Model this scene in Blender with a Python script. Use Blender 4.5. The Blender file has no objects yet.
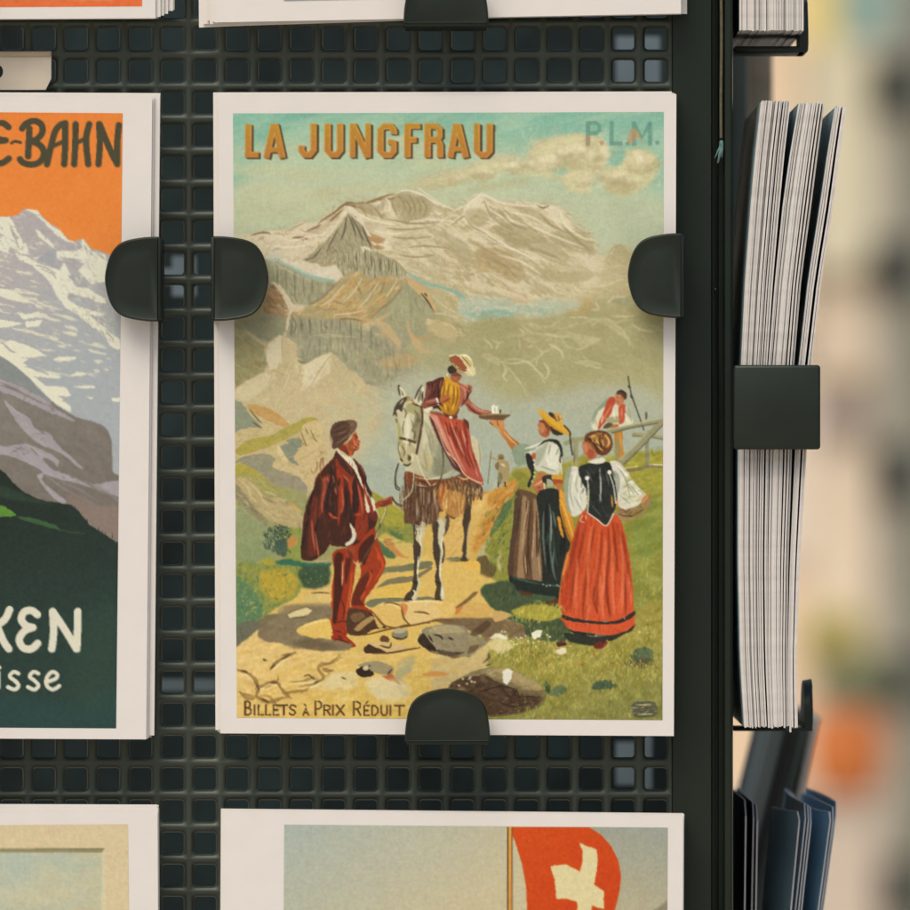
import bpy, bmesh, math
import numpy as np
from mathutils import Vector
sc = bpy.context.scene
COL = sc.collection
rad = math.radians
# ---------------------------------------------------------------- camera, light, exposure
DIST = 1.9                       # camera to the front postcards
PX = 0.105 / 459.3               # one photo pixel on the plane of the front postcards, a postcard is 105 mm wide
cam = bpy.data.objects.new('camera', bpy.data.cameras.new('camera')); COL.objects.link(cam)
cam.location = (0, -DIST, 0); cam.rotation_euler = (rad(90), 0, 0)
cam.data.sensor_width = 36; cam.data.lens = 36 * DIST / (910 * PX)
cam.data.clip_start = .05; cam.data.clip_end = 200
cam.data.dof.use_dof = True; cam.data.dof.focus_distance = DIST + .002; cam.data.dof.aperture_fstop = 22
sc.camera = cam
world = bpy.data.worlds.new('World'); sc.world = world; world.use_nodes = True
wn = world.node_tree.nodes; bg = wn['Background']
sky = wn.new('ShaderNodeTexSky'); sky.sky_type = 'NISHITA'; sky.sun_disc = False
sky.sun_elevation = rad(52); sky.sun_rotation = rad(205); sky.air_density = 1.0; sky.dust_density = 4.0
world.node_tree.links.new(sky.outputs[0], bg.inputs[0]); bg.inputs[1].default_value = .10
sun = bpy.data.objects.new('sun', bpy.data.lights.new('sun', 'SUN')); COL.objects.link(sun)
sun.data.energy = 1.4; sun.data.angle = rad(38); sun.data.color = (1, .93, .82)
_az, _el = rad(205), rad(52)
_dir = Vector((math.sin(_az) * math.cos(_el), math.cos(_az) * math.cos(_el), math.sin(_el)))
sun.rotation_euler = _dir.to_track_quat('Z', 'Y').to_euler()
sc.view_settings.view_transform = 'Standard'; sc.view_settings.look = 'None'
sc.view_settings.exposure = 0.13; sc.view_settings.gamma = 1
sc.cycles.use_denoising = True

# ---------------------------------------------------------------- helpers
def W(px, py, Y=0.0):
    """photo pixel -> point at depth Y"""
    k = PX * (DIST + Y) / DIST
    return Vector(((px - 455) * k, Y, (455 - py) * k))
def link(o, parent=None):
    COL.objects.link(o)
    if parent: o.parent = parent
    return o
def mesh_obj(name, verts, faces, mat, parent=None, smooth=False, mats=None):
    me = bpy.data.meshes.new(name); me.from_pydata([tuple(v) for v in verts], [], faces); me.update()
    for m in ([mat] if mats is None else mats): me.materials.append(m)
    o = link(bpy.data.objects.new(name, me), parent)
    if smooth:
        me.polygons.foreach_set('use_smooth', [True] * len(me.polygons))
    return o
def bm_obj(name, bm, mat, parent=None, smooth=0):
    bmesh.ops.recalc_face_normals(bm, faces=bm.faces[:])
    me = bpy.data.meshes.new(name); bm.to_mesh(me); bm.free()
    me.materials.append(mat)
    o = link(bpy.data.objects.new(name, me), parent)
    if smooth:
        me.polygons.foreach_set('use_smooth', [True] * len(me.polygons)); me.set_sharp_from_angle(angle=rad(smooth))
    return o
def empty(name, loc, label=None, cat=None, group=None):
    o = link(bpy.data.objects.new(name, None)); o.location = loc; o.empty_display_size = .02
    return tag(o, label, cat, group)
def tag(o, label=None, cat=None, group=None, kind=None):
    if label: o['label'] = label
    if cat: o['category'] = cat
    if group: o['group'] = group
    if kind: o['kind'] = kind
    return o
def box(bm, lo, hi, bev=0, seg=2):
    r = bmesh.ops.create_cube(bm, size=1)
    vs = r['verts']
    for v in vs: v.co = Vector([lo[i] + (v.co[i] + .5) * (hi[i] - lo[i]) for i in range(3)])
    if bev:
        ed = list({e for v in vs for e in v.link_edges})
        bmesh.ops.bevel(bm, geom=ed, offset=bev, segments=seg, affect='EDGES', profile=.5)
def prism(bm, pts, depth, bev=0, seg=2):
    """pts: 3-D outline, pushed along +Y by depth; the outline is the front"""
    f = [bm.verts.new(p) for p in pts]; b = [bm.verts.new((p[0], p[1] + depth, p[2])) for p in pts]
    n = len(pts); ff = bm.faces.new(f); bm.faces.new(b[::-1])
    for i in range(n): bm.faces.new((f[i], b[i], b[(i + 1) % n], f[(i + 1) % n]))
    if bev:
        bmesh.ops.bevel(bm, geom=list(ff.edges), offset=bev, segments=seg, affect='EDGES', profile=.5)
# ---------------------------------------------------------------- materials
def material(name, col, rough=.5, spec=.5, noise=0, nscale=200, bump=0, bscale=600, coat=0, tint=None):
    m = bpy.data.materials.new(name); m.use_nodes = True
    n, l = m.node_tree.nodes, m.node_tree.links; b = n['Principled BSDF']
    b.inputs['Base Color'].default_value = (*col, 1); b.inputs['Roughness'].default_value = rough; b.inputs['Specular IOR Level'].default_value = spec
    b.inputs['Coat Weight'].default_value = coat
    if tint: b.inputs['Specular Tint'].default_value = (*tint, 1)
    tc = n.new('ShaderNodeTexCoord')
    if noise:
        t = n.new('ShaderNodeTexNoise'); t.inputs['Scale'].default_value = nscale; t.inputs['Detail'].default_value = 6
        l.new(tc.outputs['Object'], t.inputs['Vector'])
        r = n.new('ShaderNodeValToRGB'); r.color_ramp.elements[0].position = .3; r.color_ramp.elements[1].position = .7
        r.color_ramp.elements[0].color = (*[c * (1 - noise) for c in col], 1); r.color_ramp.elements[1].color = (*[min(1, c * (1 + noise)) for c in col], 1)
        l.new(t.outputs['Fac'], r.inputs[0]); l.new(r.outputs[0], b.inputs['Base Color'])
    if bump:
        t = n.new('ShaderNodeTexNoise'); t.inputs['Scale'].default_value = bscale; t.inputs['Detail'].default_value = 3
        l.new(tc.outputs['Object'], t.inputs['Vector'])
        u = n.new('ShaderNodeBump'); u.inputs['Strength'].default_value = bump; u.inputs['Distance'].default_value = .0002
        l.new(t.outputs['Fac'], u.inputs['Height']); l.new(u.outputs[0], b.inputs['Normal'])
    return m
PAPER = (.795, .762, .703)
M_paper = material('card_stock', PAPER, .55, .3, noise=.015, nscale=150, bump=.15, bscale=2500)
M_edge = material('card_cut_edge', (.62, .585, .55), .8, .1, noise=.12, nscale=300)
M_plastic = material('dark_green_plastic', (.039, .045, .034), .44, .7, noise=.15, nscale=60, bump=.12, bscale=3000, tint=(.84, 1, .87))
M_clip = material('clip_plastic', (.0130, .0168, .0130), .40, .42, noise=.15, nscale=80, bump=.1, bscale=3500, tint=(.84, 1, .87))
M_metal = material('painted_frame', (.0105, .0145, .010), .40, .4, noise=.15, nscale=40, bump=.08, bscale=2000, tint=(.84, 1, .87))
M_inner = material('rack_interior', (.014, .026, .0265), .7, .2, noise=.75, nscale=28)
M_face_lit = material('printed_teal_face_lit', (.34, .52, .56), .3, .5, noise=.25, nscale=18)  # teal print lightened so the first cards look lit inside the dark gaps
M_face = material('printed_teal_face', (.13, .27, .31), .35, .4, noise=.3, nscale=30)
def print_material():
    m = bpy.data.materials.new('printed_ink'); m.use_nodes = True
    n, l = m.node_tree.nodes, m.node_tree.links; b = n['Principled BSDF']
    a = n.new('ShaderNodeVertexColor'); a.layer_name = 'ink'; l.new(a.outputs['Color'], b.inputs['Base Color'])
    b.inputs['Roughness'].default_value = .5; b.inputs['Specular IOR Level'].default_value = .3
    tc = n.new('ShaderNodeTexCoord'); t = n.new('ShaderNodeTexNoise'); t.inputs['Scale'].default_value = 2500
    l.new(tc.outputs['Object'], t.inputs['Vector']); u = n.new('ShaderNodeBump'); u.inputs['Strength'].default_value = .12; u.inputs['Distance'].default_value = .0002
    l.new(t.outputs['Fac'], u.inputs['Height']); l.new(u.outputs[0], b.inputs['Normal'])
    return m
M_ink = print_material()
# ---------------------------------------------------------------- painter (pure numpy): prints are drawn stroke by stroke
class Art:
    def __init__(s, x0, y0, x1, y1, k=2.4, seed=1):
        s.x0, s.y0, s.x1, s.y1, s.k = x0, y0, x1, y1, k
        s.W, s.H = int(round((x1 - x0) * k)), int(round((y1 - y0) * k))
        s.im = np.zeros((s.H, s.W, 3), np.float32)
        s.rg = np.random.default_rng(seed)
        s.tab = s.rg.random((256, 256)).astype(np.float32)
        s.t = (0.0, 0.0, 1.0); s.gr, s.wv = 4, 1.8
        yy, xx = np.mgrid[0:s.H, 0:s.W].astype(np.float32)
        s.X = xx / k + x0; s.Y = yy / k + y0
    def crop(s, x0, y0, sc): s.t = (x0, y0, sc)
    def q(s, p):
        if isinstance(p, str):
            p = [[float(v) for v in a.split(',')] for a in p.split()]
        p = np.array(p, float)
        return p / s.t[2] + np.array(s.t[:2])
    @staticmethod
    def col(c):
        if isinstance(c, str): return np.array([int(c[i:i + 2], 16) for i in (0, 2, 4)], np.float32)
        return np.array(c, np.float32)
    def vn(s, u, v):
        iu = np.floor(u).astype(np.int32); iv = np.floor(v).astype(np.int32)
        fu = u - iu; fv = v - iv
        fu = fu * fu * (3 - 2 * fu); fv = fv * fv * (3 - 2 * fv)
        t = s.tab
        a = t[iu & 255, iv & 255]; b = t[(iu + 1) & 255, iv & 255]
        c = t[iu & 255, (iv + 1) & 255]; d = t[(iu + 1) & 255, (iv + 1) & 255]
        return (a * (1 - fu) + b * fu) * (1 - fv) + (c * (1 - fu) + d * fu) * fv
    def fbm(s, X, Y, sx, sy=None, ang=0, oct=4, off=0):
        sy = sy or sx
        ca, sa = math.cos(math.radians(ang)), math.sin(math.radians(ang))
        u = (X * ca + Y * sa) / sx + off * 17.3; v = (-X * sa + Y * ca) / sy + off * 9.1
        o = 0; a = 1; n = 0
        for i in range(oct):
            o = o + a * s.vn(u + 31.7 * i, v + 11.9 * i); n += a; a *= .55; u = u * 2; v = v * 2
        return o / n - .5
    @staticmethod
    def smooth(p, closed, n=6):
        p = np.asarray(p, float); m = len(p)
        if m < 3: return p
        out = []
        t = np.linspace(0, 1, n, endpoint=False)[:, None]
        for i in range(m if closed else m - 1):
            if closed: a, b, c, d = p[i - 1], p[i], p[(i + 1) % m], p[(i + 2) % m]
            else: a, b, c, d = p[max(i - 1, 0)], p[i], p[i + 1], p[min(i + 2, m - 1)]
            out.append(.5 * (2 * b + (c - a) * t + (2 * a - 5 * b + 4 * c - d) * t * t + (3 * b - a - 3 * c + d) * t ** 3))
        if not closed: out.append(p[-1:])
        return np.concatenate(out)
    @staticmethod
    def blur(m, r):
        r = int(r)
        if r < 1: return m
        for _ in range(2):
            for ax in (0, 1):
                pad = [(0, 0), (0, 0)]; pad[ax] = (r + 1, r)
                c = np.cumsum(np.pad(m, pad, mode='edge'), axis=ax)
                n = m.shape[ax]
                m = (np.take(c, np.arange(2 * r + 1, 2 * r + 1 + n), ax) - np.take(c, np.arange(0, n), ax)) / (2 * r + 1)
        return m
    def mask(s, p, soft=0, rough=0, rs=4):
        """p in photo pixels -> (slice, mask)"""
        c = (p - np.array([s.x0, s.y0])) * s.k
        pad = int((soft * 2.2 + rough * 1.2) * s.k) + 2
        a = np.maximum(np.floor(c.min(0)).astype(int) - pad, 0)
        b = np.minimum(np.ceil(c.max(0)).astype(int) + pad + 1, [s.W, s.H])
        if (b <= a).any(): return None, None
        w, h = b - a
        fl = np.zeros((h, w + 1), np.int32)
        c = c - a
        for i in range(len(c)):
            (xa, ya), (xb, yb) = c[i - 1], c[i]
            if ya == yb: continue
            sg = 1 if yb > ya else -1
            if sg < 0: xa, ya, xb, yb = xb, yb, xa, ya
            r0 = max(int(math.ceil(ya - .5)), 0); r1 = min(int(math.ceil(yb - .5)), h)
            if r1 <= r0: continue
            r = np.arange(r0, r1)
            x = xa + (r + .5 - ya) * (xb - xa) / (yb - ya)
            ix = np.clip(np.ceil(x - .5), 0, w).astype(int)
            np.add.at(fl, (r, ix), sg)
        m = (np.cumsum(fl, 1)[:, :w] != 0).astype(np.float32)
        sl = (slice(a[1], b[1]), slice(a[0], b[0]))
        if rough:
            X, Y = s.X[sl], s.Y[sl]
            dx = s.fbm(X, Y, rs, oct=3, off=3) * 2 * rough * s.k; dy = s.fbm(X, Y, rs, oct=3, off=5) * 2 * rough * s.k
            gy, gx = np.mgrid[0:h, 0:w]
            m = m[np.clip(gy + dy, 0, h - 1).astype(int), np.clip(gx + dx, 0, w - 1).astype(int)]
        if soft: m = s.blur(m, soft * s.k)
        return sl, m
    def put(s, sl, m, c, a=1, tex=0, ts=3, tx=None):
        if isinstance(c, tuple) and len(c) == 4:      # gradient: colour0, point0, colour1, point1
            p0, p1 = s.q(c[1])[0], s.q(c[3])[0]
            d = p1 - p0
            f = np.clip(((s.X[sl] - p0[0]) * d[0] + (s.Y[sl] - p0[1]) * d[1]) / (d @ d), 0, 1)[..., None]
            cc = s.col(c[0]) * (1 - f) + s.col(c[2]) * f
        else: cc = s.col(c)
        if tex:
            tx = tx or (ts, ts, 0)
            cc = cc + (s.fbm(s.X[sl], s.Y[sl], *tx, oct=4, off=s.rg.integers(0, 50)) * 2 * tex)[..., None]
        m = (m * a)[..., None]
        s.im[sl] = s.im[sl] * (1 - m) + cc * m
    def p(s, c, pts, soft=0, rough=0, a=1, sm=1, tex=0, ts=3, tx=None, rs=4):
        p = s.q(pts)
        if sm: p = s.smooth(p, True)
        sl, m = s.mask(p, soft, rough, rs)
        if sl is not None: s.put(sl, m, c, a, tex, ts, tx)
    def ribbon(s, p, w, taper):
        d = np.gradient(p, axis=0); n = np.stack([-d[:, 1], d[:, 0]], 1); n /= np.linalg.norm(n, axis=1)[:, None] + 1e-9
        t = np.linspace(0, 1, len(p))
        f = {0: np.ones_like(t), 1: .18 + .82 * np.sin(np.pi * t) ** .7, 2: 1 - .85 * t, 3: .15 + .85 * t}[taper]
        o = n * (w / 2 * f)[:, None]
        return np.concatenate([p + o, (p - o)[::-1]])
    def s_(s, c, w, pts, a=1, soft=0, taper=1, sm=1, rough=0, cap=0, raw=0):
        if taper == 1 and not raw: w *= 1.28
        p = pts if raw else s.q(pts)
        p = s.smooth(p, False, 5) if sm else p
        if len(p) == 2: p = np.linspace(p[0], p[1], 5)
        sl, m = s.mask(s.ribbon(p, w, taper), soft, rough)
        if sl is None: return
        s.put(sl, m, c, a)
        if cap:
            for e in (p[0], p[-1]): s.disc(c, e, w / 2, w / 2, a)
    def ss(s, c, w, many, **k):
        for one in many.split('|'): s.s_(c, w, one, **k)
    def disc(s, c, e, rx, ry, a=1, soft=0, ang=0, rough=0):
        t = np.linspace(0, 2 * math.pi, 20, endpoint=False)
        x, y = rx * np.cos(t), ry * np.sin(t); ca, sa = math.cos(math.radians(ang)), math.sin(math.radians(ang))
        sl, m = s.mask(np.stack([e[0] + x * ca - y * sa, e[1] + x * sa + y * ca], 1), soft, rough)
        if sl is not None: s.put(sl, m, c, a)
    def dd(s, c, r, many, a=1, soft=0):
        for e in s.q(many): s.disc(c, e, r, r, a, soft)
    def hatch(s, pts, n, ang, L, w, cols, a=.6, jit=12, soft=0, sm=1, curve=.15, keep=None, dens=None):
        """short random brush strokes inside a region"""
        p = s.q(pts); p = s.smooth(p, True) if sm else p
        sl, m = s.mask(p)
        if sl is None: return
        ys, xs = np.nonzero(m > .5)
        if not len(ys): return
        before = s.im[sl].copy()
        pick = s.rg.integers(0, len(ys), n)
        for i in pick:
            x = (xs[i] + sl[1].start) / s.k + s.x0; y = (ys[i] + sl[0].start) / s.k + s.y0
            t = math.radians(ang + s.rg.normal(0, jit)); l = L * s.rg.uniform(.5, 1.3)
            dx, dy = math.cos(t) * l / 2, math.sin(t) * l / 2
            cv = s.rg.normal(0, curve) * l
            q = np.array([[x - dx, y - dy], [x - dy / l * cv, y + dx / l * cv], [x + dx, y + dy]])
            c = s.col(cols[s.rg.integers(0, len(cols))]) + s.rg.normal(0, 5)
            s.s_(c, w * s.rg.uniform(.6, 1.4), q, a=a * s.rg.uniform(.6, 1), soft=soft, raw=1)
        mm = s.blur(m, 1)[..., None]
        s.im[sl] = before * (1 - mm) + s.im[sl] * mm
    def streak(s, pts, c, sx, sy, ang, thr=.0, hard=9, a=.8, soft=1.5, off=1, oct=4, sm=1, rough=0):
        """noise-shaped patches (snow, rock) inside a region"""
        p = s.q(pts); p = s.smooth(p, True) if sm else p
        sl, m = s.mask(p, soft, rough)
        if sl is None: return
        f = np.clip((s.fbm(s.X[sl], s.Y[sl], sx, sy, ang, oct, off) - thr) * hard + .5, 0, 1)
        s.put(sl, m * f, c, a)
    def crag(s, pts, amp, sx, sy=None, ang=0, off=1, warp=0, soft=1.5, sm=0, tint=(1, 1, 1), oct=5):
        '''light and dark worked into a region'''
        p = s.q(pts); p = s.smooth(p, True) if sm else p
        sl, m = s.mask(p, soft)
        if sl is None: return
        X, Y = s.X[sl], s.Y[sl]
        if warp: X = X + s.fbm(X, Y, warp * 3, oct=2, off=off + 7) * 2 * warp; Y = Y + s.fbm(X, Y, warp * 3, oct=2, off=off + 13) * 2 * warp
        f = s.fbm(X, Y, sx, sy, ang, oct, off) * 2.2
        s.im[sl] += (m * f * amp)[..., None] * np.array(tint, np.float32)
    def vein(s, pts, c, sx, sy=None, ang=0, width=.05, a=.8, off=1, gate=-.1, warp=3, soft=1.5, gs=14, oct=3):
        '''thin branching lines'''
        sl, m = s.mask(s.q(pts), soft)
        if sl is None: return
        X, Y = s.X[sl], s.Y[sl]
        X = X + s.fbm(X, Y, warp * 4, oct=3, off=off + 7) * 2 * warp; Y = Y + s.fbm(X, Y, warp * 4, oct=3, off=off + 13) * 2 * warp
        r = np.clip(1.3 - np.abs(s.fbm(X, Y, sx, sy, ang, oct, off)) / width, 0, 1)
        g = np.clip((s.fbm(s.X[sl], s.Y[sl], gs, oct=2, off=off + 21) - gate) * 8 + .5, 0, 1)
        s.put(sl, m * r * g, c, a)
    def finish(s, grain=5, weave=2.2, gs=2):
        g = s.rg.normal(0, grain, (s.H, s.W)).astype(np.float32)
        g = s.blur(g, 1) * 2.6
        s.im += g[..., None]
        cg = np.stack([s.blur(s.rg.normal(0, grain, (s.H, s.W)).astype(np.float32), 2) for _ in range(3)], -1) * 2.2
        s.im += cg
        s.im += ((s.vn(s.X / .9, s.Y / 7) + s.vn(s.X / 7, s.Y / .9) - 1) * 2 * weave)[..., None]
        h, w = s.H // 2 * 2, s.W // 2 * 2
        z = s.im[:h, :w]
        return np.clip((z[0::2, 0::2] + z[1::2, 0::2] + z[0::2, 1::2] + z[1::2, 1::2]) / 4, 0, 255)
FONT = {  # stroke letters in a unit box, y down
 'B': ["0,0 0,1", "0,0 .55,.02 .85,.12 .85,.36 .55,.47 0,.48", "0,.48 .6,.5 1,.62 1,.86 .6,.99 0,1"], 'I': [".5,0 .5,1"], 'L': ["0,0 0,1 .9,1"],
 'E': ["1,0 0,0 0,1 1,1", "0,.5 .8,.5"], 'T': [".5,0 .5,1", "0,0 1,0"], 'S': ["1,.15 .7,0 .25,.02 .05,.22 .3,.45 .75,.56 .97,.78 .7,1 .25,1 0,.84"],
 'A': ["0,1 .5,0 1,1", ".2,.65 .8,.65"], 'P': ["0,1 0,0 .6,.02 .95,.14 .95,.42 .6,.55 0,.56"], 'R': ["0,1 0,0 .6,.02 .95,.14 .95,.4 .6,.52 0,.53", ".5,.53 1,1"],
 'X': ["0,0 1,1", "1,0 0,1"], 'D': ["0,0 0,1 .5,.98 .95,.7 .95,.3 .5,.02 0,0"], 'U': ["0,0 0,.75 .25,1 .75,1 1,.75 1,0"],
}
def letter(A, ch, x, y, w, h, c, wd, a=1):
    for st in FONT[ch]:
        q = [[x + float(u.split(',')[0]) * w, y + float(u.split(',')[1]) * h] for u in st.split()]
        A.s_(c, wd, q, taper=0, sm=0, a=a)
        for e in A.q(q): A.disc(c, e, wd / 2, wd / 2, a)
def paint_alpine():
    A = Art(232.5, 111, 664, 721.5, seed=7)
    p, S, ss, h, st, crop, dd = A.p, A.s_, A.ss, A.hatch, A.streak, A.crop, A.dd
    # ---- sky
    p('bcae7c', '225,380 670,380 670,725 225,725', sm=0, tex=8, ts=12)
    p('9f9866', '225,480 330,500 400,500 400,600 225,610', soft=3, tex=8)
    p(('82b09a', '440,110', 'b7c2a2', '440,165'), '225,105 670,105 670,230 225,230', sm=0, tex=5, ts=25)
    p('bcc0a0', '225,178 330,172 440,176 670,200 670,330 225,330', soft=12, sm=0, tex=6, ts=20)
    p('7eb09c', '225,105 330,105 300,122 262,150 236,190 225,190', soft=7, a=.55)
    p('8ab49e', '500,105 670,105 670,190 640,180 560,135 500,140', soft=9, a=.6)
    st('225,110 670,110 670,170 225,170', 'b4c6a8', 40, 9, -12, off=4, a=.45, hard=4, sm=0)
    st('225,150 420,140 430,200 225,235', 'c2bf98', 45, 10, -5, off=9, a=.5, hard=4)
    # clouds
    crop(450, 105, 4.136)
    p('c5bd97', '-180,330 -60,280 60,255 150,215 250,205 330,230 420,215 430,300 330,290 220,280 100,310 0,335 -120,350', soft=2.5, rough=2.5, tex=6)
    p('bdb68f', '80,345 200,320 330,300 300,330 180,350 90,360', soft=2, a=.7)
    p('c7bd96', '325,190 360,150 430,130 500,118 580,118 640,150 660,210 640,250 660,290 620,290 560,280 500,250 420,260 340,260 315,230', soft=1.8, rough=2.5, tex=7)
    p('cdc39a', '440,280 520,230 590,260 585,320 570,360 520,365 480,335', soft=2, rough=2, tex=6)
    p('97b59d', '425,250 470,240 490,262 470,285 430,280', soft=2, rough=1.5)
    p('c9c096', '630,270 700,240 720,190 790,180 850,210 855,280 800,340 730,375 660,360 635,320', soft=1.8, rough=2.5, tex=7)
    p('8fb49c', '650,190 720,185 715,245 665,245', soft=1.6)
    for q, c in (('330,230 400,160 520,130 600,140 560,170 450,180 380,215', 'd4ca9f'), ('480,300 560,280 570,320 520,345', 'd9cfa4'), ('690,260 770,210 840,230 830,280 760,310', 'd3c89c'),
                 ('350,250 470,225 560,240 640,260 560,270 420,265', 'b5aa82'), ('640,330 730,350 800,320 730,370 660,360', 'b9ae84'), ('-100,315 60,275 200,240 330,250 200,262 40,295', 'd2c79d'), ('-150,340 0,322 150,292 60,318 -60,342', 'b3ab84')):
        p(c, q, soft=2.2, a=.75, rough=1.5)
    h('320,180 500,110 650,150 860,190 850,330 700,370 480,350 330,250', 130, -15, 9, 2, ['d2c79e', 'bdb189', 'c7bd94', 'cfc39c', 'b3ab86'], a=.35, soft=.7)
    h('-180,330 60,250 330,210 420,280 100,320', 60, -14, 10, 1.6, ['d2c79e', 'b7ae88', 'cfc39c'], a=.4, soft=.6)
    crop(230, 105, 4.136)
    p('bfb68f', '330,370 400,345 470,365 420,385 350,385', soft=3, a=.5)
    S('c8c29c', 3, '570,265 640,215 720,160 800,120', soft=1, a=.7)
    S('c8c29c', 3, '640,170 720,130 760,120', soft=1, a=.7)
    # ---- far massif, snow
    crop(0, 0, 1)
    mass = '225,236 250,233 262,231 290,230 318,222 330,212 346,203 356,206 372,200 388,194 402,193 412,192 428,197 446,206 460,210 466,206 478,194 490,199 506,203 524,201 540,203 552,204 560,206 568,214 576,228 584,231 592,234 596,252 602,258 608,254 613,246 622,244 630,250 640,262 670,262 670,420 225,420'
    p(('d5c8a8', '450,195', 'c6ba93', '450,330'), mass, sm=0, rough=.9, rs=3, tex=5, ts=5)
    # right-hand ridge fades to tan
    p('c0b48a', '600,262 616,246 640,256 668,256 668,330 560,330 540,300 580,280', soft=5, tex=5)
    # shadow patches on snow
    st(mass.replace('225,236', '420,215'), 'b0a27c', 15, 4, 24, thr=.03, hard=9, a=.7, off=2)
    st('320,205 430,200 470,240 460,300 400,280', 'b6a986', 12, 3, 14, thr=.05, hard=8, a=.6, off=5)
    crop(420, 180, 8.273)
    rock = ['b1a47e', 'a3966f', 'b9ad86', 'ab9a72']
    for q in ('560,210 640,250 700,250 760,290 820,300 880,350 900,420 820,420 740,420 680,380 610,300', '600,380 700,360 740,430 820,480 880,560 760,560 640,540 560,490', '10,130 60,170 50,260 20,330 -90,300 -110,180', '250,330 340,290 430,270 380,300 300,340',
              '440,300 520,250 540,290 480,320', '310,420 420,350 420,400 330,450', '200,600 300,600 420,660 400,720 280,730 170,700', '440,620 560,620 680,680 740,760 700,790 600,760 500,660', '430,660 540,660 560,760 460,750', '300,780 400,760 520,800 640,870 700,930 420,930', '820,780 960,820 1000,900 860,930'):
        p(rock[len(q) % 4], q, soft=.8, rough=1.6, rs=2.5, tex=8, a=.8)
    ss('ab9e78', 1.2, '150,210 200,215 260,245 320,250|90,270 150,220 200,210|360,210 420,160 480,120|120,390 170,330 220,290|500,580 600,570 700,600 800,640 880,610|640,600 720,610|820,640 900,610|550,470 640,490 700,540|690,250 780,300 860,340', a=.85, soft=.3)
    ss('d9cdae', 1.5, '330,590 420,640 520,655|380,190 470,120 560,140 640,170|230,380 330,300 420,270 510,230|640,600 760,680 880,720|700,330 760,380 790,430|600,760 700,850 790,880|-20,60 60,120 160,190 280,250|120,390 240,300 300,300', a=.85, soft=.4)
    p('c79d68', '440,680 530,680 560,740 480,760', soft=1, a=.5)
    S('9a6a3c', 2, '190,580 250,580 290,600', a=.7, soft=.5)
    crop(520, 180, 7.583)
    for q in ('0,290 60,300 130,330 200,380 110,380 20,360', '110,550 200,530 320,560 330,600 200,580 120,580', '370,410 440,430 440,500 400,500', '430,640 560,640 580,690 440,700', '480,760 560,720 590,770 520,790', '130,690 300,690 340,740 200,760', '590,640 690,560 720,500 800,500 830,600 820,700 620,760 560,700', '0,740 120,780 200,830 60,860 -40,800', '280,310 340,300 350,340 290,340'):
        p('b4a880', q, soft=.9, rough=1.8, rs=2.5, tex=7, a=.7)
    p('8f8a66', '110,185 160,205 215,198 165,215', a=.9)
    ss('dacdae', 1.4, '0,390 150,430 300,400 440,370|180,510 320,540 420,580|20,700 100,720 250,790|160,670 300,690 420,650 600,620|290,800 420,760 520,790 720,760|360,440 440,520 560,560|60,240 200,220 330,220', a=.8, soft=.5)
    ss('ab9f78', 1.0, '360,400 440,400 540,400|0,620 140,610 240,640 380,640|30,660 140,650|110,560 200,540 280,560|440,370 500,400 560,400|340,440 420,480 440,560|660,600 700,520 760,495 810,530', a=.8, soft=.4)
    p('b7a97c', '280,820 420,810 600,770 830,740 920,760 920,920 400,920 330,870', soft=2, tex=6)
    h('0,230 330,220 560,400 600,600 400,800 0,850', 420, 18, 9, 1.1, ['d8ccab', 'b7ab86', 'c9bd97', 'a99d77', 'd8c9aa'], a=.55, soft=.3)
    crop(0, 0, 1)
    h('425,205 475,200 530,215 590,240 590,290 520,300 440,280 415,240', 620, 28, 8, 1.0, ['ddd0b2', 'ac9f78', 'd0c3a0', 'a3956e', 'd6c8aa'], a=.6, soft=.3)
    h('470,212 520,206 575,235 600,262 560,300 480,270', 110, 32, 14, 1.6, ['ded2b4', 'a99b73', 'd6c8a8', 'a2936b'], a=.65, soft=.3, jit=16)
    h('560,240 600,255 640,270 660,300 560,300', 60, 8, 14, 1.6, ['d6c9a6', 'aea27a', 'c9bc94'], a=.55, soft=.4)
    # central dome
    crop(320, 180, 8.273)
    p('b0a683', '570,190 640,140 700,110 760,130 830,150 900,200 900,290 820,330 740,370 680,360 620,270', soft=.8, rough=1.5, rs=2, tex=8)
    ss('958a66', 1.0, '650,220 690,300 700,350|700,210 740,300 730,350|800,260 790,330|840,240 830,320|640,150 680,140 720,160|880,230 860,300', a=.6, soft=.4)
    ss('d6caa9', 1.1, '660,190 760,215 820,210|760,260 780,320 740,360|640,230 690,270|820,260 800,320|700,230 720,290', a=.7, soft=.3)
    h('440,370 600,380 760,400 900,380 900,740 760,760 640,640 520,560', 300, 12, 8, .9, ['dccfb2', 'b5a786', 'cdbfa0', 'b3a98b', 'd6c8ac'], a=.5, soft=.3)
    ss('b5a888', .9, '440,370 560,380 660,380 760,400|520,410 640,420 740,440|560,500 640,520 760,540|640,600 740,620 880,640|680,470 800,460 900,470', a=.6, soft=.3)
    # summit ridge on the left
    ss('8d7450', 1.6, '0,350 60,310 130,260 200,205 250,205 310,210|200,205 260,210 340,240|330,195 400,190 470,170 540,150|540,155 600,155 660,130', soft=.3)
    ss('a08458', 1.1, '40,350 90,320 160,300|0,440 50,430 100,380|310,215 360,250 440,300|400,215 430,260 440,295|480,220 520,290 540,330|150,300 170,270 190,240', a=.8, soft=.4)
    p('a3977a', '370,225 410,220 445,290 430,300 390,260', soft=.5, a=.7)
    p('a3977a', '460,240 510,180 540,200 520,240 550,300 540,330 490,270', soft=.6, a=.75)
    p('dacfb2', '190,290 215,225 260,225 330,300 380,400 420,440 540,480 600,580 480,560 400,440 320,330 240,270', soft=.5)
    # grey pyramid
    pyr = '235,280 290,300 330,350 370,400 390,460 430,590 400,580 350,520 300,560 220,600 120,540 60,500 130,420 190,350'
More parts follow.
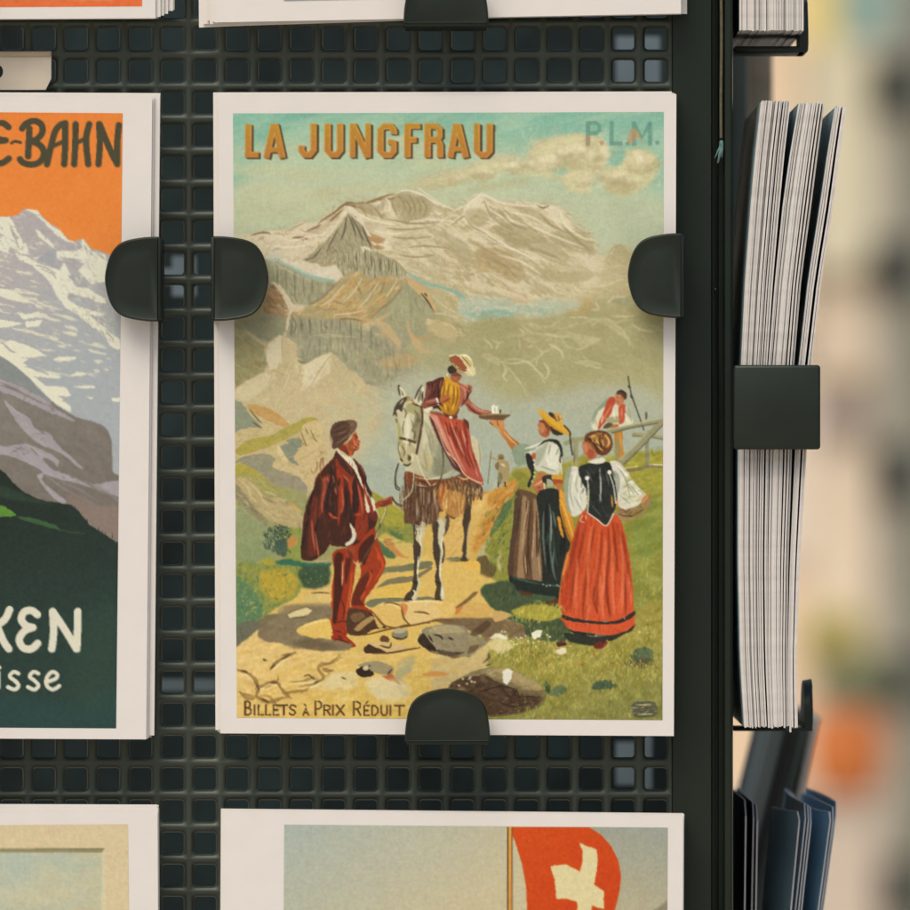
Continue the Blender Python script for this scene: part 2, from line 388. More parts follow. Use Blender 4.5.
    p(('8c8669', '200,500', '9a9273', '300,300'), pyr, rough=.8, rs=2, sm=0, tex=8)
    h(pyr, 200, 112, 7, .8, ['7a765c', 'a59d7e', '8f886a', '6f6c54', 'b2a98a'], a=.6, jit=10, soft=.2)
    ss('6c5f44', 1.3, '330,360 380,440 430,600|370,400 400,470 430,590|290,300 340,370', a=.8, soft=.3)
    p('a87f52', '390,430 450,450 540,490 510,510 440,490', soft=.5, a=.85); p('a87f52', '410,510 470,530 540,565 460,560 420,540', soft=.5, a=.85)
    # slope under the pyramid
    low = '-20,620 -20,540 60,520 130,530 210,600 300,560 420,600 470,590 560,640 610,650 660,690 720,760 690,800 560,800 440,830 330,800 200,800 120,740 60,690'
    p('a39872', low, sm=0, rough=1.2, rs=2.5, tex=10)
    p('96917266'[:6], '200,640 300,570 350,580 430,620 470,590 560,650 610,655 700,760 660,800 540,790 430,830 380,820 260,690', sm=0, rough=1, tex=6)
    h('250,620 350,580 470,600 610,650 710,770 600,820 440,840 330,760', 190, 92, 8, .8, ['7d7a60', 'a9a080', '8a8568', 'b3a886', '727058'], a=.65, jit=6)
    h('-20,620 60,520 210,600 200,780 100,740', 120, -45, 6, .8, ['8a7c5a', 'b9aa85', 'cbbd9a', '7d7357', 'a39068'], a=.6)
    p('d6cab0', '-30,690 60,700 110,740 170,790 120,830 -30,830', soft=1, rough=1)
    crop(220, 180, 8.273)
    p('d3c6a8', '240,450 330,440 440,420 560,430 660,350 800,360 930,330 940,500 860,510 760,560 700,650 560,620 400,620 320,520', rough=.8, soft=.6, tex=6)
    ss('a58b66', 1.1, '310,510 340,480 370,475|430,590 470,570 520,580|600,470 660,480 720,490|430,450 480,440 540,460|660,410 720,430 800,430|560,430 640,380 700,355', a=.8, soft=.3)
    p('94714f', '600,472 680,465 730,480 690,500 640,485', soft=.4, a=.9)
    h('320,450 560,430 800,380 850,480 700,620 420,600', 140, -20, 6, .8, ['dccfb3', 'bdae8c', 'cbbd9b', 'd6c4a8'], a=.55, soft=.3)
    p('a29572', '680,660 760,620 800,560 860,510 960,500 1000,700 860,720 800,690', rough=1.2, tex=8)
    h('690,660 800,570 1000,510 1000,700 820,700', 90, -40, 6, .8, ['8a7e5e', 'b7aa86', '9c8f6c'], a=.6)
    p('d5c9b0', '520,640 680,660 800,720 1000,700 1000,800 940,830 700,790 560,720', soft=.8, rough=1)
    ss('93ab97', 2.6, '390,650 460,670 540,700 640,760 720,790 860,820 960,850', soft=.6, taper=0, a=.85)
    p('c9c6b4', '390,620 470,600 520,640 470,670 400,660', soft=1, a=.8)
    # big triangular shadow face
    crop(340, 270, 7)
    p('a69c73', '-800,170 -300,160 60,130 470,60 640,180 760,330 900,420 940,760 300,940 -800,900 -800,150 -300,60', soft=3, tex=6, ts=8)
    crop(0, 0, 1)
    p('a8a27c', '225,330 300,318 340,318 400,330 440,345 500,345 560,330 670,318 670,420 225,420', soft=4, tex=6, ts=10)
    # cliff below the left glacier
    crop(230, 105, 4.136)
    cl = '140,640 190,660 260,700 330,730 440,740 400,790 330,830 280,840 230,820 190,760 150,740'
    p('99957a', cl, rough=1, tex=8)
    h(cl, 120, 90, 8, .8, ['7a7a60', 'a8a384', '8b896c', 'b5ad8c'], a=.65, jit=6)
    ss('b3aa86', 1.2, '165,660 190,680 230,690 260,700|215,760 240,790 300,800 320,760', a=.7)
    p(('c3a374', '600,700', 'b49765', '400,880'), '460,720 540,690 600,730 720,720 740,760 680,830 640,880 560,900 300,880 240,870 330,830 400,780', rough=1.3, tex=10, rs=3)
    h('460,720 600,730 720,720 680,830 560,900 280,870', 240, -40, 7, 1, ['cdb083', 'b08d58', 'a2926a', 'd3bd94', '9a8660', 'c49a60'], a=.6, jit=25)
    crop(340, 270, 7)
    face = '435,80 470,100 540,150 600,210 640,300 640,350 600,430 480,520 380,560 250,470 180,420 300,350 340,240 390,160'
    p('99967a', face, rough=1.2, tex=6)
    p('bf9f6c', '300,300 340,230 430,90 400,100 260,190 130,200 20,170 -60,330 60,340 140,340 240,370', rough=1.5, tex=10)
    p('9c9a78', '180,150 330,80 380,120 280,190 200,190', soft=1.2, a=.7, rough=1)
    h('-60,330 30,180 260,190 430,90 300,330 160,350', 200, -40, 7, .9, ['cdb083', 'b0905c', 'd3bd94', '9a8a62', 'c49e66'], a=.6, jit=25)
    h(face, 120, 75, 9, 1, ['8f8d70', 'a5a180', 'aca683', '858468'], a=.5, jit=20, soft=.4)
    p('c5a678', '470,50 540,90 600,130 640,190 600,180 540,150 480,90', rough=1, soft=.4)
    ss('6f5f45', 1.5, '565,165 620,220 660,300', soft=.2)
    p('7f8062', '520,180 570,170 610,230 640,300 580,330 530,260', soft=1, a=.6)
    p('b89a72', '440,210 455,270 485,300 465,315 440,270', soft=.6, a=.8); p('b5946a', '475,370 490,430 560,470 640,490 580,495 490,460', soft=.6, a=.85)
    p('b89a70', '310,410 350,430 350,490 410,570 340,510 220,450 290,440', soft=.8, a=.8)
    p('c8b28a', '120,400 200,360 270,310 300,340 220,390 180,440', rough=1, soft=.4, a=.9)
    p('c2b083', '520,300 640,350 760,370 820,420 840,460 720,470 640,420 580,350', rough=1.2, tex=8)
    h('540,310 700,350 840,440 720,470 600,400', 90, 18, 8, 1, ['d0bf98', 'ab8f62', 'bba679', 'd6c8a4'], a=.65)
    p('b7aa80', '660,180 700,140 760,160 850,210 860,260 760,290 690,250', rough=1, soft=.6, tex=6)
    ss('c6bb98', 1.6, '640,170 740,260 860,320 900,330|640,300 740,310 830,330|830,400 860,470 910,560|520,270 580,330 640,370', a=.85, soft=.4)
    ss('93ac98', 2.8, '470,20 540,60 620,100 720,120 800,160 880,230', soft=.8, a=.85)
    # dim cliff band, waterfalls
    crop(230, 280, 7)
    p('97937a', '40,300 240,230 400,240 560,260 800,270 900,330 1100,420 1300,560 1250,760 1000,800 820,640 700,520 540,600 470,560 460,440 350,380 270,440 140,380 40,340', rough=1.5, soft=2.5, tex=7)
    h('420,270 700,280 900,330 1050,460 1050,640 850,600 700,510 480,540', 200, 92, 10, 1, ['868469', 'a39d7e', '918c70', '7b7860', 'aea482'], a=.55, jit=8)
    h('900,330 1250,460 1250,760 1000,780 900,600', 120, 40, 9, 1.4, ['a89f78', '8f8c6c', 'b3a782', '9a9674'], a=.5, soft=.4)
    ss('b5ab88', 1.2, '600,400 740,395 900,400|860,330 960,350 1100,420|690,290 680,340|760,300 770,370|720,430 730,490|800,440 810,520|770,430 775,500|745,430 750,490', a=.7, soft=.3)
    ss('5f5a44', 1, '640,300 680,340 660,290|415,270 430,330 420,380|490,300 500,350', a=.6, soft=.4)
    p('9c7b58', '270,60 330,50 380,100 400,200 330,240 240,220 250,130', rough=1.5, tex=10)
    h('250,80 360,70 400,210 250,230', 70, 25, 7, 1.2, ['c9b294', '7d5f45', 'a8815c', '8c8264'], a=.75)
    p('cdbb9a', '280,20 340,40 390,110 420,170 530,200 470,220 410,240 395,350 385,400 370,370 400,260 380,190 350,90', rough=.5)
    ss('c9bd9c', 1.2, '440,270 460,330 470,380|510,90 520,150 490,180|420,170 500,180 560,175', a=.8)
    p('928f72', '30,310 100,300 210,260 300,240 380,260 380,370 290,430 190,400 100,350', rough=1.2, soft=.8, tex=7)
    p('9a9168', '30,340 110,390 240,460 250,640 180,690 40,760', soft=1.2, tex=8)
    h('30,340 240,460 250,640 40,760', 90, 35, 10, 1.4, ['a99c6e', '868460', 'b3a070', '8c8a68'], a=.5, soft=.5)
    p('bba980', '95,340 150,370 240,440 290,450 240,460 160,410', soft=.5, rough=.6)
    # mist and pale crags
    crop(0, 0, 1)
    mist = '225,402 236,388 244,382 255,376 264,372 268,362 264,350 268,343 279,334 289,339 296,343 297,356 304,364 310,362 318,357 331,352 340,360 348,370 356,372 366,384 380,388 392,392 398,394 404,430 420,470 420,520 225,520'
    p('c4b28a', mist, sm=0, rough=.7, rs=2, soft=.5, tex=6, ts=8)
    h('340,352 420,372 410,420 350,420', 60, 25, 12, 3, ['c4b28a', 'bdb08c', 'b0a684'], a=.45, soft=1.2)
    h('236,376 300,340 340,350 400,392 400,430 236,430', 170, -55, 12, 1.6, ['d0c09a', 'b8a77f', 'c9b892', 'bfae86', 'd4c4a0'], a=.4, soft=.6, jit=25)
    p('d0bf9c', '268,344 279,335 289,339 295,345 293,356 282,364 270,364 266,354', soft=.4, rough=.6, sm=0)
    p('bda97f', '282,340 295,345 297,357 292,370 284,368', soft=.5, sm=0, a=.7)
    p('d0c09e', '306,364 318,358 331,354 340,362 330,372 316,382 300,392', soft=1.2, rough=.6, sm=0)
    p('bfae88', '331,354 346,366 354,378 340,390 330,378', soft=1.2, sm=0, a=.8)
    p('cdbd98', '236,390 250,380 264,374 276,378 262,390 244,402', soft=1.2, rough=.8)
    ss('ae9d74', 1.0, '296,345 297,356 304,364 310,362|265,356 270,362|318,358 322,354|350,368 345,376|284,376 276,371 270,373|331,354 338,372|279,336 280,362', soft=.3, a=.7)
    ss('d8caa8', 1.0, '331,355 316,380|338,362 328,384|279,336 276,360|300,384 320,364|290,372 284,390', soft=.4, a=.6)
    # hazy blue behind the riders
    p(('b2b096', '450,380', 'a9af9c', '450,470'), '330,500 372,445 384,410 378,392 410,372 440,372 500,378 560,392 600,380 670,392 670,470 600,470 560,500 480,500 400,500', soft=7, tex=4, ts=6)
    p('abb09c', '340,500 360,460 386,440 400,460 395,500', soft=4, a=.7); p('adb19c', '480,440 520,410 560,420 600,450 560,480 480,490', soft=5, a=.6)
    st('330,400 400,390 400,470 340,470', 'bab899', 12, 8, 20, thr=.02, hard=4, a=.5, off=22)
    p('aea67c', '480,365 560,330 670,322 670,400 640,384 560,384 520,400 490,390', soft=7, tex=6, ts=8)
    # pale rock of the middle distance
    crop(450, 270, 8.273)
    p('bcab85', '40,60 200,60 400,150 560,220 640,270 480,250 260,200 120,130', rough=1.5, soft=.8, tex=8)
    p('c4b391', '340,20 480,60 600,180 640,270 560,250 440,130', rough=1.2, soft=.6, tex=6)
    ss('b58e62', 1.4, '260,110 330,150 400,170|480,190 560,240 620,270|660,160 740,170 780,190', soft=.6, a=.6)
    ss('d4c7a5', 1.6, '360,40 430,90 520,140 590,190|540,50 560,130 620,200|600,30 700,80 860,110 960,100|640,240 740,230 900,220', soft=.5, a=.8)
    p('b3b79f', '90,230 200,210 300,215 440,225 540,280 660,300 830,290 960,330 840,380 700,380 500,380 360,400 200,430 120,400 60,330', rough=1.2, soft=.6, tex=5)
    p('8dad98', '130,360 240,350 330,310 440,330 520,360 400,380 300,410 220,420', soft=1, rough=1, a=.9)
    p('a4b49c', '500,360 640,350 760,290 830,290 830,350 700,370', soft=1, a=.7)
    ss('c9cab4', 1.2, '120,270 240,260 360,240|300,330 420,310 560,330|560,310 700,300 800,280', soft=.5, a=.7); ss('8aab98', 2.6, '0,160 60,190 130,240', soft=.6)
    p('aba279', '110,480 200,450 330,400 440,390 560,400 720,400 900,380 1000,330 1200,300 1780,330 1780,760 1000,900 700,700 380,740 190,660 100,570', soft=1.5, rough=1.2, tex=7)
    ss('cdc19a', 2.0, '440,390 540,400 620,405|520,420 640,440 760,470|560,480 620,520|470,545 540,555|340,575 400,600 440,590|400,600 380,660|250,700 340,720 410,740|410,750 520,770 640,760 720,830 790,900|430,760 460,830 440,880 480,920|370,760 420,790|600,560 700,590 760,560|780,520 860,545 940,540|700,620 740,660 760,690 720,740 715,800|640,640 700,620|840,670 870,620|780,600 820,570 850,575|560,420 640,500 700,520|900,420 820,470 760,460|260,560 320,600 350,650|1000,520 1080,560 1150,600|880,640 940,700 900,760', a=1, soft=.3, rough=.8)
    p('c2b78f', '600,430 700,440 760,480 700,490 620,450', soft=.5, rough=1); p('c0b58e', '600,560 680,560 720,590 650,590', soft=.5, rough=1); p('bfb48c', '250,690 340,690 350,730 270,720', soft=.5, rough=1)
    crop(540, 270, 7)
    p('aea67b', '-60,460 120,380 340,200 600,180 900,330 900,700 500,780 200,760 0,700', soft=4, a=.6, tex=6)
    p('939676', '500,210 560,190 630,200 620,240 540,240', soft=1); p('bd9e6b', '290,210 370,200 380,250 300,310 200,310', soft=1.2, a=.7, rough=1)
    p('b4b99f', '-60,230 100,190 200,200 290,240 200,280 90,310 0,330', soft=1.5, rough=1)
    ss('cec39c', 2.2, '200,330 300,330 370,345 480,350 540,400 600,460 630,540|350,400 420,350 480,350|490,320 580,325 660,320|30,440 100,460 200,465 300,480|300,480 360,490 430,480|210,470 270,510 310,550|250,560 310,540 360,500|280,640 350,640 430,660|300,600 340,640 400,690|330,110 430,110 590,60|380,220 410,270 350,280|470,230 520,190 600,185|60,520 140,560 160,620|20,640 60,700 40,760|640,380 720,420 800,430', a=.95, soft=.4, rough=.6)
    p('c6bb94', '200,465 320,470 430,480 370,520 290,500', soft=.6, rough=1); p('c8bd96', '390,350 480,345 560,420 600,480 540,440 450,380', soft=.6, rough=1)
    p('c9bd97', '130,90 240,60 380,40 420,90 350,125 220,120', soft=1, rough=1)
    p('8f8a60', '640,330 780,330 880,330 880,400 740,380', soft=3, a=.45)
    # ---- second working of the mountains: ribs, gullies, streaks
    V, CR = A.vein, A.crag
    crop(0, 0, 1)
    east = '436,206 462,208 478,195 492,200 510,206 540,204 560,207 570,216 578,229 592,235 597,254 604,260 600,276 575,300 540,302 500,296 470,290 450,276 440,262 428,250 424,230'
    CR(east, 15, 22, 7, 28, off=31, warp=4, soft=4)
    V(east, 'dbcfb1', 22, 8, 30, .04, .7, 33, -.08, 4, 4); V(east, 'a89c76', 20, 7, 26, .025, .5, 36, -.02, 4, 4)
    st(east, 'aea17b', 18, 5.5, 30, thr=.06, hard=9, a=.65, off=38, sm=0, soft=3); st(east, 'dacdaf', 20, 5, 26, thr=.07, hard=9, a=.7, off=41, sm=0, soft=3)
    ss('dacfb1', 1.5, '478,197 468,214 458,222|479,199 488,214 500,226 512,232|500,207 514,222 532,232|545,206 556,222 566,234|520,232 540,244 566,252|480,232 498,244 520,252 548,270|560,240 578,250 594,256', soft=.4, a=.8)
    ss('a2966f', 1.3, '474,202 464,216 450,226|490,208 498,222 508,228|512,212 528,226 540,232|556,214 564,226 572,240|470,240 490,252 510,258|530,250 556,262 580,268', soft=.4, a=.75)
    p('dfd4b8', '464,207 478,195 486,199 480,203 476,212 466,218', soft=.4, rough=.4, a=.8); p('ded3b6', '540,205 558,208 566,216 574,230 562,226 552,216', soft=.5, rough=.5, a=.8)
    west = '318,224 332,212 346,203 372,200 390,195 404,193 414,193 430,198 446,206 436,230 426,252 440,264 446,276 420,268 404,258 392,250 384,238 372,228 358,214 344,214'
    CR(west, 12, 10, 4, 20, off=44, warp=2); V(west, 'a99b78', 12, 5, 16, .03, .6, 46, -.05, 3); V(west, 'e0d5ba', 12, 5, 14, .035, .6, 48, -.1, 3)
    gl_ = '252,232 290,230 318,224 344,214 336,228 322,240 316,252 300,258 326,262 342,272 338,280 306,276 290,268 272,258 264,252 258,244'
    CR(gl_, 10, 14, 5, -18, off=50, warp=3); V(gl_, 'b09b78', 14, 5, -20, .03, .7, 52, -.05, 3)
    crop(233, 178, 3.41)
    pyr2 = '390,122 402,130 428,146 446,172 462,200 470,228 482,246 462,240 448,232 430,236 404,240 384,262 352,286 322,284 270,290 240,278 264,264 282,244 300,236 330,196 356,168'
    p('a0977a', pyr2, sm=0, rough=.5, rs=2, a=.9)
    p('d9cdb3', '388,118 376,130 352,164 330,190 338,176 356,150 376,122', sm=0, soft=.3); p('d8ccb2', '396,122 432,142 452,172 474,200 494,236 480,232 462,200 444,166 426,148', sm=0, soft=.3)
    CR(pyr2, 24, 1.6, 12, -28, off=54, warp=1.5, soft=.6); h(pyr2, 130, 62, 8, .8, ['6f6a52', '7d775c', 'b5ac8e', 'a39b7e', '8a8366'], a=.7, jit=14)
    h('300,236 330,200 352,286 270,290 240,278', 70, -40, 7, .9, ['c8bb99', '6f6850', 'b0a482', '847b5e'], a=.7, jit=18)
    ss('5f5844', 1.1, '392,126 408,160 418,200|402,134 424,170 440,210|388,128 384,170 372,210|440,170 456,206 470,236|300,240 276,268 244,279', soft=.25, a=.8)
    p('a8855a', '456,196 480,202 506,214 516,220 492,222 470,214', sm=0, soft=.4, rough=.5); p('a07c54', '470,228 492,230 512,242 490,242', sm=0, soft=.4, rough=.5)
    cliff = '352,290 384,262 404,240 432,234 442,246 450,230 476,248 492,252 500,268 520,266 556,284 576,310 596,338 584,346 560,342 536,330 500,336 470,346 452,334 430,318 400,318 380,330 366,320'
    p('a8a081', cliff, sm=0, rough=.5, rs=2, a=.9); CR(cliff, 30, 1.5, 14, -4, off=58, warp=1, soft=.5, oct=4)
    h(cliff, 170, 91, 9, .8, ['6a664f', '7a765d', 'b7ae90', 'aaa184', '5f5b48'], a=.75, jit=5)
    p('d9ceb4', '436,236 448,232 462,236 476,250 462,246 452,244 444,256', sm=0, soft=.3)
    slope = '430,318 452,334 470,346 500,336 536,332 560,342 590,342 576,372 550,402 528,430 500,452 482,470 470,486 446,476 400,470 330,478 270,470 214,462 260,440 300,416 340,376 384,340'
    p('b89a68', slope, sm=0, rough=.8, rs=3, tex=8, soft=.4); CR(slope, 20, 9, 3, -38, off=61, warp=2, soft=.6)
    h(slope, 230, -40, 7, 1, ['cdb289', 'a88a58', '9a8c64', 'd6c29c', 'bf985c', '8f865f', 'c99f66'], a=.65, jit=22); V(slope, 'd8c7a2', 9, 4, -40, .035, .6, 64, -.02, 2)
    st(slope, '9c9570', 12, 5, -40, thr=.05, hard=8, a=.75, off=66, sm=0, soft=.6)
    shadow = '590,345 604,362 640,390 664,430 690,468 664,470 650,500 620,520 580,508 548,530 520,520 500,500 470,488 500,452 530,430 556,396'
    p('9d9977', shadow, sm=0, rough=.8, rs=3, soft=.5); CR(shadow, 15, 3, 11, -8, off=69, warp=2, soft=.8)
    h(shadow, 90, 78, 9, 1, ['82836a', 'a6a280', '8d8c6e', 'b0a884'], a=.55, jit=16)
    p('c4a679', '592,344 612,354 640,378 668,402 690,432 696,456 676,446 652,414 624,386 600,366', sm=0, rough=.8, soft=.4); ss('5f523c', 1.5, '640,392 662,418 682,450|650,392 664,404', soft=.2)
    p('c2a378', '592,510 604,470 600,512 632,552 650,580 690,596 640,600 612,568', sm=0, soft=.6, rough=.6, a=.85); p('c3a87c', '470,488 500,472 540,452 530,470 506,486 540,506 574,560 566,596 548,560 520,528 490,506', sm=0, soft=.5, rough=.6, a=.85)
    p('bd9c6c', '500,620 560,600 620,604 632,630 580,650 520,648', soft=1.2, rough=1.2, a=.6)
    p('b9a87e', '680,490 720,500 757,520 757,560 700,540 668,520', soft=.8, rough=1, a=.8)
    band = '196,470 240,474 300,478 380,472 440,480 470,492 510,520 548,562 560,600 600,610 640,640 560,690 500,690 440,660 396,640 372,612 330,596 290,606 250,630 228,634 212,600 216,556 190,540'
    CR(band, 16, 2.0, 16, -2, off=73, warp=1.5, soft=1.2); h(band, 150, 91, 11, .9, ['76775e', 'a39d7c', '6a6b55', 'b0a684', '86846a'], a=.6, jit=6)
    ss('635d46', 1.3, '200,472 214,500 208,530|230,480 240,510|258,480 262,500|360,482 400,480 440,488|250,630 230,628 224,620', soft=.3, a=.7); ss('b8ad8a', 1.1, '276,538 330,534 380,540|300,490 312,520|340,560 340,590|352,560 352,596|364,560 366,600|376,556 380,600|440,560 480,600', soft=.3, a=.75)
    cl2 = '126,290 150,284 200,310 240,330 290,350 340,352 320,380 296,410 256,430 220,430 180,400 170,370 140,350'
    p('9d987b', cl2, sm=0, rough=.5, soft=.3, a=.85); CR(cl2, 22, 1.6, 13, -3, off=77, warp=1, soft=.5); h(cl2, 90, 90, 9, .8, ['72725a', 'aba585', '88856a', '67674f'], a=.7, jit=6)
    ss('c3b897', 1.1, '130,296 150,292 160,304 190,316 230,340|200,400 216,430 240,434|236,380 240,420', soft=.25, a=.8)
    ss('8fae9c', 2.2, '122,282 150,284 190,302 240,326 290,346 346,350', soft=.5, a=.9, taper=0); ss('a9bfae', 1.2, '130,278 180,294 240,318 300,340', soft=.4, a=.8)
    ss('8fae9e', 2.0, '592,322 620,338 660,358 700,370 757,392', soft=.6, a=.8); 
    brk = '120,370 150,366 176,400 196,440 200,470 150,470 110,440'
    p('a9835c', brk, soft=.6, rough=1, a=.8); CR(brk, 30, 8, 3, 30, off=80, warp=2, soft=.6); h(brk, 60, 35, 6, 1.1, ['d0bc9c', '76543a', 'b48a62', '8d8868', '6b6a52'], a=.8)
    p('d3c3a4', '130,352 160,362 184,396 206,432 250,440 214,446 196,462 186,520 178,510 190,450 168,400 146,372', sm=0, rough=.5, soft=.3)
    CR('6,520 60,540 120,600 124,640 100,680 6,730', 12, 12, 3, 36, off=83, warp=2); CR('6,470 180,480 190,530 120,580 20,500', 9, 8, 3, 20, off=85, warp=2)
    # mist crags once more
    m1 = '116,590 140,556 166,534 186,548 214,572 218,618 236,634 270,626 318,596 340,598 366,622 390,646 378,668 330,700 290,720 200,730 120,700 60,690 20,716 12,706 40,690 80,680 124,660 110,620'
    CR(m1, 10, 3, 12, -30, off=88, warp=2, soft=1); h(m1, 120, -58, 12, 1.1, ['d8caa9', 'b5a47c', 'cdbd99', 'dccfb0', 'bfae88'], a=.5, jit=18, soft=.3)
    p('d7c9a8', '118,590 142,558 166,536 168,600 150,650 124,652 112,620', sm=0, soft=.4, rough=.5, a=.8); p('c3b18a', '168,536 186,548 214,572 216,620 190,640 168,630', sm=0, soft=.4, rough=.5, a=.85); p('d6c8a6', '240,640 284,612 336,598 322,622 280,660 240,700', sm=0, soft=.8, rough=.6, a=.8); p('bcab84', '336,598 362,622 386,646 356,690 330,680 340,640', sm=0, soft=.8, rough=.6, a=.8)
    ss('a3936c', 1.0, '110,618 124,650|218,620 236,634 250,630|166,536 168,620|336,600 300,650 270,700', soft=.3, a=.7)
    # olive lower slopes: rivulets and soft modelling
    crop(444, 107, 2.845)
    ol = '70,610 140,600 220,590 300,585 380,575 440,540 560,520 625,560 625,740 560,760 480,740 400,760 330,800 260,830 200,800 140,760 90,720 60,660'
    CR(ol, 7, 40, 12, 30, off=91, warp=6, soft=5); V(ol, 'c4b892', 26, 14, 25, .025, .35, 93, -.02, 6, 5, 20)
    ss('cfc49e', 1.7, '110,700 130,720 160,724 190,750 220,790 240,824|160,724 200,716 240,728 270,756 290,790|240,728 280,700 310,680 320,660|170,640 210,650 240,640|210,650 216,690|250,640 300,650 340,640 400,652 450,658|330,650 350,680 380,690|380,620 440,600 480,610 520,650 540,690|480,610 540,604|360,720 420,736 450,742|300,620 340,630 380,612', soft=.6, rough=1, a=.7)
    p('c8bd95', '340,640 400,652 452,658 420,676 380,672', soft=.4, rough=.8, a=.8, sm=0); p('c6bb92', '104,704 140,716 160,736 124,724', soft=.4, rough=.8, a=.8, sm=0); p('c8bd95', '376,716 420,726 446,744 400,738', soft=.4, rough=.8, a=.7, sm=0)
    p('a0966c', '70,610 140,596 230,590 210,630 130,660 80,650', soft=2.5, rough=1.5, a=.55); st(ol, '9f986f', 30, 14, 20, thr=.06, hard=4, a=.4, off=95, sm=0, soft=3)
    rd = '380,575 440,520 500,480 560,470 625,480 625,560 560,560 470,590'
    CR(rd, 8, 16, 4, -8, off=97, warp=4, soft=3); V(rd, 'c4b892', 16, 5, -6, .03, .35, 99, -.05, 4, 3)
    lk = '50,580 70,560 140,550 200,552 260,560 330,560 390,566 380,580 320,590 240,598 160,606 90,616 66,600'
    CR(lk, 12, 14, 3, -6, off=101, warp=3, soft=1); V(lk, 'ccccb6', 12, 4, -8, .05, .7, 103, -.1, 3, 1); V(lk, '86ab99', 12, 4, -10, .04, .7, 105, -.05, 3, 1)
    ll = '0,470 60,480 120,520 180,550 220,560 140,552 60,560 40,600 70,640 80,680 30,640 0,600'
    CR(ll, 14, 10, 3, 30, off=107, warp=3, soft=1.5); V(ll, 'd3c7a8', 12, 5, 32, .04, .7, 109, -.08, 3, 1); V(ll, 'a58f68', 12, 5, 30, .03, .6, 111, -.03, 3, 1)
    crop(0, 0, 1)
    p('dcc2a4', '240,234 300,228 346,204 404,194 446,206 480,196 560,206 596,240 604,262 600,290 540,304 460,290 400,262 330,270 260,262', soft=4, a=.1)
    h('470,210 560,212 600,256 580,292 500,290 440,262', 110, 28, 11, 1.3, ['e2d6bb', 'a39671', 'dccfb0', 'ab9f7a'], a=.5, jit=18, soft=.3)
    h('262,258 330,200 400,320 380,400 300,330', 70, 70, 8, .9, ['6f6048', '8a7858', 'c9b692'], a=.4, jit=20)
    p('c9b68e', '245,236 300,232 346,206 400,196 440,206 480,198 560,206 600,256 640,262 668,262 668,330 560,350 450,345 400,380 340,380 300,350 240,350 236,300', soft=9, a=.09)
    p('b9ad84', '236,300 300,290 400,290 430,330 420,380 330,380 250,350', soft=9, a=.06)
    p('cfc2a0', '560,262 604,258 640,268 668,262 668,300 600,300 560,306', soft=5, a=.35)
    crop(444, 107, 2.845)
    p('9a9268', '70,610 220,595 380,580 470,545 625,540 625,700 480,730 330,800 200,790 90,710', soft=10, a=.22)
    # cloud lumps
    rr = np.random.default_rng(21)
    for (x, y, R, n) in ((300, 160, 34, 26), (370, 130, 40, 26), (440, 140, 36, 22), (390, 210, 30, 16), (480, 200, 36, 16), (560, 160, 46, 28), (530, 210, 40, 18), (200, 170, 30, 14), (110, 190, 26, 12), (40, 205, 24, 10), (250, 165, 26, 12)):
        for k in range(n):
            a = rr.uniform(0, 6.28); r = rr.uniform(.1, 1) ** .6 * R; e = A.q([[x + r * math.cos(a), y + .62 * r * math.sin(a)]])[0]; q = rr.uniform(1.5, 4.5)
            up = math.sin(a) < 0
            A.disc(['dacdaa', 'e3d8b8', 'd0c4a0'][rr.integers(3)] if up else ['bbae88', 'c2b690', 'b3a880'][rr.integers(3)], e, q * 1.3, q, a=.45, soft=1.0)
    V('230,60 330,60 470,60 620,120 620,250 380,250 240,200 0,240 0,180', 'd9cfaa', 12, 7, -14, .05, .35, 113, -.05, 4, 4); CR('0,160 240,120 300,90 470,70 620,110 615,240 500,250 350,240 200,190 0,220', 9, 12, 6, -15, off=115, warp=3, soft=4)
    crop(0, 0, 1)
    CR('225,105 670,105 670,235 570,205 400,190 225,240', 4.5, 40, 10, -12, off=117, warp=5, soft=5)
    # last accents on the peaks
    crop(233, 178, 3.41)
    p('a89a78', '545,62 590,46 640,60 682,92 660,130 620,146 572,120 550,95', soft=1.2, rough=1.2, a=.6); p('a2926e', '420,86 470,90 500,120 516,142 480,126 446,110', soft=.8, rough=1, a=.6); p('b3a382', '250,176 300,158 345,122 372,104 352,140 320,170 290,190', soft=1, rough=1, a=.5)
    ss('86694a', 1.5, '286,160 310,140 340,122 370,98 392,84 420,86 450,82|330,150 350,130 372,110|250,182 284,168 300,158|200,205 236,204 256,210|452,84 480,76 520,62 548,54|60,196 100,186 130,190', soft=.3, a=.85)
    ss('98865f', 1.5, '560,60 580,80 588,112|600,58 620,96 616,130|540,70 548,100 562,130|640,70 660,100 648,132|480,100 500,124 510,142|430,92 446,110 456,132|586,70 604,100 600,126|624,66 640,96 634,124|520,140 560,146 620,156 700,150|520,170 580,176 660,170|540,200 600,206 680,200|600,236 660,232 740,240|560,260 620,270 690,262', soft=.4, a=.7)
    ss('e2d7bd', 1.5, '400,96 440,130 500,150 560,160|556,52 590,42 640,54 690,84 757,108|520,66 536,90 530,120|600,150 680,140 757,150|480,180 540,190 600,186|150,200 200,214 260,200 320,190|130,230 190,236 250,230', soft=.4, a=.75)
    ss('68614a', 1.3, '392,124 410,164 420,204|404,136 428,176 446,214|386,132 380,176 366,214|440,166 458,206 472,238|360,170 340,210 320,250|300,240 278,268 246,280|450,240 452,290|470,250 474,310|500,272 504,320|530,276 532,320|556,290 560,336|420,250 424,300', soft=.3, a=.75)
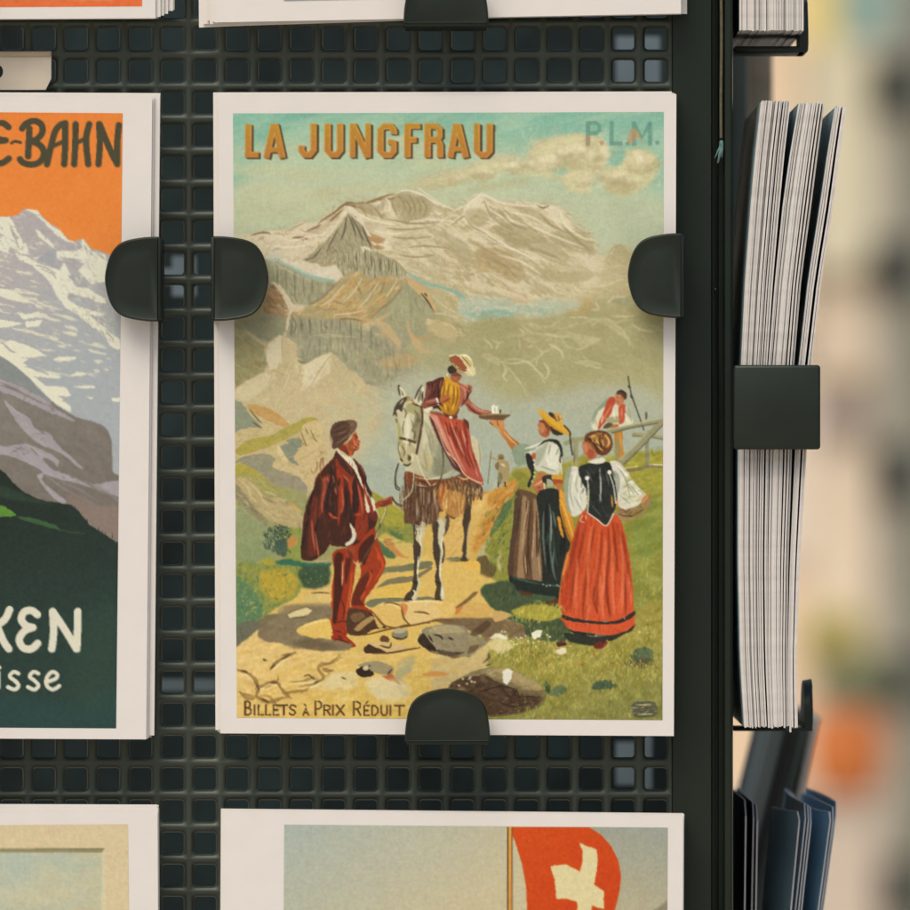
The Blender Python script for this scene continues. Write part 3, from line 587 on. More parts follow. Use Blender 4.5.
    ss('6b5a40', 1.4, '250,436 300,412 340,372 380,336|470,480 500,450 540,420 580,370|420,360 440,400|480,360 470,410|520,350 500,400|340,420 380,430|300,450 360,446', soft=.5, a=.45); ss('d9c39a', 1.6, '440,340 410,390 370,430|500,350 460,410 420,450|560,350 520,410|380,360 340,410 300,440|450,450 400,462 340,466', soft=.4, a=.7)
    ss('6f6952', 1.2, '204,474 200,520 196,540|232,482 236,530|262,480 264,540|300,480 302,530|336,480 338,520|366,478 364,530|400,482 404,540|436,492 438,560|470,510 474,580|150,296 152,370|180,310 184,390|210,320 212,410|240,334 242,420|270,346 268,400', soft=.4, a=.6)
    crop(444, 107, 2.845)
    for q_, c_ in (('150,340 220,330 280,370 330,400 362,432 300,420 220,400 170,380', 'a39670'), ('60,300 100,290 134,310 90,342', 'aa9d78'), ('100,400 180,410 232,470 200,500 140,462 90,430', 'a68f66'), ('300,356 400,360 430,420 380,410 320,390', 'a89b75'), ('250,458 340,468 420,470 400,496 300,498', 'aa9c74'), ('0,360 50,380 80,430 30,420', 'ac9f7c'), ('200,280 260,290 300,330 240,320', 'ac9f7a')):
        p(c_, q_, soft=1.2, rough=1.6, a=.55)
    ss('e3d8be', 1.6, '60,280 96,256 110,246 150,268 210,280 270,282 330,284|110,250 130,290 180,320 240,340|60,330 110,350 170,390 230,420 300,440|150,420 220,440 280,480|330,300 350,340 390,370 430,380|250,340 320,370 400,400|20,300 60,280|180,300 240,310 300,340', soft=.5, a=.75)
    ss('93855e', 1.4, '112,256 128,300 150,330|150,290 190,330 240,350|60,310 80,340 120,360|270,300 310,340 360,360|330,330 380,380 420,410|120,430 170,450 210,490|240,400 300,420 350,440', soft=.5, a=.6)
    p('8b8663', '262,278 280,284 300,280 282,290', a=.9)
    # ---- left rocks
    crop(230, 315, 5.353)
    p('c2ae80', '-30,440 30,450 100,480 180,480 260,530 330,590 440,545 490,590 500,680 520,760 480,920 -30,920', rough=.6, rs=3, tex=9)
    p('c09a62', '90,480 180,490 260,530 320,590 280,600 220,570 150,540 110,510', rough=1, tex=8)
    p('8f9178', '-20,450 30,455 80,490 110,540 170,600 120,600 60,610 -20,640', rough=1, tex=6)
    ss('5f5a46', 1.2, '100,500 150,560 170,580|120,570 170,610', a=.8, soft=.3)
    p('ab9d50', '30,720 100,670 220,640 320,590 420,545 470,560 430,580 340,640 260,680 160,720 60,750', rough=.8, tex=9)
    p('c9b383', '400,580 470,565 495,610 490,690 440,720 400,680 380,620', rough=.6, tex=6)
    ss('83693f', 1.1, '380,620 400,680 420,720|430,610 450,660 470,680|400,600 420,640|360,650 400,700', a=.8, soft=.25)
    p('8a8c76', '270,700 340,690 370,740 380,800 330,790 290,750', rough=.8); p('7c8270', '300,670 360,660 390,690 360,710', rough=.6, a=.8)
    p('d3bd8f', '250,700 270,710 310,780 290,785 255,740', soft=.3); p('c9b284', '340,760 420,700 500,760 520,850 470,920 380,920 390,830', rough=.8, tex=8)
    p('968f77', '40,770 180,740 240,770 230,800 320,820 370,860 380,930 250,930 180,860 60,830', rough=1, tex=7)
    p('cbb58a', '225,800 270,800 340,820 390,850 380,870 300,840 240,820', soft=.3)
    p('ac9d4c', '30,800 100,810 180,860 260,920 20,960', rough=1, tex=10)
    h('30,650 300,600 480,560 500,760 380,900 40,900', 160, -28, 8, 1, ['d1bc8c', 'a8935f', 'b7a878', '8f8a6c', 'c3a66b'], a=.5, soft=.3)
    crop(230, 470, 7)
    p(('a39b5a', '200,80', '9a9668', '380,300'), '40,40 120,20 240,60 380,100 480,140 540,190 520,330 500,440 420,470 330,440 200,360 120,280 40,240', rough=1, tex=9)
    p('b5a276', '40,60 100,60 180,100 240,180 330,200 460,260 520,340 500,440 380,390 260,330 140,250 40,220', rough=1.2, tex=10)
    p('8f8668', '40,100 100,160 160,250 240,330 260,390 160,330 90,260 40,200', rough=1, tex=8, soft=.5)
    p('9a9078', '240,40 400,30 520,90 540,160 440,130 330,110', rough=1.2, tex=8)
    ss('cdb98c', 1.6, '60,60 120,120 150,200|130,80 200,150 240,220 290,270|160,190 190,250|330,190 420,240 500,290|250,150 330,180', soft=.4, a=.8)
    ss('7d7354', 1.8, '230,190 290,220 330,240|380,220 440,250|90,240 180,290 250,360', soft=.5, a=.7)
    p('c4a05c', '410,220 450,240 510,290 480,290 420,250', soft=.5, a=.7)
    h('40,60 240,60 520,340 500,440 260,370 40,220', 160, 38, 8, 1.1, ['c7b488', 'a28f62', '8d8566', 'b8a06a', 'd0bc90'], a=.5, soft=.3)
    p(('96986f', '150,300', '8b9468', '150,620'), '40,260 120,290 220,370 290,400 340,440 330,600 240,680 60,680 40,640', soft=1.5, rough=1, tex=7)
    h('40,280 260,390 330,600 60,660', 90, 80, 10, 1.4, ['a0a078', '869068', '949a72'], a=.35, soft=.6)
    p('8f9450', '330,430 430,400 520,430 540,640 470,700 380,620', soft=1, rough=1, tex=8)
    p('b98a4c', '380,500 410,465 465,465 470,500 440,540 400,540', soft=.6, rough=.6)
    # shrubs and left meadow
    p('a8993f', '180,690 260,620 330,640 480,660 520,800 470,930 200,930', soft=2, rough=2, tex=14, ts=4)
    p('5f7f5c', '40,760 160,740 220,800 200,930 40,930', soft=2, rough=2, tex=12, ts=4)
    h('180,660 330,620 480,680 520,860 420,930 200,930', 320, -75, 4, 1, ['c9b048', 'b89a3c', '9a9440', 'd3be62', '7f8a44', 'c0a850'], a=.7, jit=25)
    h('40,740 180,720 220,930 40,930', 130, -70, 5, 1.1, ['3f7a5c', '6d8f62', '4f7a52', '85955a', '2f6650'], a=.6, jit=30)
    p('3f6b52', '320,640 400,620 540,650 700,650 700,700 560,720 380,690', soft=.8, rough=1.2, tex=8)
    p('3a5548', '470,690 560,680 700,690 680,760 640,800 560,815 490,800', soft=.6, rough=1.5, tex=10)
    dd('8f9a68', .8, '510,710 540,730 580,715 620,740 560,760 600,770 640,720 530,780 590,740', a=.8)
    dk = ['3d4a40', '4a5a4c', '34423c', '566654']
    h('240,430 320,400 400,395 430,450 390,520 430,570 390,610 300,580 250,560 230,500', 150, 60, 4.5, 1.3, dk, a=.85, jit=60)
    h('250,410 400,380 440,450 360,480', 40, -50, 4, 1.1, dk, a=.85, jit=50)
    p('46594c', '320,500 380,470 400,520 390,600 330,580 300,540', soft=.6, rough=1.5, a=.8)
    h('60,660 180,630 180,720 120,750 50,720', 70, 60, 4, 1.3, ['3f6254', '5a7a66', '7d9480', '2f5248'], a=.85, jit=60)
    # ---- right meadow
    crop(0, 0, 1)
    mead = '668,450 650,452 640,458 600,465 585,455 566,462 548,468 536,468 515,468 505,480 512,488 506,500 500,520 500,560 505,590 490,600 480,640 480,725 670,725 670,450'
    p(('9a9142', '590,470', '8c8b45', '590,600'), mead, soft=1, rough=1, sm=0, tex=13, ts=9)
    p('a39a44', '600,460 670,452 670,480 640,500 600,500', soft=2, tex=8); p('778844', '636,500 668,500 668,540 640,560 630,530', soft=3, a=.5)
    h('515,468 585,455 668,450 668,560 640,640 510,560', 330, -20, 8, 1.4, ['a89e48', '8a8a3e', '7a8a48', 'b5a750', '96934a', '6f8246'], a=.5, soft=.4, jit=20)
    # path
    crop(390, 470, 6.5)
    p(('cfae62', '400,500', 'c08a42', '760,200'), '-60,360 100,330 200,280 500,250 560,150 620,140 700,120 800,60 845,90 760,200 700,330 640,430 580,520 560,560 600,640 560,760 500,900 -400,1100 -500,700 -100,420', rough=.8, sm=0, tex=9, ts=5)
    p('d4b06a', '330,360 480,280 560,180 640,150 700,150 640,260 560,380 500,470 500,560 340,560', soft=2, rough=1.2, tex=7)
    p('c28c44', '640,160 800,70 830,100 750,220 680,350 600,470 540,540 560,420 640,280', soft=1.6, rough=1.2, tex=10)
    p('b87a38', '690,180 760,200 720,300 600,420 640,300', soft=1.5, rough=1.5, a=.6)
    h('340,330 560,170 820,70 700,320 560,520 340,560', 160, -48, 9, 1.2, ['d8b870', 'c99a50', 'dcc080', 'b98640', 'cfa85c'], a=.5, soft=.4)
    p('8e8a40', '800,20 845,10 900,60 860,200 800,330 720,500 700,640 840,700 840,900 640,900 600,800 660,700 640,560 620,520 680,380 760,230 830,110', rough=1, soft=.6, tex=12)
    p('5f7248', '740,220 800,190 760,290 700,380 640,430 660,380', soft=.8, rough=1.2); p('6b5b38', '560,575 620,550 640,580 690,640 660,700 600,720 540,740 560,680 580,620', soft=.6, rough=1, tex=8)
    h('640,430 800,200 840,300 760,600 700,680 620,540', 110, -60, 6, 1.2, ['4f6f48', '8f9444', '6f8448', 'a59c48', '3f6244'], a=.65, jit=25)
    p('4a5f46', '600,820 680,760 780,740 860,760 860,920 640,920', soft=1, rough=2, tex=10)
    # hump under the near hoof, cast shade shapes of the print
    p('dcb45c', '300,640 420,590 520,590 580,600 580,680 540,740 420,740 340,740 330,700', rough=.6, tex=7)
    p('7f7a58', '-60,640 150,600 300,580 440,565 480,590 340,600 200,625 60,650 -60,680', soft=.3, rough=.5); p('8a8258', '-60,700 120,690 220,640 300,600 260,650 180,690 60,705 -60,730', soft=.3, rough=.5)
    p('7d704c', '340,745 440,735 540,745 500,780 440,820 380,800', soft=.4, rough=.5); p('8a6a44', '480,850 560,780 620,790 600,840 700,880 640,900 520,880', soft=.6, rough=1)
    p('6d6650', '-60,840 120,835 320,830 350,850 200,870 -60,880', soft=.4, rough=.5)
    ss('a8863c', 1.2, '380,650 400,690 420,720|400,640 410,670', a=.7)
    # lower stones and sand
    crop(290, 500, 5.69)
    p('d6b468', '-400,560 100,500 240,480 500,430 700,330 900,340 1400,600 1300,800 1000,760 900,1300 -400,1300', soft=1.5, rough=1, tex=8)
    p('d9b55e', '480,540 520,480 640,420 740,400 700,470 660,560 560,560', soft=1, tex=6)
    p('7a7658', '540,400 640,370 796,345 796,380 700,400 600,410', soft=.4, rough=.4); p('84795a', '490,500 540,460 620,435 700,430 796,380 796,400 690,460 560,480', soft=.4, rough=.4)
    p('7a775c', '430,590 480,560 640,555 800,550 800,575 600,580 470,610', soft=.4, rough=.4)
    p('c38a52', '530,220 600,230 680,320 620,320 570,300', soft=.8, rough=1); p('cdb068', '560,200 640,220 700,250 700,310 640,310', soft=.8, rough=.8)
    p('8e8e48', '480,120 600,60 700,130 720,240 640,230 540,190 480,230', soft=1, rough=1, tex=9); p('56704c', '500,230 540,260 600,320 560,330 500,280', soft=.6, rough=1); p('5d7448', '560,170 630,190 640,225 590,210', soft=.6, rough=1)
    h('480,120 700,130 720,240 520,250', 50, -10, 6, 1.2, ['a89e4c', '7c8442', '94904a', '66784a'], a=.6)
    p('7e7152', '-340,690 -60,640 0,600 200,600 260,640 200,700 80,740 60,790 200,790 340,830 280,870 60,880 -200,900 -330,820', soft=.7, rough=1.5, tex=9)
    p('736a4e', '-30,610 200,610 240,690 120,690 20,670', soft=.8, rough=1, tex=8)
    p('d0b47a', '150,520 240,500 240,600 170,605 150,570', rough=.5); p('d2c188', '0,630 60,610 125,620 100,650 0,670', rough=.5); p('cfb676', '80,550 160,540 160,570 90,575', rough=.5)
    p('d8bb70', '40,735 130,690 230,690 245,790 150,795 60,770', rough=.6, tex=6)
    p('5c3d2a', '330,660 420,640 480,660 520,720 440,760 330,745', rough=.5); p('b48c5c', '375,700 440,660 475,650 460,680 400,740', rough=.3); p('7b5a40', '345,680 400,660 390,700 350,710', rough=.3)
    st_ = [('470,620 540,580 620,590 650,640 640,690 540,660', 'd8b86e'), ('530,660 640,680 650,720 560,725', 'd4b066'), ('480,650 520,660 530,720 490,720', 'c8a860'), ('640,590 800,575 800,640 700,640', 'd8b468'), ('650,650 760,640 820,680 740,710 660,700', 'dabd7c'), ('630,590 665,600 660,650 630,640', 'c8824a')]
    for q_, c_ in st_: p(c_, q_, rough=.4, tex=5)
    ss('5c4428', 1.4, '520,650 530,720 560,730|330,750 440,765 560,735 700,705 800,700|650,640 660,700|700,630 760,640|480,660 485,715', soft=.2, a=.85)
    # stones before the walker
    p('8a7c5c', '580,740 620,720 665,735 665,780 610,785 580,765', rough=.4); p('a89a74', '590,735 640,725 660,745 620,760', rough=.3); p('5a4a34', '580,765 665,770 650,785 600,785', rough=.3)
    p('5a3f2a', '430,830 520,810 570,830 530,870 430,865', rough=.4); p('cfae6c', '470,810 540,790 600,830 540,850 480,840', rough=.4, a=.8); p('6e5438', '515,770 545,765 545,810 515,800', rough=.3); p('d6b876', '550,850 600,820 630,850 560,868', rough=.3)
    crop(230, 590, 4.136)
    p('4b3a2b', '780,200 800,175 860,200 940,260 1000,270 1010,275 900,272 820,250', rough=.4); p('8f8464', '790,170 840,148 940,160 1040,200 1070,240 1010,272 920,262 850,210', rough=.5, tex=8); p('a99a74', '830,155 920,160 1020,200 940,200 860,175', rough=.5, a=.8)
    ss('3f3226', 1.3, '835,180 870,195 860,210|920,235 900,215 950,205', soft=.2)
    p('3e2f26', '525,330 540,312 600,330 640,345 540,358', rough=.3); p('9c8d68', '530,310 570,295 640,310 668,340 620,350 560,325', rough=.4, tex=6); p('e0c98e', '540,330 560,325 560,342 545,340', a=.8)
    ss('b0582c', 2, '640,365 690,360 700,378|640,350 660,360', soft=.3, a=.8); ss('4a3a2a', 1.3, '672,320 650,350', a=.8)
    # cracked pale sand foreground
    sand = '28,220 100,160 250,235 450,250 560,260 800,270 1000,300 900,400 860,540 28,540'
    p(('ddbd7e', '200,260', 'd5b464', '300,520'), sand, soft=1.2, rough=1.5, tex=9)
    h(sand, 260, -18, 10, 1.6, ['e2c88e', 'd0ad5c', 'dabb74', 'd9bf90', 'c7a458'], a=.5, soft=.5)
    p('d8c9a4', '400,350 520,340 520,400 420,420', soft=1.5, rough=1.5, a=.6); p('d9caa2', '560,370 690,360 720,440 600,440', soft=2, rough=1.5, a=.7); p('b0a47c', '690,310 760,270 750,330 700,380 740,430 700,420', soft=1, rough=1.5, a=.7)
    p('c98f50', '800,345 870,335 910,345 860,355 810,355', soft=.4, rough=.5); p('cc9c58', '720,360 900,345 1000,340 1000,365 800,362', soft=.8, a=.7)
    cr = '9a7c4c'
    ss(cr, 2.0, '165,320 200,290 250,270 270,250|28,330 60,340 90,345|95,370 130,400 190,380 200,350|30,420 80,435 110,440 105,400|190,385 230,420 240,440 160,460 150,500|240,380 300,375 340,365 380,370 410,340|370,300 420,300 460,275|290,430 340,390|110,440 160,440 200,480 240,470|380,320 400,335 430,330', soft=.3, a=.8, rough=.8)
    ss('6d5433', 1.4, '330,365 345,360 350,375|165,325 200,292|40,340 70,345|100,375 125,400|460,360 480,370|210,270 260,262', soft=.2, a=.8)
    ss('eed9a4', 1.2, '170,330 205,300 255,280|100,380 140,412 200,392|245,388 300,384 370,378|60,420 90,425', soft=.3, a=.6)
    # ---- right foreground: boulder, grass
    crop(440, 590, 3.957)
    p('cfa862', '-20,100 100,50 200,60 275,90 260,120 160,115 0,120', rough=.8, tex=8); p('c47a40', '20,100 60,70 90,60 70,95', soft=.4, a=.8); p('6d5238', '60,70 110,30 130,10 150,10 100,55', soft=.4, a=.8)
    p('7c664a', '-20,115 160,110 260,115 340,150 340,190 200,210 150,170 0,130', soft=.6, rough=.8, tex=9); p('55432f', '120,170 170,130 190,120 200,140 150,180', soft=.5, a=.8)
    p('c9b07a', '-20,260 100,270 170,220 260,180 270,230 200,260 180,310 -20,390', soft=.6, rough=1, tex=8)
    p('9a8c66', '0,150 80,165 140,190 152,220 110,260 40,262 0,240', rough=.5, tex=8); p('6d5640', '20,240 100,225 150,215 140,240 70,268 30,262', rough=.5, a=.85); p('352a22', '0,190 40,220 50,250 20,240 0,225', rough=.4)
    ss('4a3a2c', 1.3, '55,205 70,210 90,215', soft=.2)
    p(('8f7f58', '200,310', '6d5a40', '200,470'), '30,390 90,340 180,308 280,315 360,350 410,400 418,430 380,470 300,490 200,500 60,490', rough=.5, tex=10)
    p('56412e', '40,380 100,345 180,340 220,360 300,395 330,420 400,425 360,470 240,490 100,480', rough=1.2, tex=12)
    p('a08e64', '190,312 280,318 360,352 405,395 340,390 270,360 200,340', soft=.5, rough=.8, tex=6)
    h('40,380 180,340 330,420 360,470 100,480', 60, -25, 5, 1, ['3e2f22', '7a644a', '90795a', '4d3b2a'], a=.65); dd('d6c49a', 1.3, '90,352 125,362 75,378 120,345', a=.85)
    p('ddd6be', '248,318 270,308 288,320 280,350 268,372 258,372 250,345', sm=0, rough=.3)
    ss('3d3022', 1, '270,420 290,440|280,400 300,445|300,390 315,430|305,430 330,410|240,440 260,430', a=.7)
    g1 = '190,250 240,215 300,190 400,205 560,215 700,190 740,150 770,90 885,60 885,515 300,515 400,470 420,420 390,370 300,320 200,300'
    p(('9c9048', '600,260', '858148', '700,500'), g1, soft=.6, rough=1.2, tex=13, ts=6)
    p('4a5a3e', '270,60 330,110 450,120 480,160 500,200 420,200 340,180 330,140 260,110 170,30 200,-30 480,-40 460,60 380,40', soft=.8, rough=1.4, tex=10)
    p('8f9044', '300,80 380,60 450,65 470,100 440,125 380,110', soft=.6, rough=1.2, tex=10)
    gr = ['b5a850', 'a0953e', '8a8a3c', 'c2b460', '777c3e', 'd0c070']
    h('190,250 300,200 560,220 760,150 885,100 885,330 420,380 300,320', 620, -82, 5.5, .9, gr, a=.75, jit=22)
    h('420,380 885,310 885,510 320,510', 380, -75, 5, 1.1, ['8c8a46', '7c8248', '9f964c', '6f7846', 'aea456'], a=.6, jit=30)
    h('300,330 420,360 430,400 390,380', 30, -80, 5, 1, ['5f6f44', '8f8c48'], a=.7)
    p('4a5c48', '600,390 620,360 660,355 690,380 640,392', soft=.4, rough=1, a=.9); p('56664a', '450,385 480,375 500,395 470,420 430,410', soft=.6, rough=1, a=.8); p('52644a', '760,250 800,225 840,240 830,280 780,285', soft=.8, rough=1.2, a=.85)
    h('720,300 760,265 830,270 830,300', 40, -80, 4, 1, ['5a4a30', '7a5438', '4a5a3a'], a=.7)
    h('190,270 240,215 420,205 500,230 480,260 300,260', 90, -78, 5, 1, ['c8ba64', 'b8aa54', '8a8a44', '5c6c40'], a=.8, jit=22)
    ss('5b4a34', 1.4, '170,290 195,265 190,250|180,300 210,290', soft=.3)
    # flowers
    p('e0d6b0', '195,190 220,170 270,195 240,200', rough=.8, sm=0); p('e3dbb2', '365,175 385,165 400,160 400,185 370,195', rough=.8, sm=0); p('ddd3b0', '455,240 480,230 500,245 470,255', rough=.6, a=.8)
    dd('e2d9b0', .9, '290,205 310,195 305,215 350,210 285,225 430,180 325,190 380,225 415,210 260,180 620,190 640,210 610,180 790,165 820,170 770,290 800,290', a=.85)
    dd('cdb85c', 1.0, '440,320 520,300 560,290 610,300 680,260 700,290 540,350 600,340 480,290 740,240 640,330 580,260 510,330 800,340', a=.7)
    dd('b0583a', 1.0, '390,265 430,285 560,295 610,255 685,290 800,270 620,210 510,205', a=.75)
    S('b0a070', 1, '525,370 530,415', a=.8); S('c5b070', 1, '560,345 600,365', a=.7)
    A.crop(500, 500, 5.6875)
    p('d0bc86', '-20,760 40,800 60,850 -20,870', rough=1); p('c9a468', '-30,630 40,640 60,660 -30,690', rough=.6)
    h('80,620 200,600 340,620 340,690 200,680', 60, -60, 4, 1, ['b5aa50', '9a9a48', '6f7c44', 'c5b860'], a=.7)
    # ---- horse and rider
    crop(380, 345, 6.5)
    p('c9bf9e', '585,590 620,600 648,650 660,720 655,800 650,840 610,760 590,680', rough=.2, soft=.2)
    ss('a39a78', 1.2, '640,640 652,720 650,800', soft=.3)
    p(('c6bb98', '220,700', '9a967a', '440,780'), '270,420 320,440 350,520 390,640 430,700 470,760 490,820 400,850 260,862 190,840 165,800 200,770 240,700 260,600', soft=.2, tex=5)
    p('8f9078', '380,640 430,690 480,760 480,800 420,810 380,760', soft=.8, a=.8); p('d2c7a6', '285,450 315,480 330,560 300,640 290,560', soft=.6); p('c8b67c', '300,690 340,740 330,800 290,790', soft=1, a=.6)
    ss('9c9678', 1.6, '300,500 340,600 350,700|260,760 300,820|360,640 400,720 410,790|320,560 330,700 350,820', soft=.4, a=.8)
    # legs first
    crop(390, 470, 6.5)
    leg = '4c3f30'
    p('5a4a38', '360,300 385,310 380,380 345,440 355,500 350,590 330,600 325,520 340,420', rough=.2); p('b3a580', '330,330 365,320 350,400 325,450 325,380', soft=.3)
    p(leg, '480,160 525,170 525,280 520,330 505,420 495,500 500,530 490,560 510,575 505,590 455,590 470,545 468,500 480,420 470,340 480,260', rough=.2); ss('b9aa84', 1.3, '522,330 508,400 500,480|500,500 502,560 508,585', soft=.2, a=.9)
    p('c9bf9d', '165,320 220,320 225,400 205,460 210,520 190,600 180,690 200,730 180,780 170,840 140,840 150,760 160,680 155,560 165,460', rough=.2)
    p(leg, '140,320 165,330 165,440 195,490 200,530 180,610 175,690 180,740 165,790 130,840 90,840 110,800 140,770 150,700 155,600 148,520 155,430', rough=.2); ss('ded3b2', 1.2, '185,560 180,640 178,700|205,400 195,450 205,500', soft=.2)
    ss('d5cba9', 1.6, '150,780 165,800 150,840', soft=.2)
    p('c9bf9d', '300,330 345,330 355,400 330,470 345,530 330,600 330,700 350,770 350,840 330,845 300,840 310,760 300,680 300,560', rough=.2)
    p(leg, '275,340 315,340 310,450 325,520 325,600 318,690 330,740 325,800 330,840 290,842 290,800 300,760 290,700 300,640 280,540 280,440', rough=.2); ss('e0d6b6', 1.6, '345,430 335,480 340,520|332,560 326,640 326,700|340,760 345,840', soft=.2)
    ss('2f261e', 1.4, '110,840 150,842|300,845 345,845|290,720 325,740|140,720 180,740', soft=.2, a=.8)
    # fringe cloth
    p('6a4a34', '100,10 200,40 280,60 360,60 460,30 520,60 600,110 590,200 560,130 540,200 500,160 480,260 440,300 410,320 370,290 320,270 300,340 270,350 240,350 200,330 190,360 160,350 120,345 80,335 85,200 90,100', rough=.3)
    p('7b4a2e', '110,10 200,40 290,60 400,50 480,20 540,60 440,100 320,110 200,110 100,80', soft=.3)
    p('c08a4a', '310,130 400,130 480,160 480,260 430,310 380,290 330,250', soft=.8, rough=1, a=.85); p('b4642f', '320,110 370,120 360,200 320,210', soft=.6, a=.8)
    h('85,90 300,110 300,350 85,345', 130, 91, 17, .8, ['8f7a60', '4a3426', 'a8967a', '5c4232', '3d2c22', 'c2b294'], a=.85, jit=3, curve=.03)
    h('300,100 500,90 590,160 480,270 420,310 310,250', 120, 95, 12, .8, ['d8b878', '8c6238', 'c99a56', 'e0c890', '6a4a30'], a=.8, jit=6, curve=.05)
    h('370,70 520,70 600,130 590,190 480,170', 60, 88, 8, .8, ['c9b084', '5a4432', '8a6a44', '3d3024'], a=.85, jit=10)
    ss('d8c69a', 1.0, '160,45 260,60 340,40 420,0|170,95 260,110 300,80|440,40 480,60 520,50', soft=.2); ss('4a2f22', 1.4, '170,110 240,112 320,100|180,70 250,85', soft=.3, a=.8)
    # horse head
    crop(380, 345, 6.5)
    p('c9be9b', '130,360 165,322 210,345 250,385 278,420 285,490 272,560 255,640 238,700 215,750 195,782 160,782 132,764 117,720 118,650 110,570 97,490 98,440 108,390', rough=.1)
    p('a39a60', '105,470 130,520 145,600 150,680 130,720 118,690 115,590', soft=.6, a=.75); p('9b9160', '180,380 250,390 275,440 270,500 240,470 200,440 170,430', soft=.6, a=.7)
    p('d8cfae', '150,500 180,450 200,500 195,600 200,680 170,700 150,640', soft=.5)
    p('857a58', '215,520 240,480 265,480 262,560 240,640 225,590', soft=.5, a=.7); p('b5a77e', '130,640 215,650 225,700 190,770 150,770 125,730', soft=.4, a=.8)
    p('5a4c38', '240,470 262,485 252,505 235,495', soft=.1); p('4f4232', '100,475 112,490 108,510', soft=.1)
    ss('6f6244', 1.3, '225,420 240,450 255,470|210,540 225,580 215,610|150,400 170,440 160,480|200,610 190,660|140,650 160,690 150,730', soft=.2, a=.85)
    ss('4a3c2c', 1.5, '180,715 198,735 190,755|130,735 150,760|150,775 180,782 205,765', soft=.15)
    ss('e2dabb', 1.2, '205,700 212,730 200,752|125,640 130,700', soft=.2)
    p('4f4636', '85,455 92,410 125,365 165,340 190,342 160,380 140,430 115,415 96,450', rough=.3); ss('b8884c', 1.4, '165,335 190,350 215,370', soft=.2); ss('d0c6a4', 1.0, '185,345 160,385 148,430', soft=.1)
    p('d8d0b0', '120,258 150,290 168,325 150,345 128,325 122,290', rough=.1); ss('453a2c', 1.3, '120,258 122,290 132,335|120,258 130,270', soft=.1); p('8c8064', '135,290 155,320 145,330', soft=.2)
    p('d4ccac', '276,258 285,300 278,365 258,392 236,372 218,360 244,300', rough=.1); ss('453a2c', 1.4, '276,258 248,300 225,355|280,300 272,370', soft=.1); p('6a5f48', '265,290 272,330 250,375 245,340', soft=.3, a=.7)
    ss('5b4a33', 2.6, '125,605 165,612 235,634', taper=0); ss('4e4030', 2.4, '268,395 275,470 266,560 240,690 235,710', taper=0); ss('8c7a54', .8, '262,400 268,470 258,560', soft=.1); ss('4e4030', 1.4, '100,430 110,470|205,375 260,400', soft=.1)
    S('3d342a', 1.1, '120,770 104,820 98,880 104,930 130,945', soft=.1, taper=0); S('d8cba4', 1.1, '240,720 262,800 290,860 330,915', taper=0); S('4a4032', 1.2, '405,670 412,760 400,850 370,930', taper=0); S('d8cba4', .9, '220,830 215,910 200,960 150,1010', taper=0)
    # rider
    p('5c3830', '320,455 345,440 400,560 450,700 520,790 560,850 480,800 420,700 370,600 335,510', rough=.2)
    p(('b4553c', '420,480', 'ad5a48', '600,860'), '330,450 360,436 420,452 480,478 540,490 570,520 585,600 605,690 640,790 672,905 610,875 545,830 490,740 440,690 395,580 350,510', rough=.2)
    p('7c3e30', '345,480 380,520 420,600 450,690 430,680 385,590 350,520', soft=.3, a=.8)
    p('c98a74', '320,455 360,440 400,520 430,590 470,690 540,810 500,750 440,680 400,600 370,520', soft=.3); ss('d89a80', 1.6, '420,520 450,600 500,720 560,830|520,520 560,640 600,760 640,860', soft=.3, a=.8)
    ss('7e3424', 2.0, '500,500 490,560 500,640 540,740|540,500 560,580 570,660|470,500 480,560|440,490 470,560 500,680|560,620 580,720 620,820|520,640 560,740 590,800', soft=.3, a=.85); ss('8c3a28', 1.2, '520,520 530,600|600,700 630,800', soft=.2); p('c65a3c', '410,480 470,500 500,520 460,530', soft=.4, a=.8)
    S('e4b894', 1.2, '430,690 500,760 545,835 600,875 665,900', taper=0, soft=.1); p('6a3a2a', '540,480 575,500 578,550 560,530', soft=.3)
    p('5e352c', '302,240 340,230 408,205 412,250 395,330 385,400 330,412 272,405 275,372 290,330 296,280', rough=.2); ss('8a5546', 1.6, '300,250 310,300 290,370|330,260 320,330|400,230 380,300', soft=.3, a=.8); p('8e5546', '275,375 330,350 380,345 375,385 320,408 274,404', soft=.3); ss('b27a62', 1.1, '290,372 340,362 380,350', soft=.2); ss('432820', 1.4, '330,410 370,400 400,430|340,240 350,320', soft=.2)
    p('a86650', '495,245 545,258 590,262 596,296 572,330 600,378 660,415 722,432 715,455 650,458 585,432 548,388 520,395 500,450 480,440 505,370', rough=.2); p('643a30', '545,385 580,330 560,300 530,390 500,450 490,440', soft=.3, a=.85); ss('c98e74', 1.4, '520,260 555,300 550,360|590,380 640,420 710,440|530,250 580,275', soft=.3); ss('4f2e26', 1.4, '560,380 610,430 660,452|595,300 570,330 560,360|575,270 585,300', soft=.2, a=.85)
    p(('cf9a34', '430,250', 'b27c24', '450,430'), '430,200 470,235 510,255 520,330 505,405 480,448 425,450 390,405 392,330 405,260', rough=.1); ss('8a5c1c', 1.3, '420,230 415,300 400,370|450,250 440,320 450,380|480,260 480,330 470,400|500,270 505,330 490,400|440,400 450,440', soft=.2, a=.85); ss('e2b650', 1.3, '435,240 430,300|465,260 462,330|492,270 492,340|420,380 430,430|480,380 470,430', soft=.2, a=.85)
    p('b06a40', '376,355 400,340 430,322 456,345 440,365 400,385 385,392', rough=.1); ss('7c4426', 1.1, '390,380 430,362 452,345', soft=.1); S('ddd4bc', 2.2, '366,345 378,370 376,390', taper=0)
    p('6b4330', '410,440 450,452 500,455 495,480 430,468', soft=.2); dd('e2d8bc', 1.6, '460,470'); p('8a4a34', '330,430 400,440 400,460 340,450', soft=.3, a=.7)
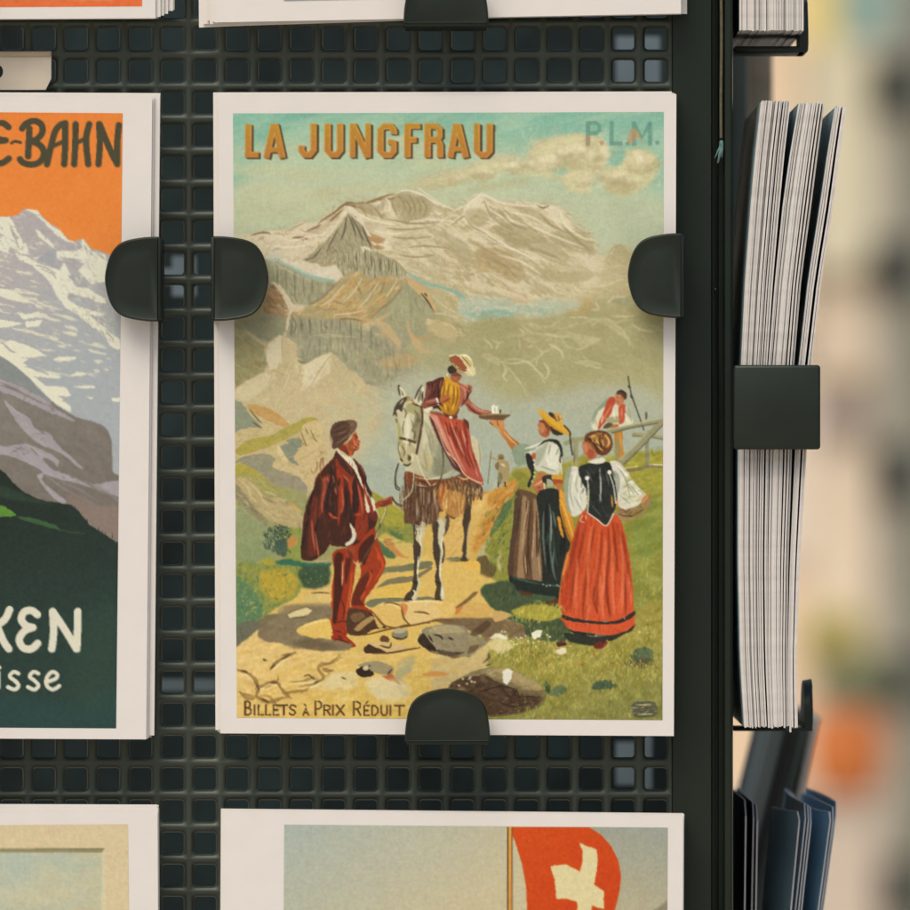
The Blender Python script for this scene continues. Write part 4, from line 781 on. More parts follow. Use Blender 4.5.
    p('e0d4b4', '285,420 320,405 345,405 310,440', soft=.2)
    p('a4684a', '455,185 490,170 530,198 515,232 488,242 462,225', rough=.05); p('7a4a34', '470,170 530,198 500,205 465,195', soft=.2, a=.9); p('3f382c', '440,150 468,132 500,165 478,182 450,182', rough=.1); S('e0d2ae', 1.1, '432,205 440,180', soft=.1); ss('7c4630', 1, '505,215 515,222|490,238 500,240', soft=.1)
    p('d8c898', '448,70 480,60 515,62 565,66 600,100 606,150 620,182 600,202 565,195 505,165 455,118', rough=.1); p('a2583c', '455,78 495,66 522,90 545,125 568,160 545,175 500,148 462,108', rough=.1); p('d0b878', '515,66 550,62 592,92 602,138 585,150 548,122', rough=.1); ss('8a7a4c', .9, '525,75 555,105 590,145|450,72 458,112 505,162 565,192', soft=.1); ss('efe2bc', 1.0, '520,64 560,66 598,100|575,160 600,190', soft=.1); S('7c3f2a', 1.3, '500,90 530,135', soft=.2)
    # tray and the reaching arm
    p('c98e58', '715,505 708,498 745,480 800,478 806,535 785,562 770,545 745,535', rough=.1); ss('8a5834', 1.1, '708,500 740,525|760,490 770,530', soft=.1); p(('c48a52', '780,560', 'b0703c', '880,640'), '768,548 805,540 850,595 905,645 860,680 825,635', rough=.1); S('d9a874', 1.2, '800,560 850,615 890,650', soft=.2)
    p('6f543c', '642,460 700,448 838,450 822,470 790,488 700,484 650,474', rough=.05); S('a58d68', 1, '650,458 740,450 830,452', soft=.1)
    p('e4dfc9', '726,396 744,386 752,400 768,390 778,446 726,446', sm=0); ss('b5ad90', .9, '745,400 748,440|765,400 768,440', soft=.1); p('5a4a38', '776,418 788,420 786,446 774,446', sm=0)
    # far herdsman
    p('8f7a52', '766,725 775,712 800,712 806,730 800,748 770,748'); p('a8936a', '745,775 775,745 815,748 838,775 835,850 820,905 800,905 795,870 778,905 760,900 770,860 765,820', rough=.2); p('7c7052', '748,780 770,760 775,800 755,810', soft=.2); p('77704e', '770,830 795,840 790,900 765,900', soft=.3, a=.7); S('b0946a', 1.6, '720,728 750,742 790,760', taper=0); S('6f6848', .8, '722,690 712,790 700,905', taper=0); ss('4a4434', 1.5, '768,890 770,925|812,890 815,922', taper=0); S('dcc79c', 1.6, '785,770 815,790', soft=.2); S('6a4a32', 1.2, '775,735 800,735', soft=.1)
    # ---- guide with the reins
    crop(290, 500, 5.69)
    p('9b3f20', '345,120 460,110 490,200 535,330 540,370 500,460 430,560 420,610 360,610 345,590 360,520 400,430 400,380 370,300', rough=.2)
    p('4f2618', '400,260 470,195 475,240 440,330 420,370 390,330', soft=.3); p('5c2c1a', '380,480 430,420 470,400 430,500 400,560 420,600 360,600 355,560', soft=.4, a=.85); ss('c0552c', 2.0, '480,260 520,340 525,390 480,460|450,400 460,440 430,500|500,300 505,350|400,570 430,520', soft=.3, a=.85)
    p('a03e1e', '340,610 400,600 440,615 472,632 460,648 400,645 345,635', rough=.1); S('3a2218', 1.2, '345,640 470,650', soft=.2)
    p('9a3c1e', '250,290 380,280 370,400 360,480 345,560 335,640 325,760 300,770 245,760 222,730 230,640 240,480 250,400', rough=.2)
    p('4c2618', '255,320 300,310 290,420 300,500 275,620 262,700 240,680 250,520', soft=.5); p('4c2618', '320,330 350,330 330,440 315,480 310,400', soft=.4, a=.8); ss('c25a30', 2.0, '352,400 345,500 325,620 318,740|240,480 236,640 230,720|310,340 300,380', soft=.3, a=.85); ss('d8a088', 1.2, '298,350 300,420 295,490', soft=.2); ss('5a2a1a', 1.4, '260,700 300,690 330,700|250,740 300,755|290,560 310,620 300,680', soft=.2, a=.8)
    p('9c3c1e', '242,765 300,765 345,795 375,828 340,840 290,825 240,795', rough=.1); ss('5a2818', 1.2, '250,790 300,800 370,832|270,770 300,790', soft=.2)
    crop(290, 410, 8.27)
    # coat
    p('4a2c20', '380,335 420,390 520,440 600,560 650,800 700,860 725,880 700,960 650,1000 560,1100 480,1130 470,1130 340,1120 345,1080 280,1180 170,1250 90,1210 100,1000 130,800 190,650 215,560 290,460 350,400', rough=.25)
    p('8a3a22', '380,400 480,500 560,600 600,700 640,850 640,1000 560,1080 520,900 520,700 460,580 390,500', soft=.5); p('3a2620', '530,560 560,640 570,800 540,900 530,1060 500,900 505,700', soft=.5)
    p('9a3e24', '390,480 440,560 440,700 420,850 400,960 390,800 400,650 380,540', soft=.6); p('7c3a28', '300,540 330,560 290,680 270,800 240,900 250,720', soft=.6); p('6a3426', '180,760 230,720 220,900 200,1080 240,1180 150,1200 160,1000', soft=.8)
    p('3d2820', '320,480 380,520 400,700 390,900 320,880 300,760 340,600', soft=.8, a=.85); p('b05c44', '265,560 320,555 310,640 280,760 270,640', soft=.6, a=.5)
    ss('c4664a', 1.5, '270,590 300,565 320,590|285,660 265,760 270,860|370,640 385,700|180,900 190,1040 210,1160|430,640 440,780 420,860|560,620 590,760 600,860', soft=.35, a=.85); ss('b8482c', 2.2, '320,850 350,885 390,890|480,560 510,700 515,820|600,600 640,760 660,860|530,865 590,865', soft=.3, a=.9)
    ss('2f1e1a', 2.0, '200,650 160,800 130,1000|410,560 400,640|340,560 310,700 300,860|520,680 520,860 510,1000|450,600 470,740 460,900|240,900 200,1020|100,1150 130,1000', soft=.4, a=.75)
    ss('cf7a5a', 1.0, '440,540 490,590|350,540 370,600|205,1000 230,1150 240,1230', soft=.2, a=.8)
    p('6a3226', '640,850 700,830 728,880 712,920 670,900', soft=.2); p('8a3e26', '640,700 680,780 700,850 660,830', soft=.3)
    # shirt, face, hat
    p('dccfb2', '385,315 430,365 500,395 520,420 560,500 595,600 605,650 570,580 520,480 440,400 390,340', rough=.1); p('dccfb2', '615,690 640,760 660,830 640,850 625,800 618,740', rough=.1); p('d8ccb0', '680,710 700,790 715,810 690,830', soft=.1); p('4a2a22', '520,395 580,450 630,540 640,620 700,720 660,720 610,600 560,480', rough=.15); ss('8c4030', 1.0, '540,420 590,480 625,560', soft=.2); p('4a3026', '385,350 470,450 530,550 500,540 440,480 400,430', soft=.2); ss('8e4230', 1.0, '400,355 470,440 520,520', soft=.2)
    p('b5613a', '520,200 545,180 560,215 563,235 580,260 572,278 575,300 560,330 520,340 510,385 495,380 440,345 400,320 380,300 450,280 490,250', rough=.1); p('7c3c26', '400,310 440,290 470,310 490,380 440,345', soft=.3); ss('6a3020', 1.2, '540,225 560,222|530,255 545,240|560,325 530,335 515,375|555,285 572,285', soft=.15); ss('d68a5c', 1.4, '530,250 540,280 560,300|500,300 530,310', soft=.25); p('d9a07c', '480,275 490,290 480,300', soft=.2)
    p('5a463a', '330,200 340,150 370,105 430,90 480,85 510,100 520,80 545,95 553,125 540,160 500,200 470,250 420,300 375,315 352,318 345,290 350,250', rough=.15); p('7a6450', '480,90 520,85 550,115 535,160 480,215 500,150', soft=.4); ss('3a2c26', 1.5, '345,190 420,170 470,140|350,230 420,220 480,190|365,270 430,240|350,160 400,130 460,100', soft=.3, a=.85); ss('9a826a', 1.0, '370,280 440,240 500,190|400,200 460,175|500,130 530,105', soft=.2, a=.85)
    # hand and reins
    p('9c5636', '700,770 740,735 800,725 840,712 850,735 840,780 800,800 740,805 715,820 700,800', rough=.15); ss('5c2e1e', 1.0, '760,740 820,750|770,775 830,775|720,790 790,800', soft=.15); ss('c47e54', 1.0, '740,740 800,735|790,760 840,745', soft=.15)
    S('4a4434', 1.1, '845,720 880,770 930,790', taper=0); S('4c4030', 1.0, '900,440 875,540 880,620 910,650', taper=0)
    S('4a3a26', 1.3, '785,800 770,880 740,960', taper=0); crop(290, 500, 5.69); S('5a4a30', 1.6, '540,30 520,120 490,215 440,300 405,360', taper=0); S('ded2a8', .8, '538,40 515,140 485,225', taper=0)
    p('d6ccb4', '340,130 365,165 375,200 360,240 320,260 315,245 350,210', rough=.1); p('98482c', '320,270 360,260 370,300 372,340 358,355 340,320 325,330', rough=.1); ss('5a2818', 1.0, '345,290 358,340|330,280 345,330', soft=.1); S('d0b48c', 1.2, '360,345 385,370 410,355', soft=.1)
    ss('c6623e', 1.4, '225,70 245,95 275,105', soft=.2, a=.8); S('c9b48c', .8, '60,340 130,352 200,345 240,330', soft=.2, a=.7)

    # ---- fence and the man leaning on it
    crop(580, 370, 8.28)
    p('a7a684', '-80,600 10,570 20,590 -60,620', soft=.2)
    p('a09a72', '430,515 560,525 745,560 745,585 560,555 430,545', sm=0); S('6f6a50', 1.0, '430,545 560,555 745,585', soft=.1, taper=0)
    S('4a4334', 1.2, '398,50 412,140 430,220 470,330 530,500', taper=0); ss('4a4334', 1.8, '395,130 420,150|415,205 440,240', soft=.1)
    p('8d8866', '538,560 570,560 572,810 540,820', sm=0); p('8a7a5a', '360,830 480,805 560,785 745,790 745,810 560,812 480,830 400,845', rough=.3, sm=0); ss('d8cda0', .9, '360,815 480,795|570,780 650,785 745,790', soft=.1, taper=0); S('8a7a52', 1, '590,650 605,710', soft=.1)
    p('b8823c', '285,500 345,500 350,620 360,700 310,760 290,640', rough=.2); p('8f8a62', '290,560 330,640 310,760 290,740', soft=.5, a=.8); S('d69a54', 1.4, '330,520 340,640', soft=.3)
    p('d6ceb0', '90,440 120,360 180,320 240,250 290,260 380,290 440,430 400,460 320,470 250,440 160,490 110,490', rough=.2); p('8f9c80', '95,440 110,370 160,300 220,240 240,232 220,290 150,340 120,390', soft=.3); p('b8523a', '150,490 160,420 200,330 235,232 290,230 285,290 240,380 190,450', rough=.15); p('be5a3e', '320,300 370,280 372,340 360,430 320,440 320,360', rough=.15); ss('d08462', 1.2, '180,440 220,360 260,290|345,310 345,400', soft=.25); p('a9a07a', '215,400 310,385 320,430 240,440', soft=.2); p('5d5440', '190,480 220,440 270,445 240,480', soft=.2); ss('b0a684', 1, '390,310 410,380 430,430|120,400 140,460', soft=.2)
    p('b87048', '255,460 300,445 318,462 290,480 255,480', rough=.1); p('b27250', '292,210 310,180 350,200 365,240 340,285 310,290 290,260', rough=.1); p('5a4232', '300,185 330,162 375,178 388,215 370,245 352,225 330,200 305,205', rough=.1); ss('6a3a26', 1.0, '305,225 325,225|300,255 320,262', soft=.1); p('d8cbb0', '280,290 310,300 290,340 270,350', soft=.1)
    p('948f6c', '200,495 420,450 745,385 745,420 420,480 260,525', sm=0, rough=.1); S('b9b28a', 1.2, '210,500 420,455 745,388', taper=0, soft=.1); S('5f5a44', 1.0, '260,525 420,482 745,424', taper=0, soft=.1)
    p('979270', '300,760 420,660 560,500 690,400 745,395 600,540 470,670 370,780', sm=0, rough=.1); S('6a654c', 1.2, '360,785 480,670 600,545 700,440', taper=0, soft=.1); ss('b4ad86', 1.0, '310,755 440,640 600,470', soft=.1); p('6f6a52', '540,360 552,345 560,380 550,410 538,400', soft=.1)
    # fence stub behind the women
    crop(480, 370, 4.789)
    p('9c9670', '402,345 440,325 495,320 490,340 470,345 468,460 450,460 446,355 410,362', rough=.2); S('6f6a4e', 1, '450,360 452,455', soft=.2)

    # ---- woman with the tray
    crop(490, 400, 7.58)
    p('3c3a2e', '470,195 560,250 500,265 470,245', soft=.1); p('aa6642', '362,185 385,150 410,140 440,180 470,205 455,250 430,280 400,275 375,258 368,225', rough=.1); p('7c4630', '400,145 440,175 470,205 450,230 420,200', soft=.3, a=.85); p('3d3428', '415,150 445,170 485,205 555,255 500,265 470,245 455,205', rough=.1); ss('5c2e20', .9, '370,200 385,198|368,232 385,236', soft=.1); S('d29a70', 1.2, '375,215 390,250', soft=.2)
    p('d6a43a', '360,62 400,80 480,140 560,190 610,245 600,262 550,250 470,205 405,150 375,105', rough=.1); p('b98424', '375,105 470,200 560,250 600,262 540,235 450,170', soft=.2, a=.8); p('c99a4c', '480,110 520,100 550,135 548,170 500,160', rough=.2); p('3a3426', '440,100 460,90 490,120 500,150 470,130', rough=.1); dd('b4593a', 1.1, '490,125 520,130'); dd('5a6a3c', 1.0, '505,155 525,150'); dd('e0c070', 1.0, '535,125 540,160'); ss('3d3a2c', 1.5, '560,190 600,235 610,260|605,255 612,330 625,420', taper=0)
    p('8f9a80', '165,375 200,340 260,330 300,350 290,420 270,480 230,492 190,480 175,430', rough=.15); p('ccc6ae', '270,400 340,370 400,300 470,290 520,310 540,380 540,480 520,560 450,560 400,540 345,530 330,470 300,440', rough=.15)
    p('a3a88e', '340,400 400,350 420,330 440,320 400,440 350,500', soft=.5, a=.85); p('dcd6c0', '430,380 500,340 520,420 510,520 450,520 430,470', soft=.6); ss('8c927a', 1.2, '280,380 350,370|460,340 440,420|380,500 430,520 500,540|520,360 500,420|300,350 270,400', soft=.3, a=.8); ss('e6e0cc', 1.4, '260,370 330,350 400,320|420,440 460,500', soft=.3)
    p('302e2a', '270,412 300,408 330,450 335,520 330,580 300,660 280,640 310,560 280,490', rough=.1); p('2f2d28', '410,305 460,292 520,310 548,390 540,470 525,460 530,400 510,340 450,310 400,330 360,350', rough=.1); dd('e6dfcc', .9, '330,455 335,490 338,550 335,580 318,618'); p('b8603c', '315,410 345,405 345,440 325,450', soft=.1)
    p('b8724a', '365,550 430,560 440,590 380,650 360,690 330,680 325,640 350,600', rough=.1); S('dba878', 1.4, '430,575 380,625 335,650', soft=.2); p('b0704c', '340,650 400,640 408,690 370,712 345,695', rough=.1); ss('7c4630', .9, '355,665 390,660|360,690 395,685', soft=.1)
    p('34342e', '400,580 470,570 475,640 430,640 400,620', soft=.2); S('d8d0b8', 1.4, '410,630 420,690 460,710 495,690 500,650', taper=0); p('a9a88e', '430,600 470,610 480,650 440,660', soft=.3); S('e0d8c0', 1.0, '540,430 542,580', taper=0)
    p('d09a3c', '470,570 540,565 545,600 480,610', rough=.2); p('a4562c', '480,600 545,605 540,640 490,640', rough=.3); p('b8764a', '500,640 540,640 545,740 510,700', rough=.2)
    crop(500, 500, 5.6875)
    p('6a5038', '88,-40 130,-60 210,-30 235,20 240,460 200,470 100,450 45,420 50,320 70,180', rough=.2); p('574334', '88,-40 120,-20 110,120 80,300 75,430 45,420 55,280 75,120', soft=.4)
    p('9a7c5c', '130,-20 160,20 150,200 130,330 140,460 100,450 105,300 120,120', soft=.5); p('93785a', '190,0 220,40 225,230 235,400 235,460 190,460 180,330 195,180', soft=.5)
    ss('4a3626', 1.5, '150,0 150,100 130,220|180,20 165,140 160,300 180,430|205,60 210,200 205,330|170,260 150,340 160,440|110,40 95,200|225,200 215,320', soft=.3, a=.85); ss('b99a76', 1.3, '165,0 140,140 125,280|195,100 190,240 180,340|220,320 228,440|140,300 150,420', soft=.3, a=.85)
    p('2c3029', '215,-40 330,-60 345,60 395,210 390,290 350,420 345,540 300,545 245,500 240,440 232,250 220,100', rough=.2); ss('6f7c70', 1.7, '280,20 290,120 285,260 300,400|300,60 320,160|250,60 245,200 260,380|310,260 300,380 320,460', soft=.4, a=.75); ss('1c1f1b', 2.0, '340,60 350,200 345,330|265,0 265,200 280,420|370,200 360,320', soft=.4); ss('a8b0a0', .9, '290,60 292,180 290,240', soft=.3, a=.8); ss('3f5a4c', 1.4, '300,160 310,300 330,380|270,180 268,260', soft=.4, a=.7)
    p('28302a', '55,430 120,445 240,465 300,490 345,490 340,540 290,545 180,530 90,510 55,470', rough=.3); ss('4a6a52', 1.4, '70,440 150,462 230,478|240,480 340,490', soft=.3, a=.8); dd('b8c0a8', .9, '245,480 265,490 285,486 325,484 335,490', a=.8); p('5a3a2a', '110,515 160,525 190,538 160,545 120,535', soft=.2); p('5c3c2c', '250,585 300,570 335,555 330,590 290,598', soft=.2); ss('2a2c26', 1.3, '330,540 330,570', soft=.2)
    p(('d69a3c', '350,0', 'b87a2c', '430,300'), '340,-60 375,-20 410,100 435,220 445,320 425,300 390,230 360,140 340,60', rough=.1); ss('e6b860', 1.0, '350,0 390,120 430,260', soft=.2); p('d09234', '325,100 340,100 350,150 362,205 355,212 340,180', rough=.1); ss('8a5a20', 1, '345,30 380,180 430,290', soft=.2)

    # ---- woman seen from behind
    p('c8bea4', '380,-30 405,-30 440,10 445,80 415,95 390,60', soft=.2)
    sk = '470,60 520,70 600,140 650,80 685,110 720,240 745,400 762,620 762,720 720,745 620,770 480,750 380,740 348,700 340,600 360,420 400,270 440,130'
    p(('c4552e', '560,150', 'cc5a34', '560,720'), sk, rough=.2)
    p('b04424', '445,120 480,80 470,250 430,400 400,600 350,640 360,440 400,280', soft=.8, a=.7)
    ss('8a3a1c', 2.4, '490,130 460,280 420,460 400,640|540,140 510,320 480,520 470,680|580,160 570,340 550,480 555,640|615,150 620,320 605,480 625,680|665,130 690,300 710,500 715,660|460,110 420,280 380,460|640,120 660,300 665,420|690,160 725,360 745,540|545,470 535,560 555,650|610,460 610,560 630,660', soft=.5, a=.8)
    ss('dd7a52', 2.6, '520,150 500,330 500,480|600,220 590,400 585,640|680,200 700,400 690,640|640,260 640,460 650,660|440,330 430,520 430,660|500,480 505,600 495,700|730,420 748,600|570,420 575,560 590,680', soft=.6, a=.75)
    h(sk, 130, 92, 22, 1.3, ['d86a42', 'a04020', 'cf5c36', 'de7c54', '8f3a1e'], a=.4, jit=5, soft=.3)
    p('c46a34', '380,300 395,330 380,400 355,430 340,600 330,600 350,430', soft=.2); S('e0a05c', .9, '395,280 365,400 360,430', soft=.2)
    p('35322c', '350,648 420,670 500,682 600,690 680,680 762,632 762,655 690,698 600,706 490,698 410,690 350,668', rough=.2); p('2f2e2a', '350,725 420,742 500,755 600,768 700,752 762,708 758,725 700,765 600,785 480,775 380,750', rough=.3); ss('8c7c6c', 1.2, '585,690 615,692|700,660 712,680|480,680 500,684', soft=.2)
    p('30342e', '430,770 560,770 620,780 700,765 620,800 500,815 440,800', rough=.5); p('8a3a28', '540,810 570,795 612,800 600,830 570,845 530,838', rough=.2); p('7c3a2a', '340,800 370,798 360,820', soft=.2); dd('e0c88c', .8, '545,770 550,800 610,800 390,790 400,830', a=.9)
    crop(480, 370, 4.789)
    p('9d8058', '655,665 720,640 780,620 812,590 815,640 780,690 720,716 670,716', rough=.2); h('655,665 812,600 815,640 720,716 670,716', 70, -20, 4, .8, ['6b5236', 'bca272', '8a6c46', '54402c'], a=.8, jit=40); S('5c4630', 1.1, '660,690 720,700 790,665', soft=.1)
    p('d6cfba', '440,462 480,475 500,540 510,600 510,650 480,690 450,698 420,670 412,560 415,490', rough=.15); p('9aa088', '402,560 415,480 440,465 425,540 425,640 440,690 415,660', soft=.4); ss('a3a58e', 1.3, '440,500 430,580 450,660|470,500 460,560 490,630|450,600 490,680|500,560 480,600', soft=.3, a=.85); ss('e8e2d0', 1.3, '455,480 450,540|470,580 480,650', soft=.3)
    p('d6cfba', '620,440 660,440 700,480 740,540 790,590 795,610 750,650 690,665 660,640 655,560 630,500', rough=.15); p('a8aa94', '640,480 670,520 660,600 650,560', soft=.4); ss('a3a58e', 1.4, '660,460 700,530 720,620|690,520 740,600|670,600 720,640|720,550 760,600', soft=.3, a=.85); ss('ebe5d4', 1.4, '650,450 690,490 730,550|740,570 780,600', soft=.3); p('c98e58', '780,610 812,590 800,620 770,640', soft=.2)
    p('30332d', '470,470 520,445 570,442 620,445 640,520 655,600 640,680 605,742 560,710 510,680 520,600 490,540', rough=.15); ss('6a7068', 1.2, '575,460 580,540 575,620|510,480 540,540|600,470 620,560|530,640 580,700|560,580 590,640', soft=.35, a=.75); S('cfcab8', .9, '572,470 578,560 574,640', soft=.15); h('480,470 620,450 650,600 605,735 520,670', 50, 80, 9, 1, ['1e211d', '4a4f47', '272a25'], a=.6, soft=.2)
    ss('d9d2be', 1.2, '515,520 520,600 515,680|620,500 640,560 650,640|510,680 560,715 605,745 640,685', taper=0); dd('e4ddca', 2.2, '513,518 620,490'); ss('d9b8a0', .9, '495,690 480,720 500,730|505,690 510,720', soft=.1); ss('d0904c', 1.4, '630,600 635,660|655,620 660,660', soft=.15)
    p('dcd3bc', '515,440 560,425 590,420 600,440 560,450', soft=.1)
    p('b4704c', '490,345 510,320 540,330 560,400 545,425 520,425 500,400 490,375', rough=.1); ss('7c3c28', 1, '492,350 505,348|500,395 515,400', soft=.1); p('a04a34', '520,380 545,390 540,420 520,420', soft=.3, a=.7); p('6a4228', '500,340 510,305 550,290 600,292 630,320 632,370 610,400 580,410 555,390 535,350', rough=.1); p('a8783c', '530,310 580,300 600,330 570,350 540,340', soft=.3); p('8f5a30', '585,305 615,315 628,360 600,375 590,340', rough=.1); ss('d6b06c', 1.1, '535,315 570,308 595,325|600,310 620,345 605,370|560,360 590,390|530,335 560,350', soft=.15); ss('402818', 1.0, '590,300 585,345 600,380|540,345 570,395|510,320 540,345', soft=.15)
    # ---- second working of the ground
    crop(233, 569, 4.1)
    h('15,290 480,320 720,350 900,350 900,600 15,600', 110, -12, 16, 4, ['e0c47c', 'd3ac58', 'e2cb92', 'cfae66', 'd9b65e'], a=.4, soft=1.2); CR('15,240 900,240 900,620 15,620', 11, 10, 4, -12, off=131, warp=3, soft=3)
    md = '12,-10 120,-20 275,-10 300,40 280,80 250,120 190,150 120,200 60,230 12,250'
    p('8c8f4e', md, rough=1.4, soft=.8, tex=12); p('64805c', '12,40 60,60 110,120 120,190 60,230 12,240', soft=2, rough=1.2, tex=10); p('b39a3e', '110,20 200,0 260,30 250,100 180,130 130,100', soft=2, rough=1.5, tex=12)
    h(md, 260, -75, 4.2, 1, ['c0a844', '8f9648', '5b7f58', 'd0b85c', '47694c', '7d8a46', '3f6a56'], a=.7, jit=35); p('6f6c5a', '12,238 60,212 112,222 70,276 40,296 12,312', soft=.8, rough=1, tex=6)
    p('46583f', '265,20 300,-10 390,-10 390,60 330,80 290,70', soft=1, rough=1.4, tex=10); dd('8f9a68', .7, '300,20 320,40 340,10 360,30 310,55 345,50', a=.8)
    shd = '100,262 130,230 200,178 290,150 395,150 400,200 330,208 262,238 276,268 390,286 490,310 440,334 340,334 260,314 180,302 120,292'
    p('85755a', shd, soft=.5, rough=1, tex=9); CR(shd, 12, 12, 4, -8, off=133, warp=2); p('6b5c44', '250,300 330,290 420,312 400,330 300,326', soft=1, rough=.8, a=.7); p('a08c62', '200,150 300,140 390,140 390,152 280,156 190,186', soft=.8, a=.7)
    p('d8c592', '222,186 250,172 300,158 326,170 310,186 262,200 232,200', sm=0, rough=.5); p('dcb968', '262,244 330,212 392,206 402,270 340,284 284,268', rough=.6, tex=7); p('d9ba76', '338,92 402,78 404,132 360,138 345,118', sm=0, rough=.5, tex=6); ss('5b4c36', 1, '320,100 360,96 400,100|240,200 300,196', soft=.3)
    p('553c28', '468,176 500,160 560,176 590,210 622,240 540,270 470,262', rough=.6, tex=8); p('a98a5a', '498,242 556,196 584,200 540,232 516,254', rough=.4); p('7a5c3e', '480,190 520,176 540,196 500,220', rough=.4)
    for q_, c_ in (('574,172 612,142 664,140 700,168 704,214 664,238 620,226 596,200', 'd9b56c'), ('578,182 600,192 614,232 600,242 586,220', 'cdaa66'), ('690,152 724,130 800,126 860,134 884,176 800,212 724,226 700,202', 'dcbd80'), ('690,140 716,150 706,188 690,176', 'd08a50'), ('800,128 900,140 905,190 860,200 840,160', 'dbb870'), ('560,255 640,240 720,240 740,270 700,300 600,290 540,300', 'd8b664')):
        p(c_, q_, rough=.5, tex=6)
    ss('6d4c28', 1.6, '574,176 596,206 622,232 664,240|470,264 540,270 640,246 740,230 850,208 905,214|690,150 700,200 724,228|740,176 780,178 806,186|614,150 640,138 690,150', soft=.2, a=.85); ss('efd9a4', 1.4, '600,150 650,144 690,166|724,136 800,132 860,140|280,240 340,218 390,212', soft=.4, a=.6)
    p('8b8168', '648,272 662,248 690,240 716,252 714,276 684,286 660,282', rough=.4); p('b5a884', '660,248 690,240 712,250 690,262 664,262', rough=.3); p('4d3f2c', '650,274 690,282 714,272 706,284 676,290', rough=.3)
    p('63482e', '602,286 616,270 640,284 634,302 612,300', rough=.4); p('4a3424', '540,328 556,306 590,312 622,334 616,346 546,344', rough=.4); p('cfb078', '560,306 600,296 650,302 706,316 694,334 640,342 600,326', rough=.4, tex=5); ss('5a4024', 1.4, '545,345 640,344 720,330 770,322|600,312 640,322 650,300', soft=.2)
    bd = '758,292 780,254 830,230 905,228 960,250 960,350 905,356 850,350 800,328'
    p('95886a', bd, rough=.5, tex=8); p('b0a078', '800,250 840,234 905,232 950,256 880,262 830,262', rough=.5, a=.9); p('3c2f24', '756,292 778,262 800,288 836,336 810,332 776,316', rough=.4); p('4f4030', '840,330 905,340 950,340 905,356 850,350', rough=.4, a=.8); CR(bd, 14, 6, 3, 20, off=137, soft=.6); ss('332820', 1.4, '820,268 850,276 860,290|880,280 905,290|800,270 820,300', soft=.2)
    p('9c8f6c', '512,396 534,384 600,378 656,404 644,432 590,426 556,410', rough=.4, tex=7); p('372a22', '504,416 524,400 548,404 578,428 560,442 516,438', rough=.3); p('e3d2a0', '530,404 548,396 552,410 538,414', rough=.2, a=.85); dd('3a2c22', .8, '560,396'); p('b3572c', '608,440 650,430 668,446 694,476 660,462 640,456', sm=0, rough=.5, a=.85); ss('4a3a2a', 1.4, '632,434 654,408', soft=.2)
    p('a9a27c', '660,440 700,396 748,376 726,416 690,440 710,470 680,460', soft=1, rough=1, a=.75); p('cb9350', '786,426 840,418 884,430 842,438 800,436', soft=.4, rough=.6); p('d6c69c', '560,470 640,450 720,470 720,530 600,540', soft=2, rough=1.5, a=.55); p('d9c694', '300,470 400,440 440,470 380,500', soft=1.5, rough=1, a=.6)
    ss('8f7042', 2.4, '15,408 50,424 88,448 104,484 100,514|84,452 104,482 150,464 184,468 208,508 244,530|152,412 178,384 226,350 262,344|270,482 330,470 372,446 348,404 400,382 436,352|104,490 98,522 148,546 206,530|370,404 404,418|20,500 56,528 90,532|208,508 260,500 300,500', soft=.3, a=.75, rough=.9)
    ss('5a4429', 1.6, '290,440 312,434 330,452|152,412 172,390|196,370 238,346|30,412 60,424|96,470 106,500|150,464 180,466|330,470 356,454|110,528 148,546|120,370 140,374', soft=.2, a=.85, rough=.6)
    ss('eedaa6', 1.6, '160,420 190,388 240,356|110,496 150,474 184,478|276,490 334,480 376,454|20,420 60,436 84,460', soft=.4, a=.55)
    h('15,320 460,340 460,540 15,540', 50, -20, 8, 1.4, ['b58c4c', 'c29a58', 'a8834a'], a=.35, soft=.5)
    # second working of the meadow
    crop(444, 569, 3.922)
    gm = '160,260 250,200 330,190 460,230 620,250 745,220 760,0 858,0 858,592 280,592 400,520 400,460 370,420 290,390 190,380 150,370'
    CR(gm, 16, 9, 6, 0, off=141, warp=3, soft=2); CR('560,-420 858,-480 858,60 745,120 700,-120', 12, 10, 5, -15, off=143, warp=3, soft=3)
    sd = '158,100 200,60 262,52 300,100 400,140 452,150 458,196 520,262 600,290 440,280 330,240 330,190 240,156'
    p('4c573c', sd, soft=1, rough=1.6, tex=10); h(sd, 170, -72, 6, 1, ['3c472f', '5c6848', '47543a', '6f7448', '2f3a2c'], a=.7, jit=25)
    p('a79c44', '264,164 340,140 440,146 458,186 390,204 310,190', soft=.8, rough=1.6, tex=10); h('250,190 340,130 460,140 470,200 320,210', 110, -70, 6, .9, ['c4b454', 'a89a40', '8a8a3e', 'd2c468'], a=.8, jit=22)
    h(gm, 620, -80, 6, .9, ['bdae54', '8f8a3c', '6f7438', 'd0c066', '5d6838', 'a89c46', 'c8b85e'], a=.65, jit=24, curve=.2)
    h('160,300 240,250 460,240 560,280 560,360 300,380', 150, -80, 7, .9, ['d0c068', 'b5a64c', '87853c', '5a6036', 'ded08a'], a=.75, jit=24)
    for q_ in ('590,470 620,440 660,436 680,466 640,474', '390,470 400,440 420,460 410,490', '720,360 750,310 810,306 820,360 770,384'): h(q_, 34, -80, 5, 1.1, ['46533a', '56623f', '3a4632'], a=.8)
    h('700,370 760,330 820,350 800,392', 26, -80, 4, 1, ['6a4a34', '7a5a3a', '4c4a30'], a=.8); dd('cfc07a', .9, '736,376 756,380 730,350 792,378 770,360', a=.8)
